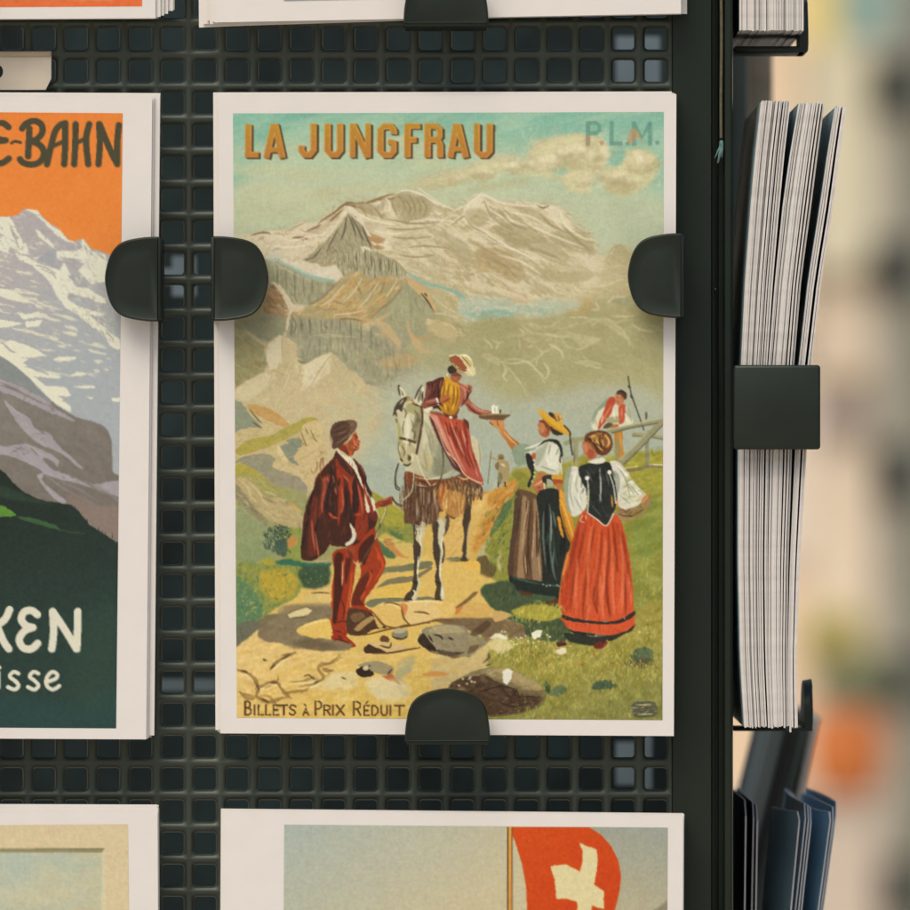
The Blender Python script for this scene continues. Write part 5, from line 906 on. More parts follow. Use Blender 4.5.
    p('e3dcc0', '190,262 216,250 250,270 234,276', sm=0, rough=.5); p('e6dfc4', '340,252 362,240 384,240 380,262 350,274', sm=0, rough=.6); p('ddd2ae', '440,318 470,308 480,326 452,334', soft=.3, rough=.6); p('d8c890', '170,290 200,270 260,284 262,310 190,318', soft=.6, rough=1, a=.7); dd('e6dfc0', .9, '262,282 284,270 300,290 320,262 330,282 404,258 416,266 300,270 276,296 350,290 372,284 226,246 240,246 596,262 610,290', a=.9); dd('cdb24e', .9, '440,360 470,350 500,372 520,340 560,364 600,372 640,340 660,360 690,330 540,330 480,330 700,300 600,330 420,340', a=.75); dd('b0553a', .9, '536,372 588,336 386,362 350,330 610,336 700,372', a=.8)
    p('34372c', '470,250 560,262 640,262 740,236 690,262 640,276 600,300 500,286', rough=.8, soft=.4); p('6e2f24', '588,300 600,284 620,282 622,304 602,312', rough=.3); p('5c2c24', '440,288 470,286 480,296 450,304', rough=.4); ss('8a7a66', 1.2, '560,262 600,264 640,258', soft=.3, a=.7)
    bl = '20,470 70,420 130,396 200,388 270,392 340,424 390,470 402,500 370,540 300,560 200,570 180,520 150,490 90,470'
    CR(bl, 20, 7, 3, 20, off=147, warp=2, soft=.8); h(bl, 80, -15, 6, 1, ['4a3a2a', '86714e', '9a865e', '5c4a34', '3b2d22'], a=.55); ss('33271d', 1.2, '210,520 280,540 340,520|230,470 260,500 290,470|270,480 290,510|150,480 220,460 280,470|300,500 360,500', soft=.2, a=.85); p('b39c72', '190,394 270,398 340,430 380,470 330,460 260,420', soft=1, rough=.8, a=.6); h('330,540 410,490 420,560 320,585', 40, -75, 5, .9, ['b0a450', '8f8f48', '6f7a44'], a=.8); dd('d8c69a', 1.2, '100,430 120,444 90,450', a=.8)
    p('dfd8c2', '228,404 250,388 268,398 264,430 246,454 232,444', sm=0, rough=.3)
    # second working of the figures
    crop(284, 355, 4.643)
    CR('330,300 520,180 520,560 400,600 370,500', 8, 16, 9, 20, off=151, warp=4, soft=4); p('b9b79c', '350,400 430,330 510,300 500,380 400,470', soft=4, rough=2, a=.4)
    p('a39a42', '404,632 430,642 480,676 520,704 556,724 556,800 470,790 440,744 424,690', rough=.5, soft=.3, sm=0, tex=8); h('410,640 480,676 556,724 556,790 470,780 430,700', 50, 25, 8, 1.2, ['b5a850', '8f8c40', '7c8244'], a=.5)
    p('d8ccb4', '404,650 418,672 428,704 416,712 406,690', sm=0, soft=.1); S('5a4a30', 1.1, '478,690 470,730 452,780 430,826', taper=0); S('ded2a8', .7, '476,694 466,740 448,784', taper=0)
    p('9a4a30', '500,666 480,660 440,676 420,690 424,710 460,704 500,692', sm=0, rough=.1); ss('5a2a1c', .9, '450,684 500,672|456,694 500,684|440,700 480,698', soft=.1); ss('c88058', .9, '450,678 490,666', soft=.1); S('4a4434', .9, '502,668 530,700 560,694 600,640 606,570', taper=0, a=.9)
    ss('6a2f1e', 1.0, '322,372 340,376|330,386 346,384|328,424 344,428', soft=.1); ss('c07a50', 1.1, '322,392 330,410 338,420', soft=.2); p('8a4a2e', '300,400 318,396 322,436 310,450 298,430', soft=.4, a=.7); p('6e4a36', '212,380 222,340 250,312 300,300 336,310 340,330 320,372 260,420 224,434 218,410', a=.35)
    h('140,500 300,480 380,700 330,826 80,826 100,700', 70, 100, 16, 1.2, ['6e3a28', '4a2a1e', '8f4a30', '3a2420', 'a0543a'], a=.5, jit=12, soft=.3)
    ss('4f4436', 1.3, '572,190 540,214 520,240 508,278|560,196 530,222 514,250|576,196 556,220 536,240', soft=.2); ss('a08a5c', 1.1, '570,186 584,204 560,220|590,196 600,214 606,226', soft=.2); ss('cbbd94', 1.0, '556,204 536,232', soft=.2)
    p('7f7657', '606,290 624,268 634,290 622,330 606,340', soft=.5, a=.7); ss('6d624a', 1.1, '590,300 600,330 592,360|560,300 552,340 556,380|536,400 532,440 544,480|612,350 606,390 596,410', soft=.25, a=.8); ss('e3dbc0', 1.4, '572,290 576,340 570,400 566,450', soft=.4, a=.7); p('5a4d3a', '572,476 584,470 588,486 578,492', rough=.1, soft=.1)
    ss('8b8468', 1.4, '650,300 670,380 690,450|640,420 660,500 664,540|700,440 730,500 740,540', soft=.5, a=.7); ss('d9d0b2', 1.6, '640,330 650,400 640,470|668,420 690,500 700,540', soft=.5, a=.6); p('7d7a62', '700,470 740,520 760,540 720,560 690,540', soft=1, a=.6)
    ss('e6c4a8', 1.0, '690,286 712,340 750,440 800,520|770,300 800,380 840,470', soft=.3, a=.7); ss('7a2f22', 1.4, '770,310 776,360 800,430|800,330 826,400 850,470|750,300 760,350 770,380', soft=.3, a=.8); ss('d6a48c', 1.4, '700,280 720,330 756,420', soft=.3, a=.8)
    ss('8f5844', 1.0, '660,140 668,180 656,220|700,130 690,170|730,110 724,150', soft=.3, a=.8); ss('3a211c', 1.2, '664,236 720,226 740,240|720,110 716,180 724,230', soft=.2, a=.8)
    p('d9cba0', '768,4 800,0 840,0 872,24 876,50 888,66 872,78 846,72 800,52 770,24', rough=.05); p('9c583c', '770,8 800,2 822,20 842,48 850,62 836,68 806,50 776,26', rough=.05); p('cdb67c', '820,2 848,2 872,30 872,50 860,56 838,36', rough=.05); ss('7c6a40', .8, '824,8 846,28 868,54|768,6 774,26 806,52 846,72', soft=.1); ss('efe4c2', .9, '826,4 850,6 870,30|850,64 868,74', soft=.1)
    crop(462, 382, 4.252)
    ss('4a2a1c', .9, '326,166 340,168 350,172|328,178 340,180|324,206 336,208', soft=.08); p('c58458', '326,176 340,174 352,190 348,212 334,214 326,202', soft=.3, a=.8); ss('6a3a28', 1.0, '350,176 366,200 360,226', soft=.3, a=.7)
    ss('5a2e20', .9, '516,262 526,262|512,286 520,284|516,304 524,302', soft=.08); p('c88a62', '514,262 528,258 534,290 524,312 514,296', soft=.3, a=.7); ss('7c5430', 1.1, '530,236 560,222 600,226|528,252 548,262 560,290|560,222 590,240 600,290', soft=.15); ss('d8b878', 1.0, '540,236 576,224|570,240 584,270|604,222 622,246 620,276|596,240 602,276', soft=.15); ss('4a2e1c', .9, '590,222 584,250 596,288|566,240 556,270', soft=.1)
    ss('5a2e22', .8, '654,66 662,68|672,66 682,70|660,88 670,90', soft=.08); p('c88c66', '650,60 672,56 684,80 670,98 656,92', soft=.4, a=.6); ss('3f2c22', 1.2, '656,46 676,38 694,52 694,70', soft=.2)
    ss('8f957c', 1.3, '580,120 566,150 556,180|600,90 580,120|690,110 710,150|700,100 724,160', soft=.3, a=.7); ss('ece6d2', 1.2, '600,140 590,180|640,110 650,160|692,150 712,176', soft=.3, a=.7)
    CR('360,350 420,300 858,270 858,720 640,720 700,620', 12, 12, 5, -18, off=155, warp=3, soft=3); h('690,370 858,380 858,720 720,720', 130, -20, 9, 1.6, ['9f9a44', '7f883e', '8a8a3c', '6f8042', 'b0a44c'], a=.4, soft=.5)
    CR('60,460 240,360 260,400 120,719 20,719', 14, 10, 4, -50, off=157, warp=3, soft=2); h('100,560 230,420 250,500 200,719 100,719', 70, -60, 7, 1.3, ['6f7a40', '8f8a40', '5a6a3c', 'a59a48', '4f5c38'], a=.6)
    # ---- lettering
    def title(sh, col_, w_):
        crop(240 + sh[0], 110 + sh[1], 7)
        L = [('58,100 58,332', w_), ('36,314 132,314', w_ * .9), ('236,100 184,336', w_ * .95), ('246,100 298,336', w_), ('216,278 272,278', w_ * .8), ('216,115 266,115', w_ * .9), ('515,95 515,280 486,314 452,314 430,285 430,250', w_), ('612,95 612,285 640,314 676,314 700,285 700,95', w_), ('788,95 788,332', w_ * .92), ('788,100 896,332', w_), ('896,95 896,332', w_ * .92)]
        L2 = [('166,170 166,140 145,113 98,113 72,140 72,290 98,314 140,314 165,288 165,225 128,225', w_), ('262,95 262,332', w_), ('262,112 352,112', w_ * .85), ('262,208 328,208', w_ * .85), ('402,95 402,332', w_), ('402,112 460,112 488,135 488,185 462,208 402,208', w_ * .95), ('470,208 491,245 491,332', w_), ('604,100 562,334', w_ * .95), ('614,100 672,334', w_), ('586,272 648,272', w_ * .8), ('582,112 634,112', w_ * .8), ('748,95 748,290 775,314 812,314 838,290 838,95', w_)]
        for q_, ww in L: S(col_, ww, q_, taper=0, sm=0)
        crop(370 + sh[0], 110 + sh[1], 7)
        for q_, ww in L2: S(col_, ww, q_, taper=0, sm=0)
    title((2.1, 1.4), '5c4c34', 6.8); title((1.1, .7), '5c4c34', 6.8)
    title((0, 0), ('cf9c4c', '0,100', 'c48a4c', '0,330'), 6.6); title((-.2, .2), ('b88a38', '0,100', 'b97e3c', '0,330'), 4.6)
    crop(570, 110, 9.1)
    for q_ in ('162,105 162,325', '162,120 240,120 268,150 268,185 240,215 162,215', '378,105 378,322', '365,305 478,305', '582,105 582,322', '582,118 655,250 728,118', '728,105 728,322'): S('6d9583', 4.2, q_, taper=0, sm=0, a=.8)
    dd('6d9583', 2.2, '525,305 795,297', a=.85); dd('b88a6a', 2.2, '290,300', a=.7); p('c98e60', '525,290 555,170 620,200 660,300 610,250 570,300', soft=.6, a=.6); p('b98a6c', '145,240 180,240 182,325 145,325', soft=.5, a=.6)
    crop(230, 590, 4.136)
    tx = '583a22'
    for ch, x, y, w, hh in (('B', 63, 460, 24, 56), ('I', 96, 476, 12, 40), ('L', 118, 476, 22, 40), ('L', 148, 476, 22, 40), ('E', 180, 476, 22, 40), ('T', 208, 476, 30, 40), ('S', 246, 476, 26, 40), ('A', 303, 490, 22, 27), ('P', 354, 460, 25, 57), ('R', 390, 476, 24, 41), ('I', 420, 476, 12, 41), ('X', 440, 476, 32, 41), ('R', 512, 462, 28, 56), ('E', 555, 478, 20, 40), ('D', 588, 478, 25, 40), ('U', 626, 478, 24, 40), ('I', 657, 478, 12, 40), ('T', 681, 478, 40, 40)):
        letter(A, ch, x, y, w, hh, tx, 1.75)
    ss(tx, 1.3, '306,470 316,482|560,470 572,460', taper=0, sm=0)
    crop(440, 590, 3.957)
    p('5a5844', '758,455 775,442 830,440 856,452 855,490 835,502 780,504 760,490', rough=.2, a=.9); h('762,455 850,455 850,490 765,492', 26, -8, 5, .8, ['a8a078', '8a8464', '3d3c30', 'c0b890'], a=.8)
    ss('c0b890', .8, '775,455 840,452|775,492 845,490', soft=.1)
    return A
def paint_summit():
    A = Art(-292, 108, 125, 731, k=2.0, seed=11); A.gr, A.wv = 2.6, 1.0
    p, S, ss, h, crop = A.p, A.s_, A.ss, A.hatch, A.crop
    p(('e0843e', '0,110', 'e28a44', '0,300'), '-300,100 130,100 130,400 -300,400', sm=0, tex=3, ts=20)
    crop(0, 200, 5.6875)
    cream = 'dcd7c2'
    p(('b4aaa6', '100,200', 'a8aaaa', '500,900'), '-1700,700 -1200,560 -800,330 -400,230 -100,150 0,95 90,90 140,50 205,58 260,115 330,160 380,220 420,235 470,215 520,280 580,290 612,305 640,330 720,390 720,1700 -1700,1700', sm=0, rough=.4, tex=3)
    for q in ('-60,200 -40,110 0,95 50,95 80,130 100,190 150,250 165,310 100,300 60,260 40,300 0,290', '140,50 210,55 240,100 300,150 340,170 380,220 430,240 390,240 320,200 260,140 200,80', '200,160 240,185 300,250 310,280 250,230 210,200',
              '310,290 440,285 470,220 520,290 600,310 612,400 600,460 520,480 470,430 440,400 480,360 400,330 330,340', '80,300 150,320 220,360 340,400 360,350 400,420 420,480 500,500 560,540 610,570 615,590 540,580 440,540 390,525 380,560 440,600 500,620 600,650 560,660 500,650 620,740 680,790 690,850 620,810 590,760 520,720 440,650 370,610 320,540 290,480 250,430 180,370 110,340',
              '0,500 60,510 130,550 165,585 100,575 40,560 0,545 -200,520', '95,635 150,650 225,630 215,665 130,680', '140,690 240,680 220,715 150,725', '-300,690 0,680 130,700 60,720 0,725', '185,330 250,295 300,280 250,300 200,340', '-400,240 -200,230 -100,330 -250,420', '-700,400 -500,360 -420,520 -560,600'):
        p(cream, q, rough=.35, rs=2, sm=0)
    ss('a9a29c', 1.3, '50,130 80,200 110,280|200,370 260,385 320,420|330,330 400,335 470,345|380,350 420,375 440,400|540,460 580,500 600,530|390,530 420,550 440,545|500,640 560,690 660,780|600,740 650,800|60,160 90,230|550,300 600,340|320,345 400,360 450,360|230,390 300,420 320,450|440,420 470,470 500,490|110,180 140,250|480,250 500,310', a=.9)
    p('b0a8a4', '90,100 140,60 200,90 260,150 330,220 400,250 330,280 300,240 240,180 200,160 230,230 280,290 200,330 150,260 110,190', sm=0, rough=.3, a=.8); p('aaa5a2', '390,270 460,230 470,270 430,290', sm=0); p('a6a4a4', '210,340 300,270 320,300 310,350 340,390 270,370', sm=0, rough=.3)
    p('a6a5a4', '390,430 420,430 440,480 490,490 480,500 430,490', sm=0, rough=.3); p('aaa5a0', '420,560 500,550 540,580 480,570', sm=0, rough=.2)
    A.vein('-600,300 0,120 140,70 210,70 340,170 470,240 612,330 640,600 680,860 560,760 420,640 300,540 200,400 80,320 -600,500', 'dcd6bd', 10, 4, 40, .035, .75, 5, -.02, 2, 1, 12)
    A.vein('-600,300 0,120 140,70 210,70 340,170 470,240 612,330 640,600 680,860 560,760 420,640 300,540 200,400 80,320 -600,500', 'a39d99', 9, 4, 42, .03, .8, 7, -.02, 2, 1, 12)
    A.streak('-1600,700 -300,300 0,330 150,380 300,560 480,720 620,860 640,1000 -1600,1000', 'd9d3ba', 16, 3, 14, thr=.13, hard=14, a=.85, off=9, sm=0, soft=1)
    crop(0, 340, 5.6875)
    for q in ('-200,40 0,20 60,0 130,20 220,60 265,90 200,95 110,100 165,105 130,130 210,180 350,205 330,218 190,205 260,260 370,265 405,315 350,330 400,380 405,410 350,385 290,340 210,260 160,210 40,130 0,90', '295,112 330,95 435,95 430,108 350,120', '300,155 350,155 340,163', '390,205 440,180 495,185 480,200', '410,262 540,258 540,272 450,272', '485,320 530,325 520,338', '630,330 690,325 690,350 640,348', '610,0 690,50 660,55 620,25'):
        p('ddd7c0', q, rough=.35, sm=0, rs=2)
    ss('aaa5a0', 1.6, '0,0 60,60 90,70|140,150 220,170 280,200|230,235 290,238|330,320 390,330|350,345 400,350', a=.9)
    p(('857d74', '200,300', '7d746a', '400,800'), '-1700,-300 -900,-250 -300,-60 0,90 160,210 210,270 290,345 420,430 540,465 600,500 635,580 640,740 690,790 700,1000 -1700,1000', tex=4, rough=.2)
    p('8b8d89', '-300,-40 0,90 160,210 210,270 290,345 260,350 120,270 0,215 -300,100', tex=4, soft=.3)
    for q in ('-200,140 0,220 130,270 260,340 310,385 420,450 400,455 280,410 150,350 60,310 0,290 -200,210', '20,340 80,390 160,440 200,500 280,530 330,600 400,660 470,730 440,720 340,640 240,600 160,540 90,460', '-300,560 0,600 60,600 150,590 250,630 330,680 330,740 420,780 520,820 680,800 690,890 560,850 420,810 330,790 250,760 230,740 160,700 60,660 0,650 -300,640', '210,770 250,760 240,800 320,870 380,920 330,920 260,850'):
        p('a39a9b', q, rough=.3, tex=3)
    ss('857c74', 1.6, '0,255 120,300 260,370|220,515 260,540|170,610 220,660|0,240 130,300|380,690 410,780|460,790 600,880', a=.9); p('7d756c', '240,670 300,690 330,740 290,730', rough=.3); p('7d756c', '360,690 390,700 420,780 400,775', rough=.3)
    ss('8d8584', 1.8, '250,760 340,830 460,900|330,800 450,850 560,920|480,800 600,860 690,930', a=.7); p('8e7c70', '380,880 480,900 600,960 690,1000 690,1150 560,1060 420,980', soft=1, a=.6)
    A.vein('-1700,-200 0,230 210,300 420,450 600,520 640,740 690,880 300,880 0,640 -1700,500', '6f675f', 18, 5, 36, .02, .6, 11, -.05, 3, 2, 16); A.crag('-1700,-200 0,90 290,345 600,500 690,790 690,1100 -1700,1100', 6, 14, 5, 36, off=13, soft=2)
    crop(0, 480, 5.6875)
    p('8b7a70', '500,150 720,150 720,370 600,370 500,260', sm=0, tex=4)
    p(('28322a', '0,0', '30423a', '200,900'), '-1700,-300 -800,-260 -200,-140 0,-60 80,20 150,75 250,115 400,140 440,170 500,245 560,285 660,352 740,385 740,1500 -1700,1500', tex=3, rough=.25, ts=6)
    p('8b7a70', '410,140 500,150 600,230 670,260 670,340 620,310 560,270 500,240 450,175', rough=.3, a=.5); ss('344534', 1.2, '560,290 562,265|600,310 602,295|640,330 641,305|580,300 581,285', taper=2)
    p('628a3c', '-80,140 0,142 30,152 90,200 0,208 -80,205', rough=.4, tex=10); p('42603f', '90,205 180,215 300,250 360,285 480,300 420,300 300,275 160,235', soft=.3, rough=.3); p('38483a', '0,30 150,90 300,140 200,130 60,110 -100,60', soft=1, a=.8)
    crop(0, 590, 5.6875)
    p('304c48', '-1700,600 100,600 400,640 670,560 670,800 -1700,800', soft=6, a=.75, tex=5); p('3a4f42', '480,150 670,100 670,640 400,620', soft=8, a=.5)
    crop(0, 95, 7)
    for q in ('60,225 20,197 -30,205 -55,250 -20,305 40,318', '40,318 -20,330 -60,390 -40,460 10,478 62,445', '155,235 185,200 240,182 290,208 297,260 265,305 225,325', '225,325 285,355 308,410 280,468 220,487 165,475 140,450', '207,235 202,330 197,430', '330,485 355,370 385,260 420,212 458,198', '458,198 457,350 450,485', '530,205 527,350 520,485', '625,205 603,310 618,485', '693,205 700,330 690,485', '698,205 765,370 822,485', '832,212 820,350 822,485'):
        S('504c38', 6.4, q, taper=0, cap=1)
    for q in ('360,365 440,327', '540,335 600,305'): S('504c38', 4.2, q, taper=0, cap=1)
    S('504c38', 2.8, '80,337 105,325 145,333', taper=0, cap=1)
    crop(0, 590, 5.6875)
    for q in ('-58,110 -60,335', '55,112 25,170 -40,212', '-15,208 20,290 50,335', '213,140 180,117 138,125 122,168 150,203 188,213', '188,213 140,232 110,280 132,328 180,334 215,303', '300,122 305,240 295,335', '300,122 372,230 435,335', '443,122 441,230 437,335'):
        S('d8d0ba', 7.6, q, taper=0, cap=1)
    for q in ('-8,470 -8,555', '105,475 78,465 56,492 85,516 106,543 84,566 46,552', '218,475 191,465 169,492 198,516 219,543 197,566 159,552', '270,522 318,503 325,478 295,466 266,500 266,542 300,566 338,545'):
        S('d8d0ba', 4.0, q, taper=0, cap=1)
    A.dd('d8d0ba', 2.4, '-6,440')
    return A
def paint_framed():
    A = Art(-300, 816, 140, 1100, k=2.0, seed=5); p, S = A.p, A.s_
    p('d2be99', '-310,800 150,800 150,1110 -310,1110', sm=0, tex=4, ts=3)
    A.crop(0, 780, 3.79)
    p('8f8764', '-1200,262 398,258 385,276 -1200,280', sm=0); p('cfc5a2', '398,258 398,1400 382,1400 384,276', sm=0)
    p(('b9bca8', '0,290', 'c2b896', '200,560'), '-1200,279 384,274 382,1400 -1200,1400', sm=0, tex=6, ts=8)
    A.streak('-1200,279 384,274 382,1400 -1200,1400', 'c9bf9e', 30, 14, 10, thr=.02, hard=3, a=.5, soft=2, sm=0); A.streak('-1200,279 384,274 382,1400 -1200,1400', 'a9b4a6', 26, 12, -10, thr=.08, hard=3, a=.5, soft=2, off=7, sm=0)
    return A
def paint_flag():
    A = Art(280, 818, 672, 1160, k=2.0, seed=6); p, S = A.p, A.s_
    p(('abb0a4', '300,825', 'c5b795', '400,960'), '270,810 680,810 680,1170 270,1170', sm=0, tex=4, ts=4)
    p(('9b9d90', '660,825', 'b3a98c', '640,910'), '560,810 680,810 680,960 560,960', sm=0, soft=14, tex=4)
    p('8f8672', '560,985 620,935 668,900 680,895 680,1170 280,1170 280,1060 420,1010', soft=1, rough=1, tex=8)
    A.crop(470, 790, 3.957)
    fl = '155,146 470,146 520,178 560,225 587,280 598,340 592,400 574,475 540,560 224,560 226,475 222,380 205,290 180,210'
    p(('cb5218', '200,150', 'c54a10', '500,470'), fl, sm=0, tex=3)
    p('d8c99a', '432,208 500,235 505,290 490,375 530,400 528,470 500,462 480,455 478,540 426,540 422,442 380,430 340,430 335,360 318,300 375,292 435,320 446,280 444,240', rough=.3, sm=0, tex=4)
    p('5a4a34', '146,146 168,146 168,1500 146,1500', sm=0); p('dc9a4a', '152,146 165,146 165,1500 152,1500', sm=0)
    return A
def paint_plain(x0, y0, x1, y1, kind):
    A = Art(x0, y0, x1, y1, k=1.2, seed=3 + kind); p = A.p
    if kind == 0:
        p('b9a888', '%f,%f %f,%f %f,%f %f,%f' % (x0 - 5, y0 - 5, x1 + 5, y0 - 5, x1 + 5, y1 + 5, x0 - 5, y1 + 5), sm=0, tex=12, ts=10)
        p('e0703e', '%f,0.5 %f,-0.5 %f,9 %f,11' % (x0 - 5, x1 + 5, x1 + 5, x0 - 5), sm=0)
        p('8f8468', '%f,-1.6 %f,-2.6 %f,-.6 %f,.4' % (x0 - 5, x1 + 5, x1 + 5, x0 - 5), sm=0)
    else:
        p(('a9b3b0', '400,-300', '9aa2a0', '400,0'), '%f,%f %f,%f %f,%f %f,%f' % (x0 - 5, y0 - 5, x1 + 5, y0 - 5, x1 + 5, y1 + 5, x0 - 5, y1 + 5), sm=0, tex=10, ts=20)
        A.streak('%f,%f %f,%f %f,%f %f,%f' % (x0 - 5, y0 + 60, x1 + 5, y0 + 90, x1 + 5, y1 + 5, x0 - 5, y1 + 5), 'b5aa92', 40, 12, 8, a=.6, sm=0)
    return A
# ---------------------------------------------------------------- the rack
rack = empty('postcard_rack', W(455, 455, .02), 'black plastic postcard rack with square grid panels and clips', 'display rack')
def rk(o):
    o.parent = rack; o.matrix_parent_inverse = rack.matrix_world.inverted(); o.location = o.location
    return o
rack_loc = Vector(rack.location)
def shift(bm):                    # rack parts are modelled in world space, then moved under the rack's base point
    for v in bm.verts: v.co -= rack_loc
    return bm
PANEL_Y = .0125
def grid_panel():
    bm = bmesh.new()
    kx = PX * (DIST + PANEL_Y) / DIST
    pitch, hw, r, t = 32.2, 10.7, 3.2, 15.0
    def ring(cx, cy, h, rr, Y):
        out = []
        for q, (sx, sy) in enumerate(((1, 1), (-1, 1), (-1, -1), (1, -1))):
            for k in range(5):
                a = rad(90 * q + 22.5 * k)
                x = cx + sx * (h - rr) + rr * math.cos(a); y = cy + sy * (h - rr) + rr * math.sin(a)
                out.append(bm.verts.new(((x - 455) * kx, Y, (y - 455) * kx)))
        return out
    xs = [172.7 + pitch * k for k in range(-9, 16)]; ys = [839.5 - pitch * k + 32.2 * 0 for k in range(-5, 32)]
    # rows are kept in up-positive pixels: 910 - y
    for cx in xs:
        for cy in ys:
            h = pitch / 2
            A = [ring(cx, cy, h, .02, PANEL_Y), ring(cx, cy, hw + 2.6, r + 2.0, PANEL_Y + .00012), ring(cx, cy, hw + 1.3, r + 1.0, PANEL_Y + .00045), ring(cx, cy, hw + .4, r + .3, PANEL_Y + .0010), ring(cx, cy, hw, r, PANEL_Y + .0017), ring(cx, cy, hw + .3, r, PANEL_Y + t * kx)]
            for a, b in zip(A, A[1:]):
                n = len(a)
                for i in range(n): bm.faces.new((a[i], a[(i + 1) % n], b[(i + 1) % n], b[i]))
    bmesh.ops.remove_doubles(bm, verts=bm.verts[:], dist=1e-6)
    return bm
rk_bm = shift(grid_panel()); bm_obj('perforated_panel', rk_bm, M_plastic, rack, 50)
# the frame at the right: a ribbed upright profile
def upright():
    bm = bmesh.new(); Y = .0095
    prof = [(671.9, Y + .006), (671.9, Y + .0008), (673, Y), (711, Y), (712.5, Y + .0012), (715.5, Y + .0014), (716.5, Y + .0002), (717.5, Y - .0001), (719, Y + .0016), (723, Y + .0018), (724.5, Y), (725, Y - .0004), (730.2, Y - .0004), (732.2, Y - .0001), (733.2, Y + .0008), (733.2, Y + .012), (671.9, Y + .012)]
    a = [bm.verts.new(W(x, 1150, y) * 1 if 0 else Vector(((x - 455) * PX * (DIST + Y) / DIST, y, -.17))) for x, y in prof]
    b = [bm.verts.new((v.co.x, v.co.y, .17)) for v in a]
    n = len(a)
    for i in range(n): bm.faces.new((a[i], a[(i + 1) % n], b[(i + 1) % n], b[i]))
    bm.faces.new(a[::-1]); bm.faces.new(b)
    return shift(bm)
bm_obj('upright_frame', upright(), M_metal, rack, 25)
def slab(name, lo, hi, mat, bev=.0006):
    bm = bmesh.new(); box(bm, lo, hi, bev); return bm_obj(name, shift(bm), mat, rack, 40)
kx0 = PX * (DIST + .01) / DIST
xr = (733.2 - 455) * kx0
slab('side_panel', (xr - .003, .0225, -.17), (xr - .0002, .125, .17), M_metal)
def pxbox(x0, y0, x1, y1, Y0, Y1):
    a, b = W(x0, y1, Y0), W(x1, y0, Y0); return (a.x, Y0, a.z), (b.x, Y1, b.z)
# the back of the stand seen through the holes, with slits between its sheets
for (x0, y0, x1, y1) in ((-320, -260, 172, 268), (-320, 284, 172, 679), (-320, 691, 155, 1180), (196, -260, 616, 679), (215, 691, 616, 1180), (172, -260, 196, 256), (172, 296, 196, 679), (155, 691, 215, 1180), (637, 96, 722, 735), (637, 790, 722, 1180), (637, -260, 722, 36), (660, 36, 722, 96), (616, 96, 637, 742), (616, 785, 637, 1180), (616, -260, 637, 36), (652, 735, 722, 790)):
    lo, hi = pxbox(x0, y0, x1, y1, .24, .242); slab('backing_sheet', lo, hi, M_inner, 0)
M_far = material('far_side_card', (.13, .175, .20), .7, .3, noise=.3, nscale=40)
lo, hi = pxbox(-320, -260, 700, 1180, .46, .462); slab('far_panel', lo, hi, M_far, 0)
M_rear = material('rear_post_paint', (.27, .24, .175), .5, .4, noise=.5, nscale=30)
lo, hi = pxbox(742, -260, 773, 300, .30, .33); slab('rear_post', lo, hi, M_rear, .002)
M_rear2 = material('rear_corner_paint', (.035, .05, .045), .5, .4, noise=.3, nscale=30)
lo, hi = pxbox(722, -260, 749, 690, .26, .29); slab('rear_post', lo, hi, M_rear2, .002)
# clips: a D-shaped tab on a plate that comes out of the panel
D = [(0, 0), (-.20, .002), (-.42, .02), (-.62, .05), (-.78, .11), (-.90, .22), (-.97, .36), (-1, .50), (-.97, .64), (-.90, .78), (-.78, .89), (-.62, .95), (-.42, .98), (-.20, .998), (0, 1)]
def clip_mesh(w, h):
    """tab with its straight side on x=0, reaching to -w, z from 0 to -h, front at y=0; plate back to the panel"""
    bm = bmesh.new()
    pts = Art.smooth(np.array(D), False, 3)
    o = [Vector((x * w, 0, -z * h)) for x, z in pts]
    c = Vector((-.42 * w, 0, -h / 2)); T = .0022
    def lay(s, y, dome): return [bm.verts.new((c.x + (p.x - c.x) * s if p.x < -1e-9 or 1 else 0, y + dome * ((p.x + w * .45) / w) ** 2, c.z + (p.z - c.z) * s)) for p in o]
    L = [lay(1.0, T, 0), lay(1.0, .0009, .0004), lay(.992, .0004, .0004), lay(.972, .0001, .0004), lay(.955, 0, .0004), lay(.93, .00012, .0004), lay(.6, -.0001, .0004), lay(.25, -.0002, .0004)]
    for a, b in zip(L, L[1:]):
        n = len(a)
        for i in range(n): bm.faces.new((a[i], a[(i + 1) % n], b[(i + 1) % n], b[i]))
    bm.faces.new(L[-1]); bm.faces.new(L[0][::-1])
    return bm
def clip_arm(h, depth):
    bm = bmesh.new(); box(bm, (-.0014, .0005, -h + .0002), (.0006, depth, -.0002), .0004); return bm
def make_clip(px, py, w, h, rot, Y, depth=.0235, vis=True, axis='front'):
    """a clip whose straight side is centred on a photo pixel; rot turns it in the picture plane"""
    bm = clip_mesh(w, h); arm = clip_arm(h, depth)
    tmp = bpy.data.meshes.new('t'); arm.to_mesh(tmp); arm.free(); bm.from_mesh(tmp); bpy.data.meshes.remove(tmp)
    for v in bm.verts: v.co.z += h / 2
    import mathutils
    R = mathutils.Matrix.Rotation(rad(rot), 4, 'Y')
    p = W(px, py, Y)
    if axis == 'side': R = mathutils.Matrix.Rotation(rad(90), 4, 'Z') @ R; p = Vector(px)
    for v in bm.verts: v.co = R @ v.co + p
    return bm_obj('clip', shift(bm), M_clip, rack, 40)
cw, ch = 53.5 * PX, 84.5 * PX
CY = -.0075
make_clip(158.3, 279, cw, ch, 0, CY); make_clip(213.4, 278.5, cw + .0003, ch, 180, CY); make_clip(681.5, 275.5, cw, ch, 0, CY)
make_clip(447.5, 742, cw, ch + .0001, 90, CY); make_clip(446, 23.5, cw, ch, 90, CY)
make_clip(-303, 279, cw, ch, 180, CY); make_clip(-72, 742, cw, ch, 90, CY); make_clip(-72, 26, cw, ch, 90, CY)
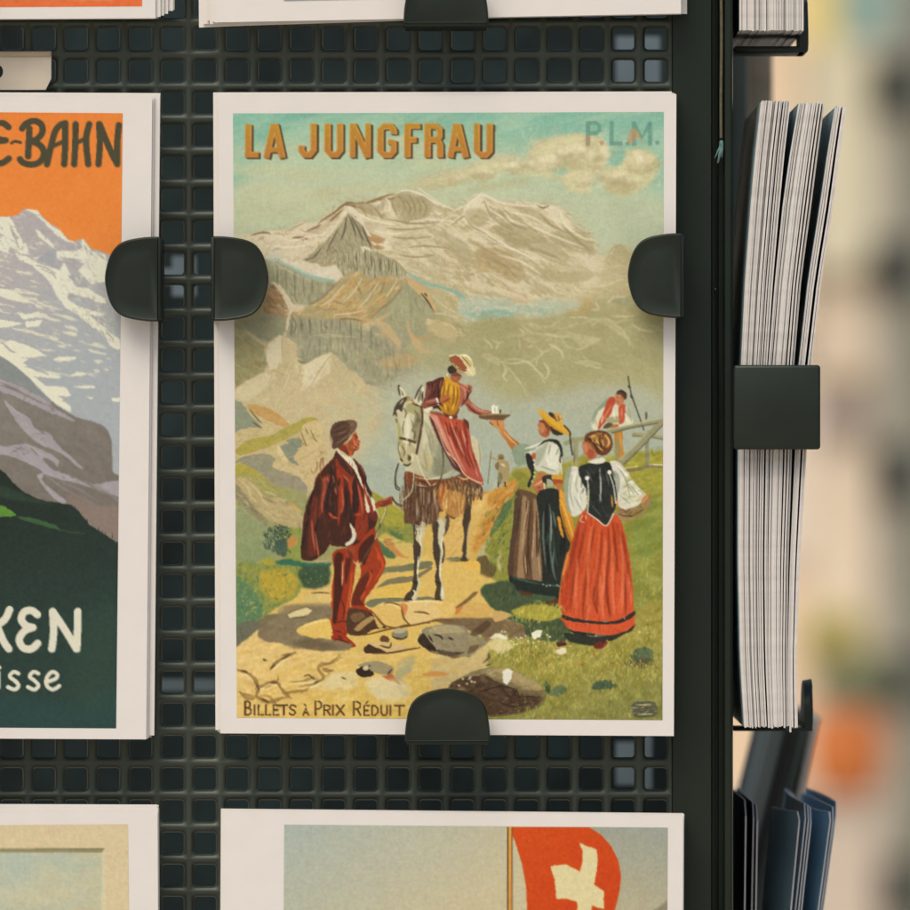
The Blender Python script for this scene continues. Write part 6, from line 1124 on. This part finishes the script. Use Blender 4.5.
# clips of the side panel, seen along their plates
def side_clip(y0, y1, Y0, name='clip'):
    """upright plate near the edge of the side panel (its flat faces the camera) with the tab going back"""
    bm = bmesh.new(); lo, hi = pxbox(733.6, y0, 820.5, y1, Y0, Y0 + .0022); box(bm, lo, hi, .0007, 3)
    lo2 = (hi[0] - .0023, Y0 + .001, lo[2] + .0004); hi2 = (hi[0] - .0001, Y0 + .0125, hi[2] - .0004); box(bm, lo2, hi2, .0009, 3)
    return bm_obj(name, shift(bm), M_clip, rack, 40)
side_clip(365, 449.5, -.004)
def side_shelf(ytop, ybot, xr_, tab, Y0, Y1):
    """bottom clip of the side panel: a level plate and its rounded tab standing up at the outer end"""
    bm = bmesh.new(); lo, hi = pxbox(733.6, ytop, xr_, ybot, Y0, Y1); box(bm, lo, hi, .0006, 2)
    k = PX * (DIST + Y0) / DIST; wy = (Y1 - Y0)
    top = (455 - tab) * k; base = lo[2]; x1 = hi[0]; x0 = x1 - 8.5 * k
    pts = Art.smooth(np.array([(0, 0), (0, .35), (.02, .6), (.12, .82), (.3, .95), (.5, 1), (.7, .95), (.88, .82), (.98, .6), (1, .35), (1, 0)]), False, 2)
    fr = [bm.verts.new((x1, Y0 + u * wy, base + v * (top - base))) for u, v in pts]; bk = [bm.verts.new((x0, Y0 + u * wy, base + v * (top - base) * .97)) for u, v in pts]
    n = len(fr); f1 = bm.faces.new(fr); bm.faces.new(bk[::-1])
    for i in range(n): bm.faces.new((fr[i], bk[i], bk[(i + 1) % n], fr[(i + 1) % n]))
    bmesh.ops.bevel(bm, geom=list(f1.edges), offset=.0008, segments=3, affect='EDGES', profile=.5)
    return bm_obj('clip', shift(bm), M_clip, rack, 40)
side_shelf(728.5, 731, 813, 680, .040, .062); side_shelf(46, 52, 808.5, -4, .026, .048)
# screw in the upright
bm = bmesh.new(); bmesh.ops.create_uvsphere(bm, u_segments=12, v_segments=6, radius=.0006)
for v in bm.verts: v.co = Vector((v.co.x, v.co.y * .5, v.co.z)) + W(716, 290, .0106)
bm_obj('rivet', shift(bm), M_metal, rack, 60)

# ---------------------------------------------------------------- postcards
def sheet(name, c, Y, t, mat, parent=None, bend=0, mats=None, n=8):
    """a card from its four corners in photo pixels (tl, tr, br, bl), front at Y, thickness t; verts are local to `parent`"""
    base = Vector(parent.location) if parent else Vector((0, 0, 0))
    vs = []; fs = []
    for k, dy in enumerate((0, t)):
        for j in range(n + 1):
            v = j / n
            for i in range(n + 1):
                u = i / n
                x = (c[0][0] * (1 - u) + c[1][0] * u) * (1 - v) + (c[3][0] * (1 - u) + c[2][0] * u) * v
                y = (c[0][1] * (1 - u) + c[1][1] * u) * (1 - v) + (c[3][1] * (1 - u) + c[2][1] * u) * v
                p = W(x, y, Y); p.y += dy + bend * ((u - .5) ** 2 * 4 + (v - .5) ** 2 * 2); vs.append(p - base)
    m = (n + 1) ** 2; ix = lambda k, j, i: k * m + j * (n + 1) + i
    for j in range(n):
        for i in range(n):
            fs.append((ix(0, j, i), ix(0, j + 1, i), ix(0, j + 1, i + 1), ix(0, j, i + 1))); fs.append((ix(1, j, i), ix(1, j, i + 1), ix(1, j + 1, i + 1), ix(1, j + 1, i)))
    for i in range(n):
        fs += [(ix(0, 0, i), ix(0, 0, i + 1), ix(1, 0, i + 1), ix(1, 0, i)), (ix(0, n, i), ix(1, n, i), ix(1, n, i + 1), ix(0, n, i + 1)), (ix(0, i, 0), ix(1, i, 0), ix(1, i + 1, 0), ix(0, i + 1, 0)), (ix(0, i, n), ix(0, i + 1, n), ix(1, i + 1, n), ix(1, i, n))]
    return mesh_obj(name, vs, fs, mat, parent, mats=mats)
PAPER_SEEN = np.array([216, 205, 195]) / 255.
def to_lin(c): return np.where(c <= .04045, c / 12.92, ((c + .055) / 1.055) ** 2.4)
def picture(A, c, Y, parent, bend=0, name='printed_picture', cc=None, grain=5, weave=2.2):
    """ink layer: a fine sheet of faces, each vertex carrying the ink the painter laid there"""
    im = A.finish(A.gr, A.wv); h, w = im.shape[:2]
    nx, ny = int(max(abs(c[1][0] - c[0][0]), 4) * A.k / 2), int(abs(c[3][1] - c[0][1]) * A.k / 2)
    u = np.linspace(0, 1, nx + 1)[None, :]; v = np.linspace(0, 1, ny + 1)[:, None]
    x = (c[0][0] * (1 - u) + c[1][0] * u) * (1 - v) + (c[3][0] * (1 - u) + c[2][0] * u) * v
    y = (c[0][1] * (1 - u) + c[1][1] * u) * (1 - v) + (c[3][1] * (1 - u) + c[2][1] * u) * v
    gx = np.clip((x - A.x0) * A.k / 2 - .5, 0, w - 1.001); gy = np.clip((y - A.y0) * A.k / 2 - .5, 0, h - 1.001)
    ix, iy = gx.astype(int), gy.astype(int); fx, fy = (gx - ix)[..., None], (gy - iy)[..., None]
    col = (im[iy, ix] * (1 - fx) + im[iy, ix + 1] * fx) * (1 - fy) + (im[iy + 1, ix] * (1 - fx) + im[iy + 1, ix + 1] * fx) * fy
    col = col.mean(-1, keepdims=True) + (col - col.mean(-1, keepdims=True)) * SAT      # richer, crisper ink
    col = np.clip(150 + (col - 150) * CON, 4, 250)
    lin = to_lin(col / 255.) / to_lin(PAPER_SEEN) * np.array(PAPER) * INK
    k = PX * (DIST + Y) / DIST; base = parent.location
    # the card's own bend, from the card corners cc
    cc = cc or c
    uu = (x - cc[0][0]) / (cc[1][0] - cc[0][0]); vv = (y - cc[0][1]) / (cc[3][1] - cc[0][1])
    Yb = Y - .00006 + bend * ((uu - .5) ** 2 * 4 + (vv - .5) ** 2 * 2)
    co = np.stack([(x - 455) * k - base.x, Yb - base.y, (455 - y) * k - base.z], -1).reshape(-1, 3)
    n = nx + 1; q = (np.arange(ny)[:, None] * n + np.arange(nx)[None, :]).ravel()
    quads = np.stack([q, q + n, q + n + 1, q + 1], 1)
    me = bpy.data.meshes.new(name); me.vertices.add(len(co)); me.vertices.foreach_set('co', co.astype(np.float32).ravel())
    me.loops.add(quads.size); me.loops.foreach_set('vertex_index', quads.ravel().astype(np.int32))
    me.polygons.add(len(quads)); me.polygons.foreach_set('loop_start', np.arange(0, quads.size, 4, dtype=np.int32))
    me.polygons.foreach_set('use_smooth', np.ones(len(quads), bool))
    me.update(); me.validate()
    at = me.color_attributes.new('ink', 'FLOAT_COLOR', 'POINT')
    at.data.foreach_set('color', np.concatenate([np.clip(lin, .002, .95).reshape(-1, 3), np.ones((len(co), 1))], 1).astype(np.float32).ravel())
    me.materials.append(M_ink)
    return link(bpy.data.objects.new(name, me), parent)
INK, SAT, CON = .88, 1.02, 1.11
rng = np.random.default_rng(42)
def stack(front, n, label, blabel, group, offs, art=None, pic=None, bend=0, t=.00042, step=.00075, jit=.8):
    """front card with its picture, then n plain cards behind it"""
    c0 = W((front[0][0] + front[2][0]) / 2, front[3][1], 0)
    r = empty('postcard', c0, label, 'postcard')
    sheet('card', front, 0, t, M_paper, r, bend, n=24)
    if art is not None: picture(art, pic, 0, r, bend, cc=front)
    for i in range(n):
        d = offs[i] if i < len(offs) else (rng.normal(0, jit), rng.normal(0, jit), 0)
        c = []
        for (x, y), s in zip(front, (-1, 1, 1, -1)): c.append((x + d[0] + 0, y + d[1] + s * d[2]))
        Y = step * (i + 1)
        b = empty('postcard', W((c[0][0] + c[2][0]) / 2, c[3][1], Y), blabel, 'postcard', group)
        sheet('card', c, Y, t, M_paper, b, bend * .8, n=8)
    return r
# (dx, dy, tilt) in photo pixels for the cards that peep out
AL = paint_alpine()
stack([(218.2, 96), (676.3, 94.4), (673.8, 736), (220.5, 733.3)], 12, 'white bordered postcard of riders and villagers on a path below snowy mountains', 'plain white card behind the postcard of riders below snowy mountains', 'cards stacked behind the postcard of riders', [(-.4, -.3, 0), (-4.6, -3.2, .3), (-5, -2.8, .4), (-1.2, -1, .3), (-2.8, -1.6, 0)] + [(-1.5, -1, 0)] * 7, AL, [(233, 113.5), (663.7, 112), (662.4, 720), (236.8, 717.6)], bend=-.0003)
SU = paint_summit()
stack([(-306, 94.5), (152.3, 97.2), (146.3, 739.3), (-312, 737)], 12, 'white bordered postcard of a grey and cream peak under an orange sky', 'plain white card behind the postcard with the orange sky', 'cards stacked behind the orange sky postcard', [(2, -1, .2), (7.8, -3.5, -.4), (8.2, -3.8, -.2), (3, -2, 0), (5, -2, 0), (2, -1.5, 0)] + [(3, -2, 0)] * 6, SU, [(-290, 110), (122.8, 113.3), (116.2, 728.3), (-296, 725.6)], bend=-.0003)
stack([(-308, 813.5), (157.6, 811), (160.2, 1455), (-305, 1458)], 10, 'white bordered postcard with a beige mount around a pale blue green picture', 'plain white card behind the postcard with the beige mount', 'cards stacked behind the beige mount postcard', [(.4, -4, 1), (-.4, -8.4, 2), (1, -7, 1), (1.5, -3, 0)], paint_framed(), [(-294, 827), (128, 824.2), (131, 1090), (-292, 1092)])
stack([(221.2, 810.6), (683.3, 815.2), (680, 1460), (218, 1456)], 10, 'white bordered postcard of a red flag with a white cross', 'plain white card behind the postcard of the red flag', 'cards stacked behind the red flag postcard', [(.6, -1.4, 0), (-.3, -2, 0), (1, -1, 0)], paint_flag(), [(284.2, 824.6), (667.8, 827.6), (666, 1150), (282, 1148)])
stack([(-300, -622), (156.5, -624), (155.5, 18.3), (-302, 20.5)], 12, 'white bordered postcard with an orange band along the bottom of its picture', 'plain white card behind the postcard with the orange band', 'cards stacked behind the orange band postcard', [(5, -1.5, 0), (8.5, -2.8, 0), (12.5, -4.5, 0), (17.5, -7.5, 0), (19, -8.5, 0), (3, 0, 0), (0, .5, 0), (-1, .6, 0), (-2, .7, 0)], paint_plain(-290, -300, 143, 10, 0), [(-286, -290), (142.4, -292), (142, 6.2), (-288, 8.6)])
stack([(210, -622), (682, -634), (681, 13.6), (215, 22.4)], 12, 'white bordered postcard with a grey blue picture, tilted up to the right', 'plain white card behind the tilted grey blue postcard', 'cards stacked behind the grey blue postcard', [(-3, -1.5, -.9), (-5, .3, -1.4), (-1, 1.5, -2.6), (-8, -5, -3.2), (-12, -2.5, -4), (-16, .5, -4.6), (4, 0, 0), (6, .3, 0)], paint_plain(270, -300, 670, 4, 1), [(280, -290), (660, -297), (658, -6), (284, 1.2)])
# ---------------------------------------------------------------- cards filed on the side panel, seen by their edges
M_edges = []
for k, (c, nm) in enumerate((((.70, .655, .60), 'pale'), ((.76, .715, .66), 'white'), ((.60, .57, .53), 'grey'), ((.55, .49, .43), 'tan'))):
    m = material('cut_edge_' + nm, c, .75, .2); n, l = m.node_tree.nodes, m.node_tree.links
    tc = n.new('ShaderNodeTexCoord'); mp = n.new('ShaderNodeMapping'); mp.inputs['Scale'].default_value = (30, 30, 420)
    nz = n.new('ShaderNodeTexNoise'); nz.inputs['Scale'].default_value = 1; nz.inputs['Detail'].default_value = 5
    rp = n.new('ShaderNodeValToRGB'); rp.color_ramp.elements[0].position = .3; rp.color_ramp.elements[1].position = .62
    rp.color_ramp.elements[0].color = (*[q * .84 for q in c], 1); rp.color_ramp.elements[1].color = (*c, 1)
    l.new(tc.outputs['Object'], mp.inputs[0]); l.new(mp.outputs[0], nz.inputs['Vector']); l.new(nz.outputs['Fac'], rp.inputs[0]); l.new(rp.outputs[0], n['Principled BSDF'].inputs['Base Color'])
    M_edges.append(m)
def filed_card(xs, ys, Y0, w, t, edge, face, label, group, yaw=0, ny=24, name='postcard', round_top=0):
    """a thin card standing on edge; xs(y) gives its left side in photo pixels at the near edge"""
    k = PX * (DIST + Y0) / DIST
    y0, y1 = ys
    vs, fs, mi = [], [], []
    base = W(float(xs(y1)), y1, Y0)
    for j in range(ny + 1):
        y = y0 + (y1 - y0) * j / ny
        x = float(xs(y))
        X = (x - 455) * k; Z = (455 - y) * k
        top = 0
        for d, (dx, dy) in enumerate(((0, 0), (t, 0), (t + w * math.tan(yaw), w), (w * math.tan(yaw), w))):
            vs.append(Vector((X + dx, Y0 + dy, Z)) - base)
    for j in range(ny):
        a, b = 4 * j, 4 * j + 4
        for i in range(4):
            fs.append((a + i, a + (i + 1) % 4, b + (i + 1) % 4, b + i)); mi.append(0 if i in (0, 2) else 1)
    fs.append((0, 3, 2, 1)); fs.append((4 * ny, 4 * ny + 1, 4 * ny + 2, 4 * ny + 3)); mi += [0, 0]
    o = mesh_obj(name, vs, fs, None, None, mats=[edge, face]); o.data.polygons.foreach_set('material_index', mi)
    o.location = base
    return tag(o, label, 'postcard', group)
YT = [101, 150, 202, 280, 365, 450, 560, 660, 727]
bunch = [  # left and right side of each bunch down the stack, number of cards
    ([761, 755.5, 750.8, 745, 741, 738.3, 738, 740, 744], [791, 785, 780, 773, 767, 764, 762.5, 763.5, 766.5], 17, 'white edged postcard filed upright in the left bunch of the side stack', 'cards filed in the left bunch of the side stack'),
    ([799, 790.5, 783, 775, 768.3, 766, 764.3, 765.3, 768], [824.5, 818, 811.5, 801, 794, 792, 788, 786.5, 787], 13, 'white edged postcard filed upright in the middle bunch of the side stack', 'cards filed in the middle bunch of the side stack'),
    ([836, 828, 820.5, 808, 798.5, 795, 790, 787.6, 788], [847.5, 841, 834.5, 822, 812, 806.5, 800, 796.5, 798], 5, 'white edged postcard leaning outermost in the side stack', 'cards leaning outermost in the side stack')]
r2 = np.random.default_rng(8)
for L, R, n, lab, grp in bunch:
    g = np.cumsum(np.r_[0, 1 + .5 * (r2.random(n - 1) < .25) * (1 + r2.random(n - 1))]); g = g / (g[-1] + 1.0)
    for i in range(n):
        f = g[i]; ph = r2.normal(0, .18)
        xs = (lambda y, f=f, ph=ph: np.interp(y, YT, np.array(L) + (np.array(R) - np.array(L)) * f) + ph * math.sin(y / 90.))
        tp = r2.normal(0, .5) + (3.5 if L[0] > 830 else 0) + (0 if L[0] < 790 else 2)
        w_px = (R[3] - L[3]) / n
        filed_card(xs, (101 + tp, 727 + r2.normal(0, .6) + (5 if (L[0] > 830 and i == 1) else 0)), .0015 + abs(r2.normal(0, .0004)), .105, min((R[4] - L[4]) / (n + 1.5) * r2.uniform(.97, 1.08), 1.85) * PX, M_edges[[0, 1, 0, 1, 0, 1, 2][r2.integers(0, 7)]], M_face_lit if i == 0 else M_face, lab, grp)
# the upper side stack
for i in range(26):
    f = i / 26; ph = r2.normal(0, .2)
    filed_card(lambda y, f=f, ph=ph: 739.5 + 64 * f + ph, (-620, 30.5 + r2.normal(0, .4)), .010 + abs(r2.normal(0, .0005)), .105, 2.35 * PX, M_edges[[1, 0, 1, 0, 1][r2.integers(0, 5)]], M_face, 'white edged postcard filed upright in the topmost side stack', 'cards filed in the topmost side stack', ny=4)
# folded leaflets low on the side: curved sheets with pale edges
M_blue = material('deep_blue_print', (.24, .41, .53), .35, .6, noise=.3, nscale=22)
M_blue_lit = material('blue_print_lightened', (.34, .56, .70), .3, .6, noise=.25, nscale=22)  # leaflet blue lightened to make up for shade on the broad face
M_black = material('blackish_print', (.008, .010, .011), .35, .4, noise=.2, nscale=30)
M_ledge = material('leaflet_edge', (.66, .67, .66), .6, .3)
def leaflet(near, far, ytop, lean, Y0, w, bulge, mat, label, group=None, t=1.7, r=.0035):
    """sheet whose top edge runs from the near corner to the far one with a bulge; lean in px per px downwards"""
    k = PX * (DIST + Y0) / DIST; nu, nv = 14, 16
    base = W(near, 1440, Y0); vs, fs, mi = [], [], []
    for s in range(2):
        for j in range(nv + 1):
            v = j / nv
            for i in range(nu + 1):
                u = i / nu
                X = (near + (far - near) * u - 455) * k + bulge * math.sin(math.pi * u) + s * t * PX
                drop = 0
                if u * w < r: drop = r - math.sqrt(max(r * r - (r - u * w) ** 2, 0))
                z0 = (455 - ytop) * k - drop; z1 = (455 - 1440) * k
                Z = z0 + (z1 - z0) * v ** 1.4
                X += lean * (Z - (455 - ytop) * k)
                vs.append(Vector((X, Y0 + w * u, Z)) - base)
    m = (nu + 1) * (nv + 1); ix = lambda s, j, i: s * m + j * (nu + 1) + i
    for j in range(nv):
        for i in range(nu):
            fs += [(ix(0, j, i), ix(0, j + 1, i), ix(0, j + 1, i + 1), ix(0, j, i + 1)), (ix(1, j, i), ix(1, j, i + 1), ix(1, j + 1, i + 1), ix(1, j + 1, i))]; mi += [1, 1]
    for i in range(nu): fs += [(ix(0, 0, i), ix(0, 0, i + 1), ix(1, 0, i + 1), ix(1, 0, i)), (ix(0, nv, i), ix(1, nv, i), ix(1, nv, i + 1), ix(0, nv, i + 1))]; mi += [0, 0]
    for j in range(nv): fs += [(ix(0, j, 0), ix(1, j, 0), ix(1, j + 1, 0), ix(0, j + 1, 0)), (ix(0, j, nu), ix(0, j + 1, nu), ix(1, j + 1, nu), ix(1, j, nu))]; mi += [0, 0]
    o = mesh_obj('leaflet', vs, fs, None, None, smooth=False, mats=[M_ledge, mat]); o.data.polygons.foreach_set('material_index', mi); o.location = base
    return tag(o, label, 'leaflet', group)
gl = 'dark leaflets beside the upright'
leaflet(745.3, 741, 801, .012, .045, .09, .000, M_black, 'dark leaflet with a pale edge nearest the black upright', t=1.5)
leaflet(753.2, 749, 803, .020, .047, .09, .000, M_black, 'dark leaflet with a pale edge, second out from the black upright', t=1.6)
leaflet(756.8, 752, 806, .016, .046, .09, .000, M_black, 'dark leaflet with a pale edge, third out from the black upright', t=1.6)
leaflet(799.5, 776, 812, .095, .045,   .028, -.0006, M_blue_lit, 'blue leaflet with a pale edge, its broad blue face showing', t=1.5, r=.002)
for q, (nx_, fx_, yy) in enumerate(((806.5, 800, 804), (809.5, 803.5, 806), (812, 806.5, 808))):
    leaflet(nx_, fx_, yy, .11, .05, .09, -.001, M_blue, 'blue leaflet edge on, one of three close together beside the broad blue face', 'three blue leaflets close together', t=1.3)
leaflet(830.8, 812, 812, .135, .055, .026, -.0004, M_blue, 'blue leaflet leaning out, its pale edge left of the outermost ones', t=1.5, r=.002)
leaflet(834.5, 817, 808, .14, .058, .09, .0002, M_blue, 'blue leaflet leaning out, second from the outside', t=1.4)
leaflet(837.2, 822, 803, .14, .06, .09, .0008, M_blue, 'outermost blue leaflet leaning out from the stack', t=1.3)
# blurred cards further back, leaning
M_slate = material('slate_card', (.16, .20, .20), .5, .3, noise=.2, nscale=20); M_pale = material('pale_grey_card', (.45, .44, .40), .6, .3, noise=.15, nscale=20); M_moss = material('dark_moss_card', (.05, .07, .06), .5, .3)
def leaner(x_top, x_bot, wpx, mat, label, Y, ytop=640):
    k = PX * (DIST + Y) / DIST
    a, b = W(x_top, ytop, Y), W(x_bot, 1000, Y)
    bm = bmesh.new(); base = b.copy()
    q = [a, a + Vector((wpx * k, 0, 0)), b + Vector((wpx * k, 0, 0)), b]
    prism(bm, [v - base for v in q], .10, .0003, 1)
    o = bm_obj('card_pile', bm, mat); o.location = base
    return tag(o, label, 'card pile')
leaner(774, 702, 17, M_slate, 'slate grey pile of cards leaning, out of focus behind the leaflets', .20, 712)
leaner(790, 718, 11, M_black, 'black pile of cards leaning, out of focus behind the leaflets', .19, 712)
leaner(800.5, 728, 11, M_moss, 'dark mossy pile of cards leaning, out of focus behind the leaflets', .22, 718)
leaner(812.5, 752, 8, M_pale, 'pale grey card pile leaning outermost, out of focus behind the leaflets', .24, 718)

# ---------------------------------------------------------------- small things on the rack
def price_tag():
    Y = .0098; base = W(-40, 90, Y)
    m = material('cream_plastic', (.70, .62, .49), .45, .4, noise=.10, nscale=90)
    out = [(-96, 51.5), (51.2, 51.2), (51.2, 78.5), (45.6, 89.8), (-96, 90)]
    hole = [(-1.0 + 4.1 * math.cos(a), 71.6 + 6.2 * math.sin(a)) for a in np.linspace(0, 2 * math.pi, 24, endpoint=False)]
    bm = bmesh.new()
    vo = [bm.verts.new(W(x, y, Y) - base) for x, y in out]; vh = [bm.verts.new(W(x, y, Y) - base) for x, y in hole]
    eo = [bm.edges.new((vo[i], vo[(i + 1) % len(vo)])) for i in range(len(vo))]; eh = [bm.edges.new((vh[i], vh[(i + 1) % len(vh)])) for i in range(len(vh))]
    bmesh.ops.triangle_fill(bm, edges=eo + eh, use_beauty=True)
    g = bmesh.ops.extrude_face_region(bm, geom=bm.faces[:])
    for v in g['geom']:
        if isinstance(v, bmesh.types.BMVert): v.co.y += .0012
    o = bm_obj('label_strip', bm, m); o.location = base
    tag(o, 'cream plastic strip with a dark hole and a clipped corner on the grid', 'label strip')
    f = bmesh.new(); a, b = W(-96, 56.5, Y - .0006), W(51.0, 51.4, Y - .0006); box(f, Vector((a.x, Y - .0006, a.z)) - base, Vector((b.x, Y - .0001, b.z)) - base, .0002, 1)
    bm_obj('folded_rim', f, material('cream_rim', (.50, .41, .28), .5, .4, noise=.12, nscale=120), o)
price_tag()
def tube(bm, pts, r, n=7):
    rings = []
    for i, p in enumerate(pts):
        d = (pts[min(i + 1, len(pts) - 1)] - pts[max(i - 1, 0)]).normalized(); a = d.orthogonal().normalized(); b = d.cross(a)
        rr = r[i] if isinstance(r, (list, tuple)) else r
        rings.append([bm.verts.new(p + a * rr * math.cos(2 * math.pi * k / n) + b * rr * math.sin(2 * math.pi * k / n)) for k in range(n)])
    for A_, B_ in zip(rings, rings[1:]):
        for k in range(n): bm.faces.new((A_[k], A_[(k + 1) % n], B_[(k + 1) % n], B_[k]))
    bm.faces.new(rings[0][::-1]); bm.faces.new(rings[-1])
def cord():
    base = W(721, -60, .0088); bm = bmesh.new()
    tube(bm, [W(721.2 + .25 * math.sin(y / 23), y, .0092) - base for y in range(-90, 143, 6)], .00036)
    o = bm_obj('cord', bm, material('olive_cord', (.13, .115, .07), .8, .2, noise=.25, nscale=800), None, 60); o.location = base
    tag(o, 'thin olive cord hanging down the black upright', 'cord')
    bm = bmesh.new(); rr = np.random.default_rng(4)
    for k in range(11):
        s = rr.uniform(-2.2, 2.2); e = rr.uniform(-7, 3)
        tube(bm, [W(721 + s * .4, 141, .0085) - base, W(720.5 + s, 147 + rr.uniform(-3, 2), .0080) - base, W(719.5 + e, 152 + rr.uniform(-4, 12), .0078) - base], [.0003, .00025, .00008], 5)
    bm_obj('frayed_end', bm, material('teal_fibre', (.12, .22, .20), .8, .2, noise=.4, nscale=600), o, 60)
cord()

# ---------------------------------------------------------------- the street behind, far out of focus
FY = 22.0
def q3(px, py, Y): return W(px, py, Y)
M_plaster = material('cream_plaster', (.88, .765, .61), .9, .2, noise=.08, nscale=1.2)
M_ground = material('stone_paving', (.56, .50, .42), .85, .3, noise=.15, nscale=3)
g = mesh_obj('pavement', [(-30, -12, -1.55), (30, -12, -1.55), (30, 60, -1.55), (-30, 60, -1.55)], [(0, 1, 2, 3)], M_ground); tag(g, kind='structure')
house = empty('house', (2, FY, -1.55), 'cream plastered house front, blurred far behind the rack', 'house')
def hp(name, lo, hi, mat, bev=0, parent=None, par_loc=None):
    bm = bmesh.new(); box(bm, lo, hi, bev)
    off = Vector(house.location)
    for v in bm.verts: v.co -= off
    return bm_obj(name, bm, mat, parent or house)
hp('wall', (-16, FY, -1.55), (18, FY + 6, 9), M_plaster)
M_sage = material('sage_wall_paint', (.74, .71, .54), .9, .2, noise=.08, nscale=1.0)
def hpx(name, x0, y0, x1, y1, Y, depth, mat, parent=None):
    a, b = W(x0, y1, Y), W(x1, y0, Y); return hp(name, (a.x, Y, a.z), (b.x, Y + depth, b.z), mat, 0, parent)
hpx('upper_wall', 560, -4000, 1900, 268, FY - .06, .057, M_sage)
hpx('pilaster', 872, -4000, 985, 960, FY - .16, .098, material('stone_pilaster', (.42, .40, .33), .9, .2, noise=.2, nscale=1.5))
M_dark = material('window_dark', (.035, .042, .038), .3, .5); M_lil = material('lilac_shutter', (.40, .34, .31), .7, .3); M_brn = material('brown_lintel', (.34, .265, .16), .8, .2)
wd = hpx('window', 812, 376, 872, 392, FY - .05, .047, M_brn); hpx('shutter', 812, 392.3, 866, 432, FY - .045, .042, M_lil, wd)
for cy in (85, 268, 473, 680, 888):
    f = hpx('niche_grille', 866 + (cy % 3) * 3, cy - 28, 915, cy + 28, FY - .19, .028, M_dark)
# awning stripes high on the house
M_peach = material('peach_plaster', (.84, .66, .46), .9, .2, noise=.06, nscale=2)
hpx('corner_strip', 640, -4000, 800, 330, FY - .12, .055, M_peach)
hpx('warm_band', 640, 590, 812, 905, FY - .07, .066, M_peach)
hpx('shop_board', 735, 392, 812, 560, FY - .05, .047, material('cream_board', (.86, .76, .62), .9, .2))
hpx('dark_pillar', 913, -4000, 990, 1400, FY - .24, .045, material('green_grey_pillar', (.16, .17, .135), .8, .3, noise=.2, nscale=2))
aw = empty('awning', W(830, -10, FY - 1), 'yellow and teal striped awning, blurred at the top of the view', 'awning')
for k, (x0, x1, c, nm) in enumerate(((800, 838, (.78, .64, .24), 'yellow_stripe'), (838, 898, (.27, .40, .36), 'teal_stripe'))):
    a, b = W(x0, 46 - 6 * k, FY - 1.0), W(x1, -60, FY - 1.0); bm = bmesh.new()
    box(bm, Vector((a.x, FY - 1.0, a.z)) - Vector(aw.location), Vector((b.x, FY - .92, b.z)) - Vector(aw.location), .01)
    bm_obj(nm, bm, material(nm, c, .8, .2, noise=.1, nscale=4), aw)
# terracotta pot with a shrub on a pale ledge
PY = FY - 2
ledge = empty('garden_wall', W(850, 1000, PY), 'low pale garden wall under the blurred orange pot', 'wall')
for nm, y0, y1, gx, m in (('coping', 800, 808, 6, material('pale_coping', (.60, .52, .43), .9, .2, noise=.1, nscale=3)), ('wall_body', 808.3, 1400, 0, material('pale_render', (.62, .53, .43), .9, .2, noise=.1, nscale=2))):
    a, b = W(690 - gx, y1, PY - .004 * gx), W(878 + gx, y0, PY - .004 * gx); bm = bmesh.new(); box(bm, Vector((a.x, PY - .004 * gx, max(a.z, -1.55))) - Vector(ledge.location), Vector((b.x, PY + .45, b.z)) - Vector(ledge.location), .008)
    bm_obj(nm, bm, m, ledge)
pot = empty('potted_shrub', W(846, 799.5, PY + .12), 'round orange pot with a yellow green shrub, blurred on the low pale wall', 'plant pot')
k_ = PX * (DIST + PY) / DIST
bm = bmesh.new(); prof = [(0, 0), (22, 0), (31, 10), (39, 28), (42, 50), (40, 70), (35, 84), (36, 90), (32, 90), (30, 82), (0, 80)]
rings = [[bm.verts.new((r_ * k_ * math.cos(a), r_ * k_ * math.sin(a), z_ * k_)) for a in np.linspace(0, 2 * math.pi, 24, endpoint=False)] for r_, z_ in prof[1:-1]]
for A_, B_ in zip(rings, rings[1:]):
    for i in range(24): bm.faces.new((A_[i], A_[(i + 1) % 24], B_[(i + 1) % 24], B_[i]))
bm.faces.new(rings[0][::-1]); bm.faces.new(rings[-1])
bm_obj('pot', bm, material('orange_glaze', (.62, .19, .045), .5, .4, noise=.1, nscale=6), pot, 50)
rl = np.random.default_rng(9)
def foliage(name, col, n, c, R):
    bm = bmesh.new()
    for i in range(n):
        d = rl.normal(0, 1, 3); d /= np.linalg.norm(d); p = Vector(c) + Vector(d * R * rl.uniform(.2, 1) ** .6)
        a = Vector(rl.normal(0, 1, 3)).normalized(); b = a.orthogonal().normalized(); s = k_ * rl.uniform(5, 10)
        bm.faces.new([bm.verts.new(p + a * s), bm.verts.new(p + b * s * .45), bm.verts.new(p - a * s), bm.verts.new(p - b * s * .45)])
    bm_obj(name, bm, material(name + '_leaf', col, .6, .3, noise=.3, nscale=30), pot)
foliage('foliage', (.62, .56, .22), 420, (-12 * k_, 0, 160 * k_), np.array([38, 26, 40]) * k_)
foliage('lower_foliage', (.28, .34, .21), 320, (8 * k_, 0, 118 * k_), np.array([44, 26, 28]) * k_)
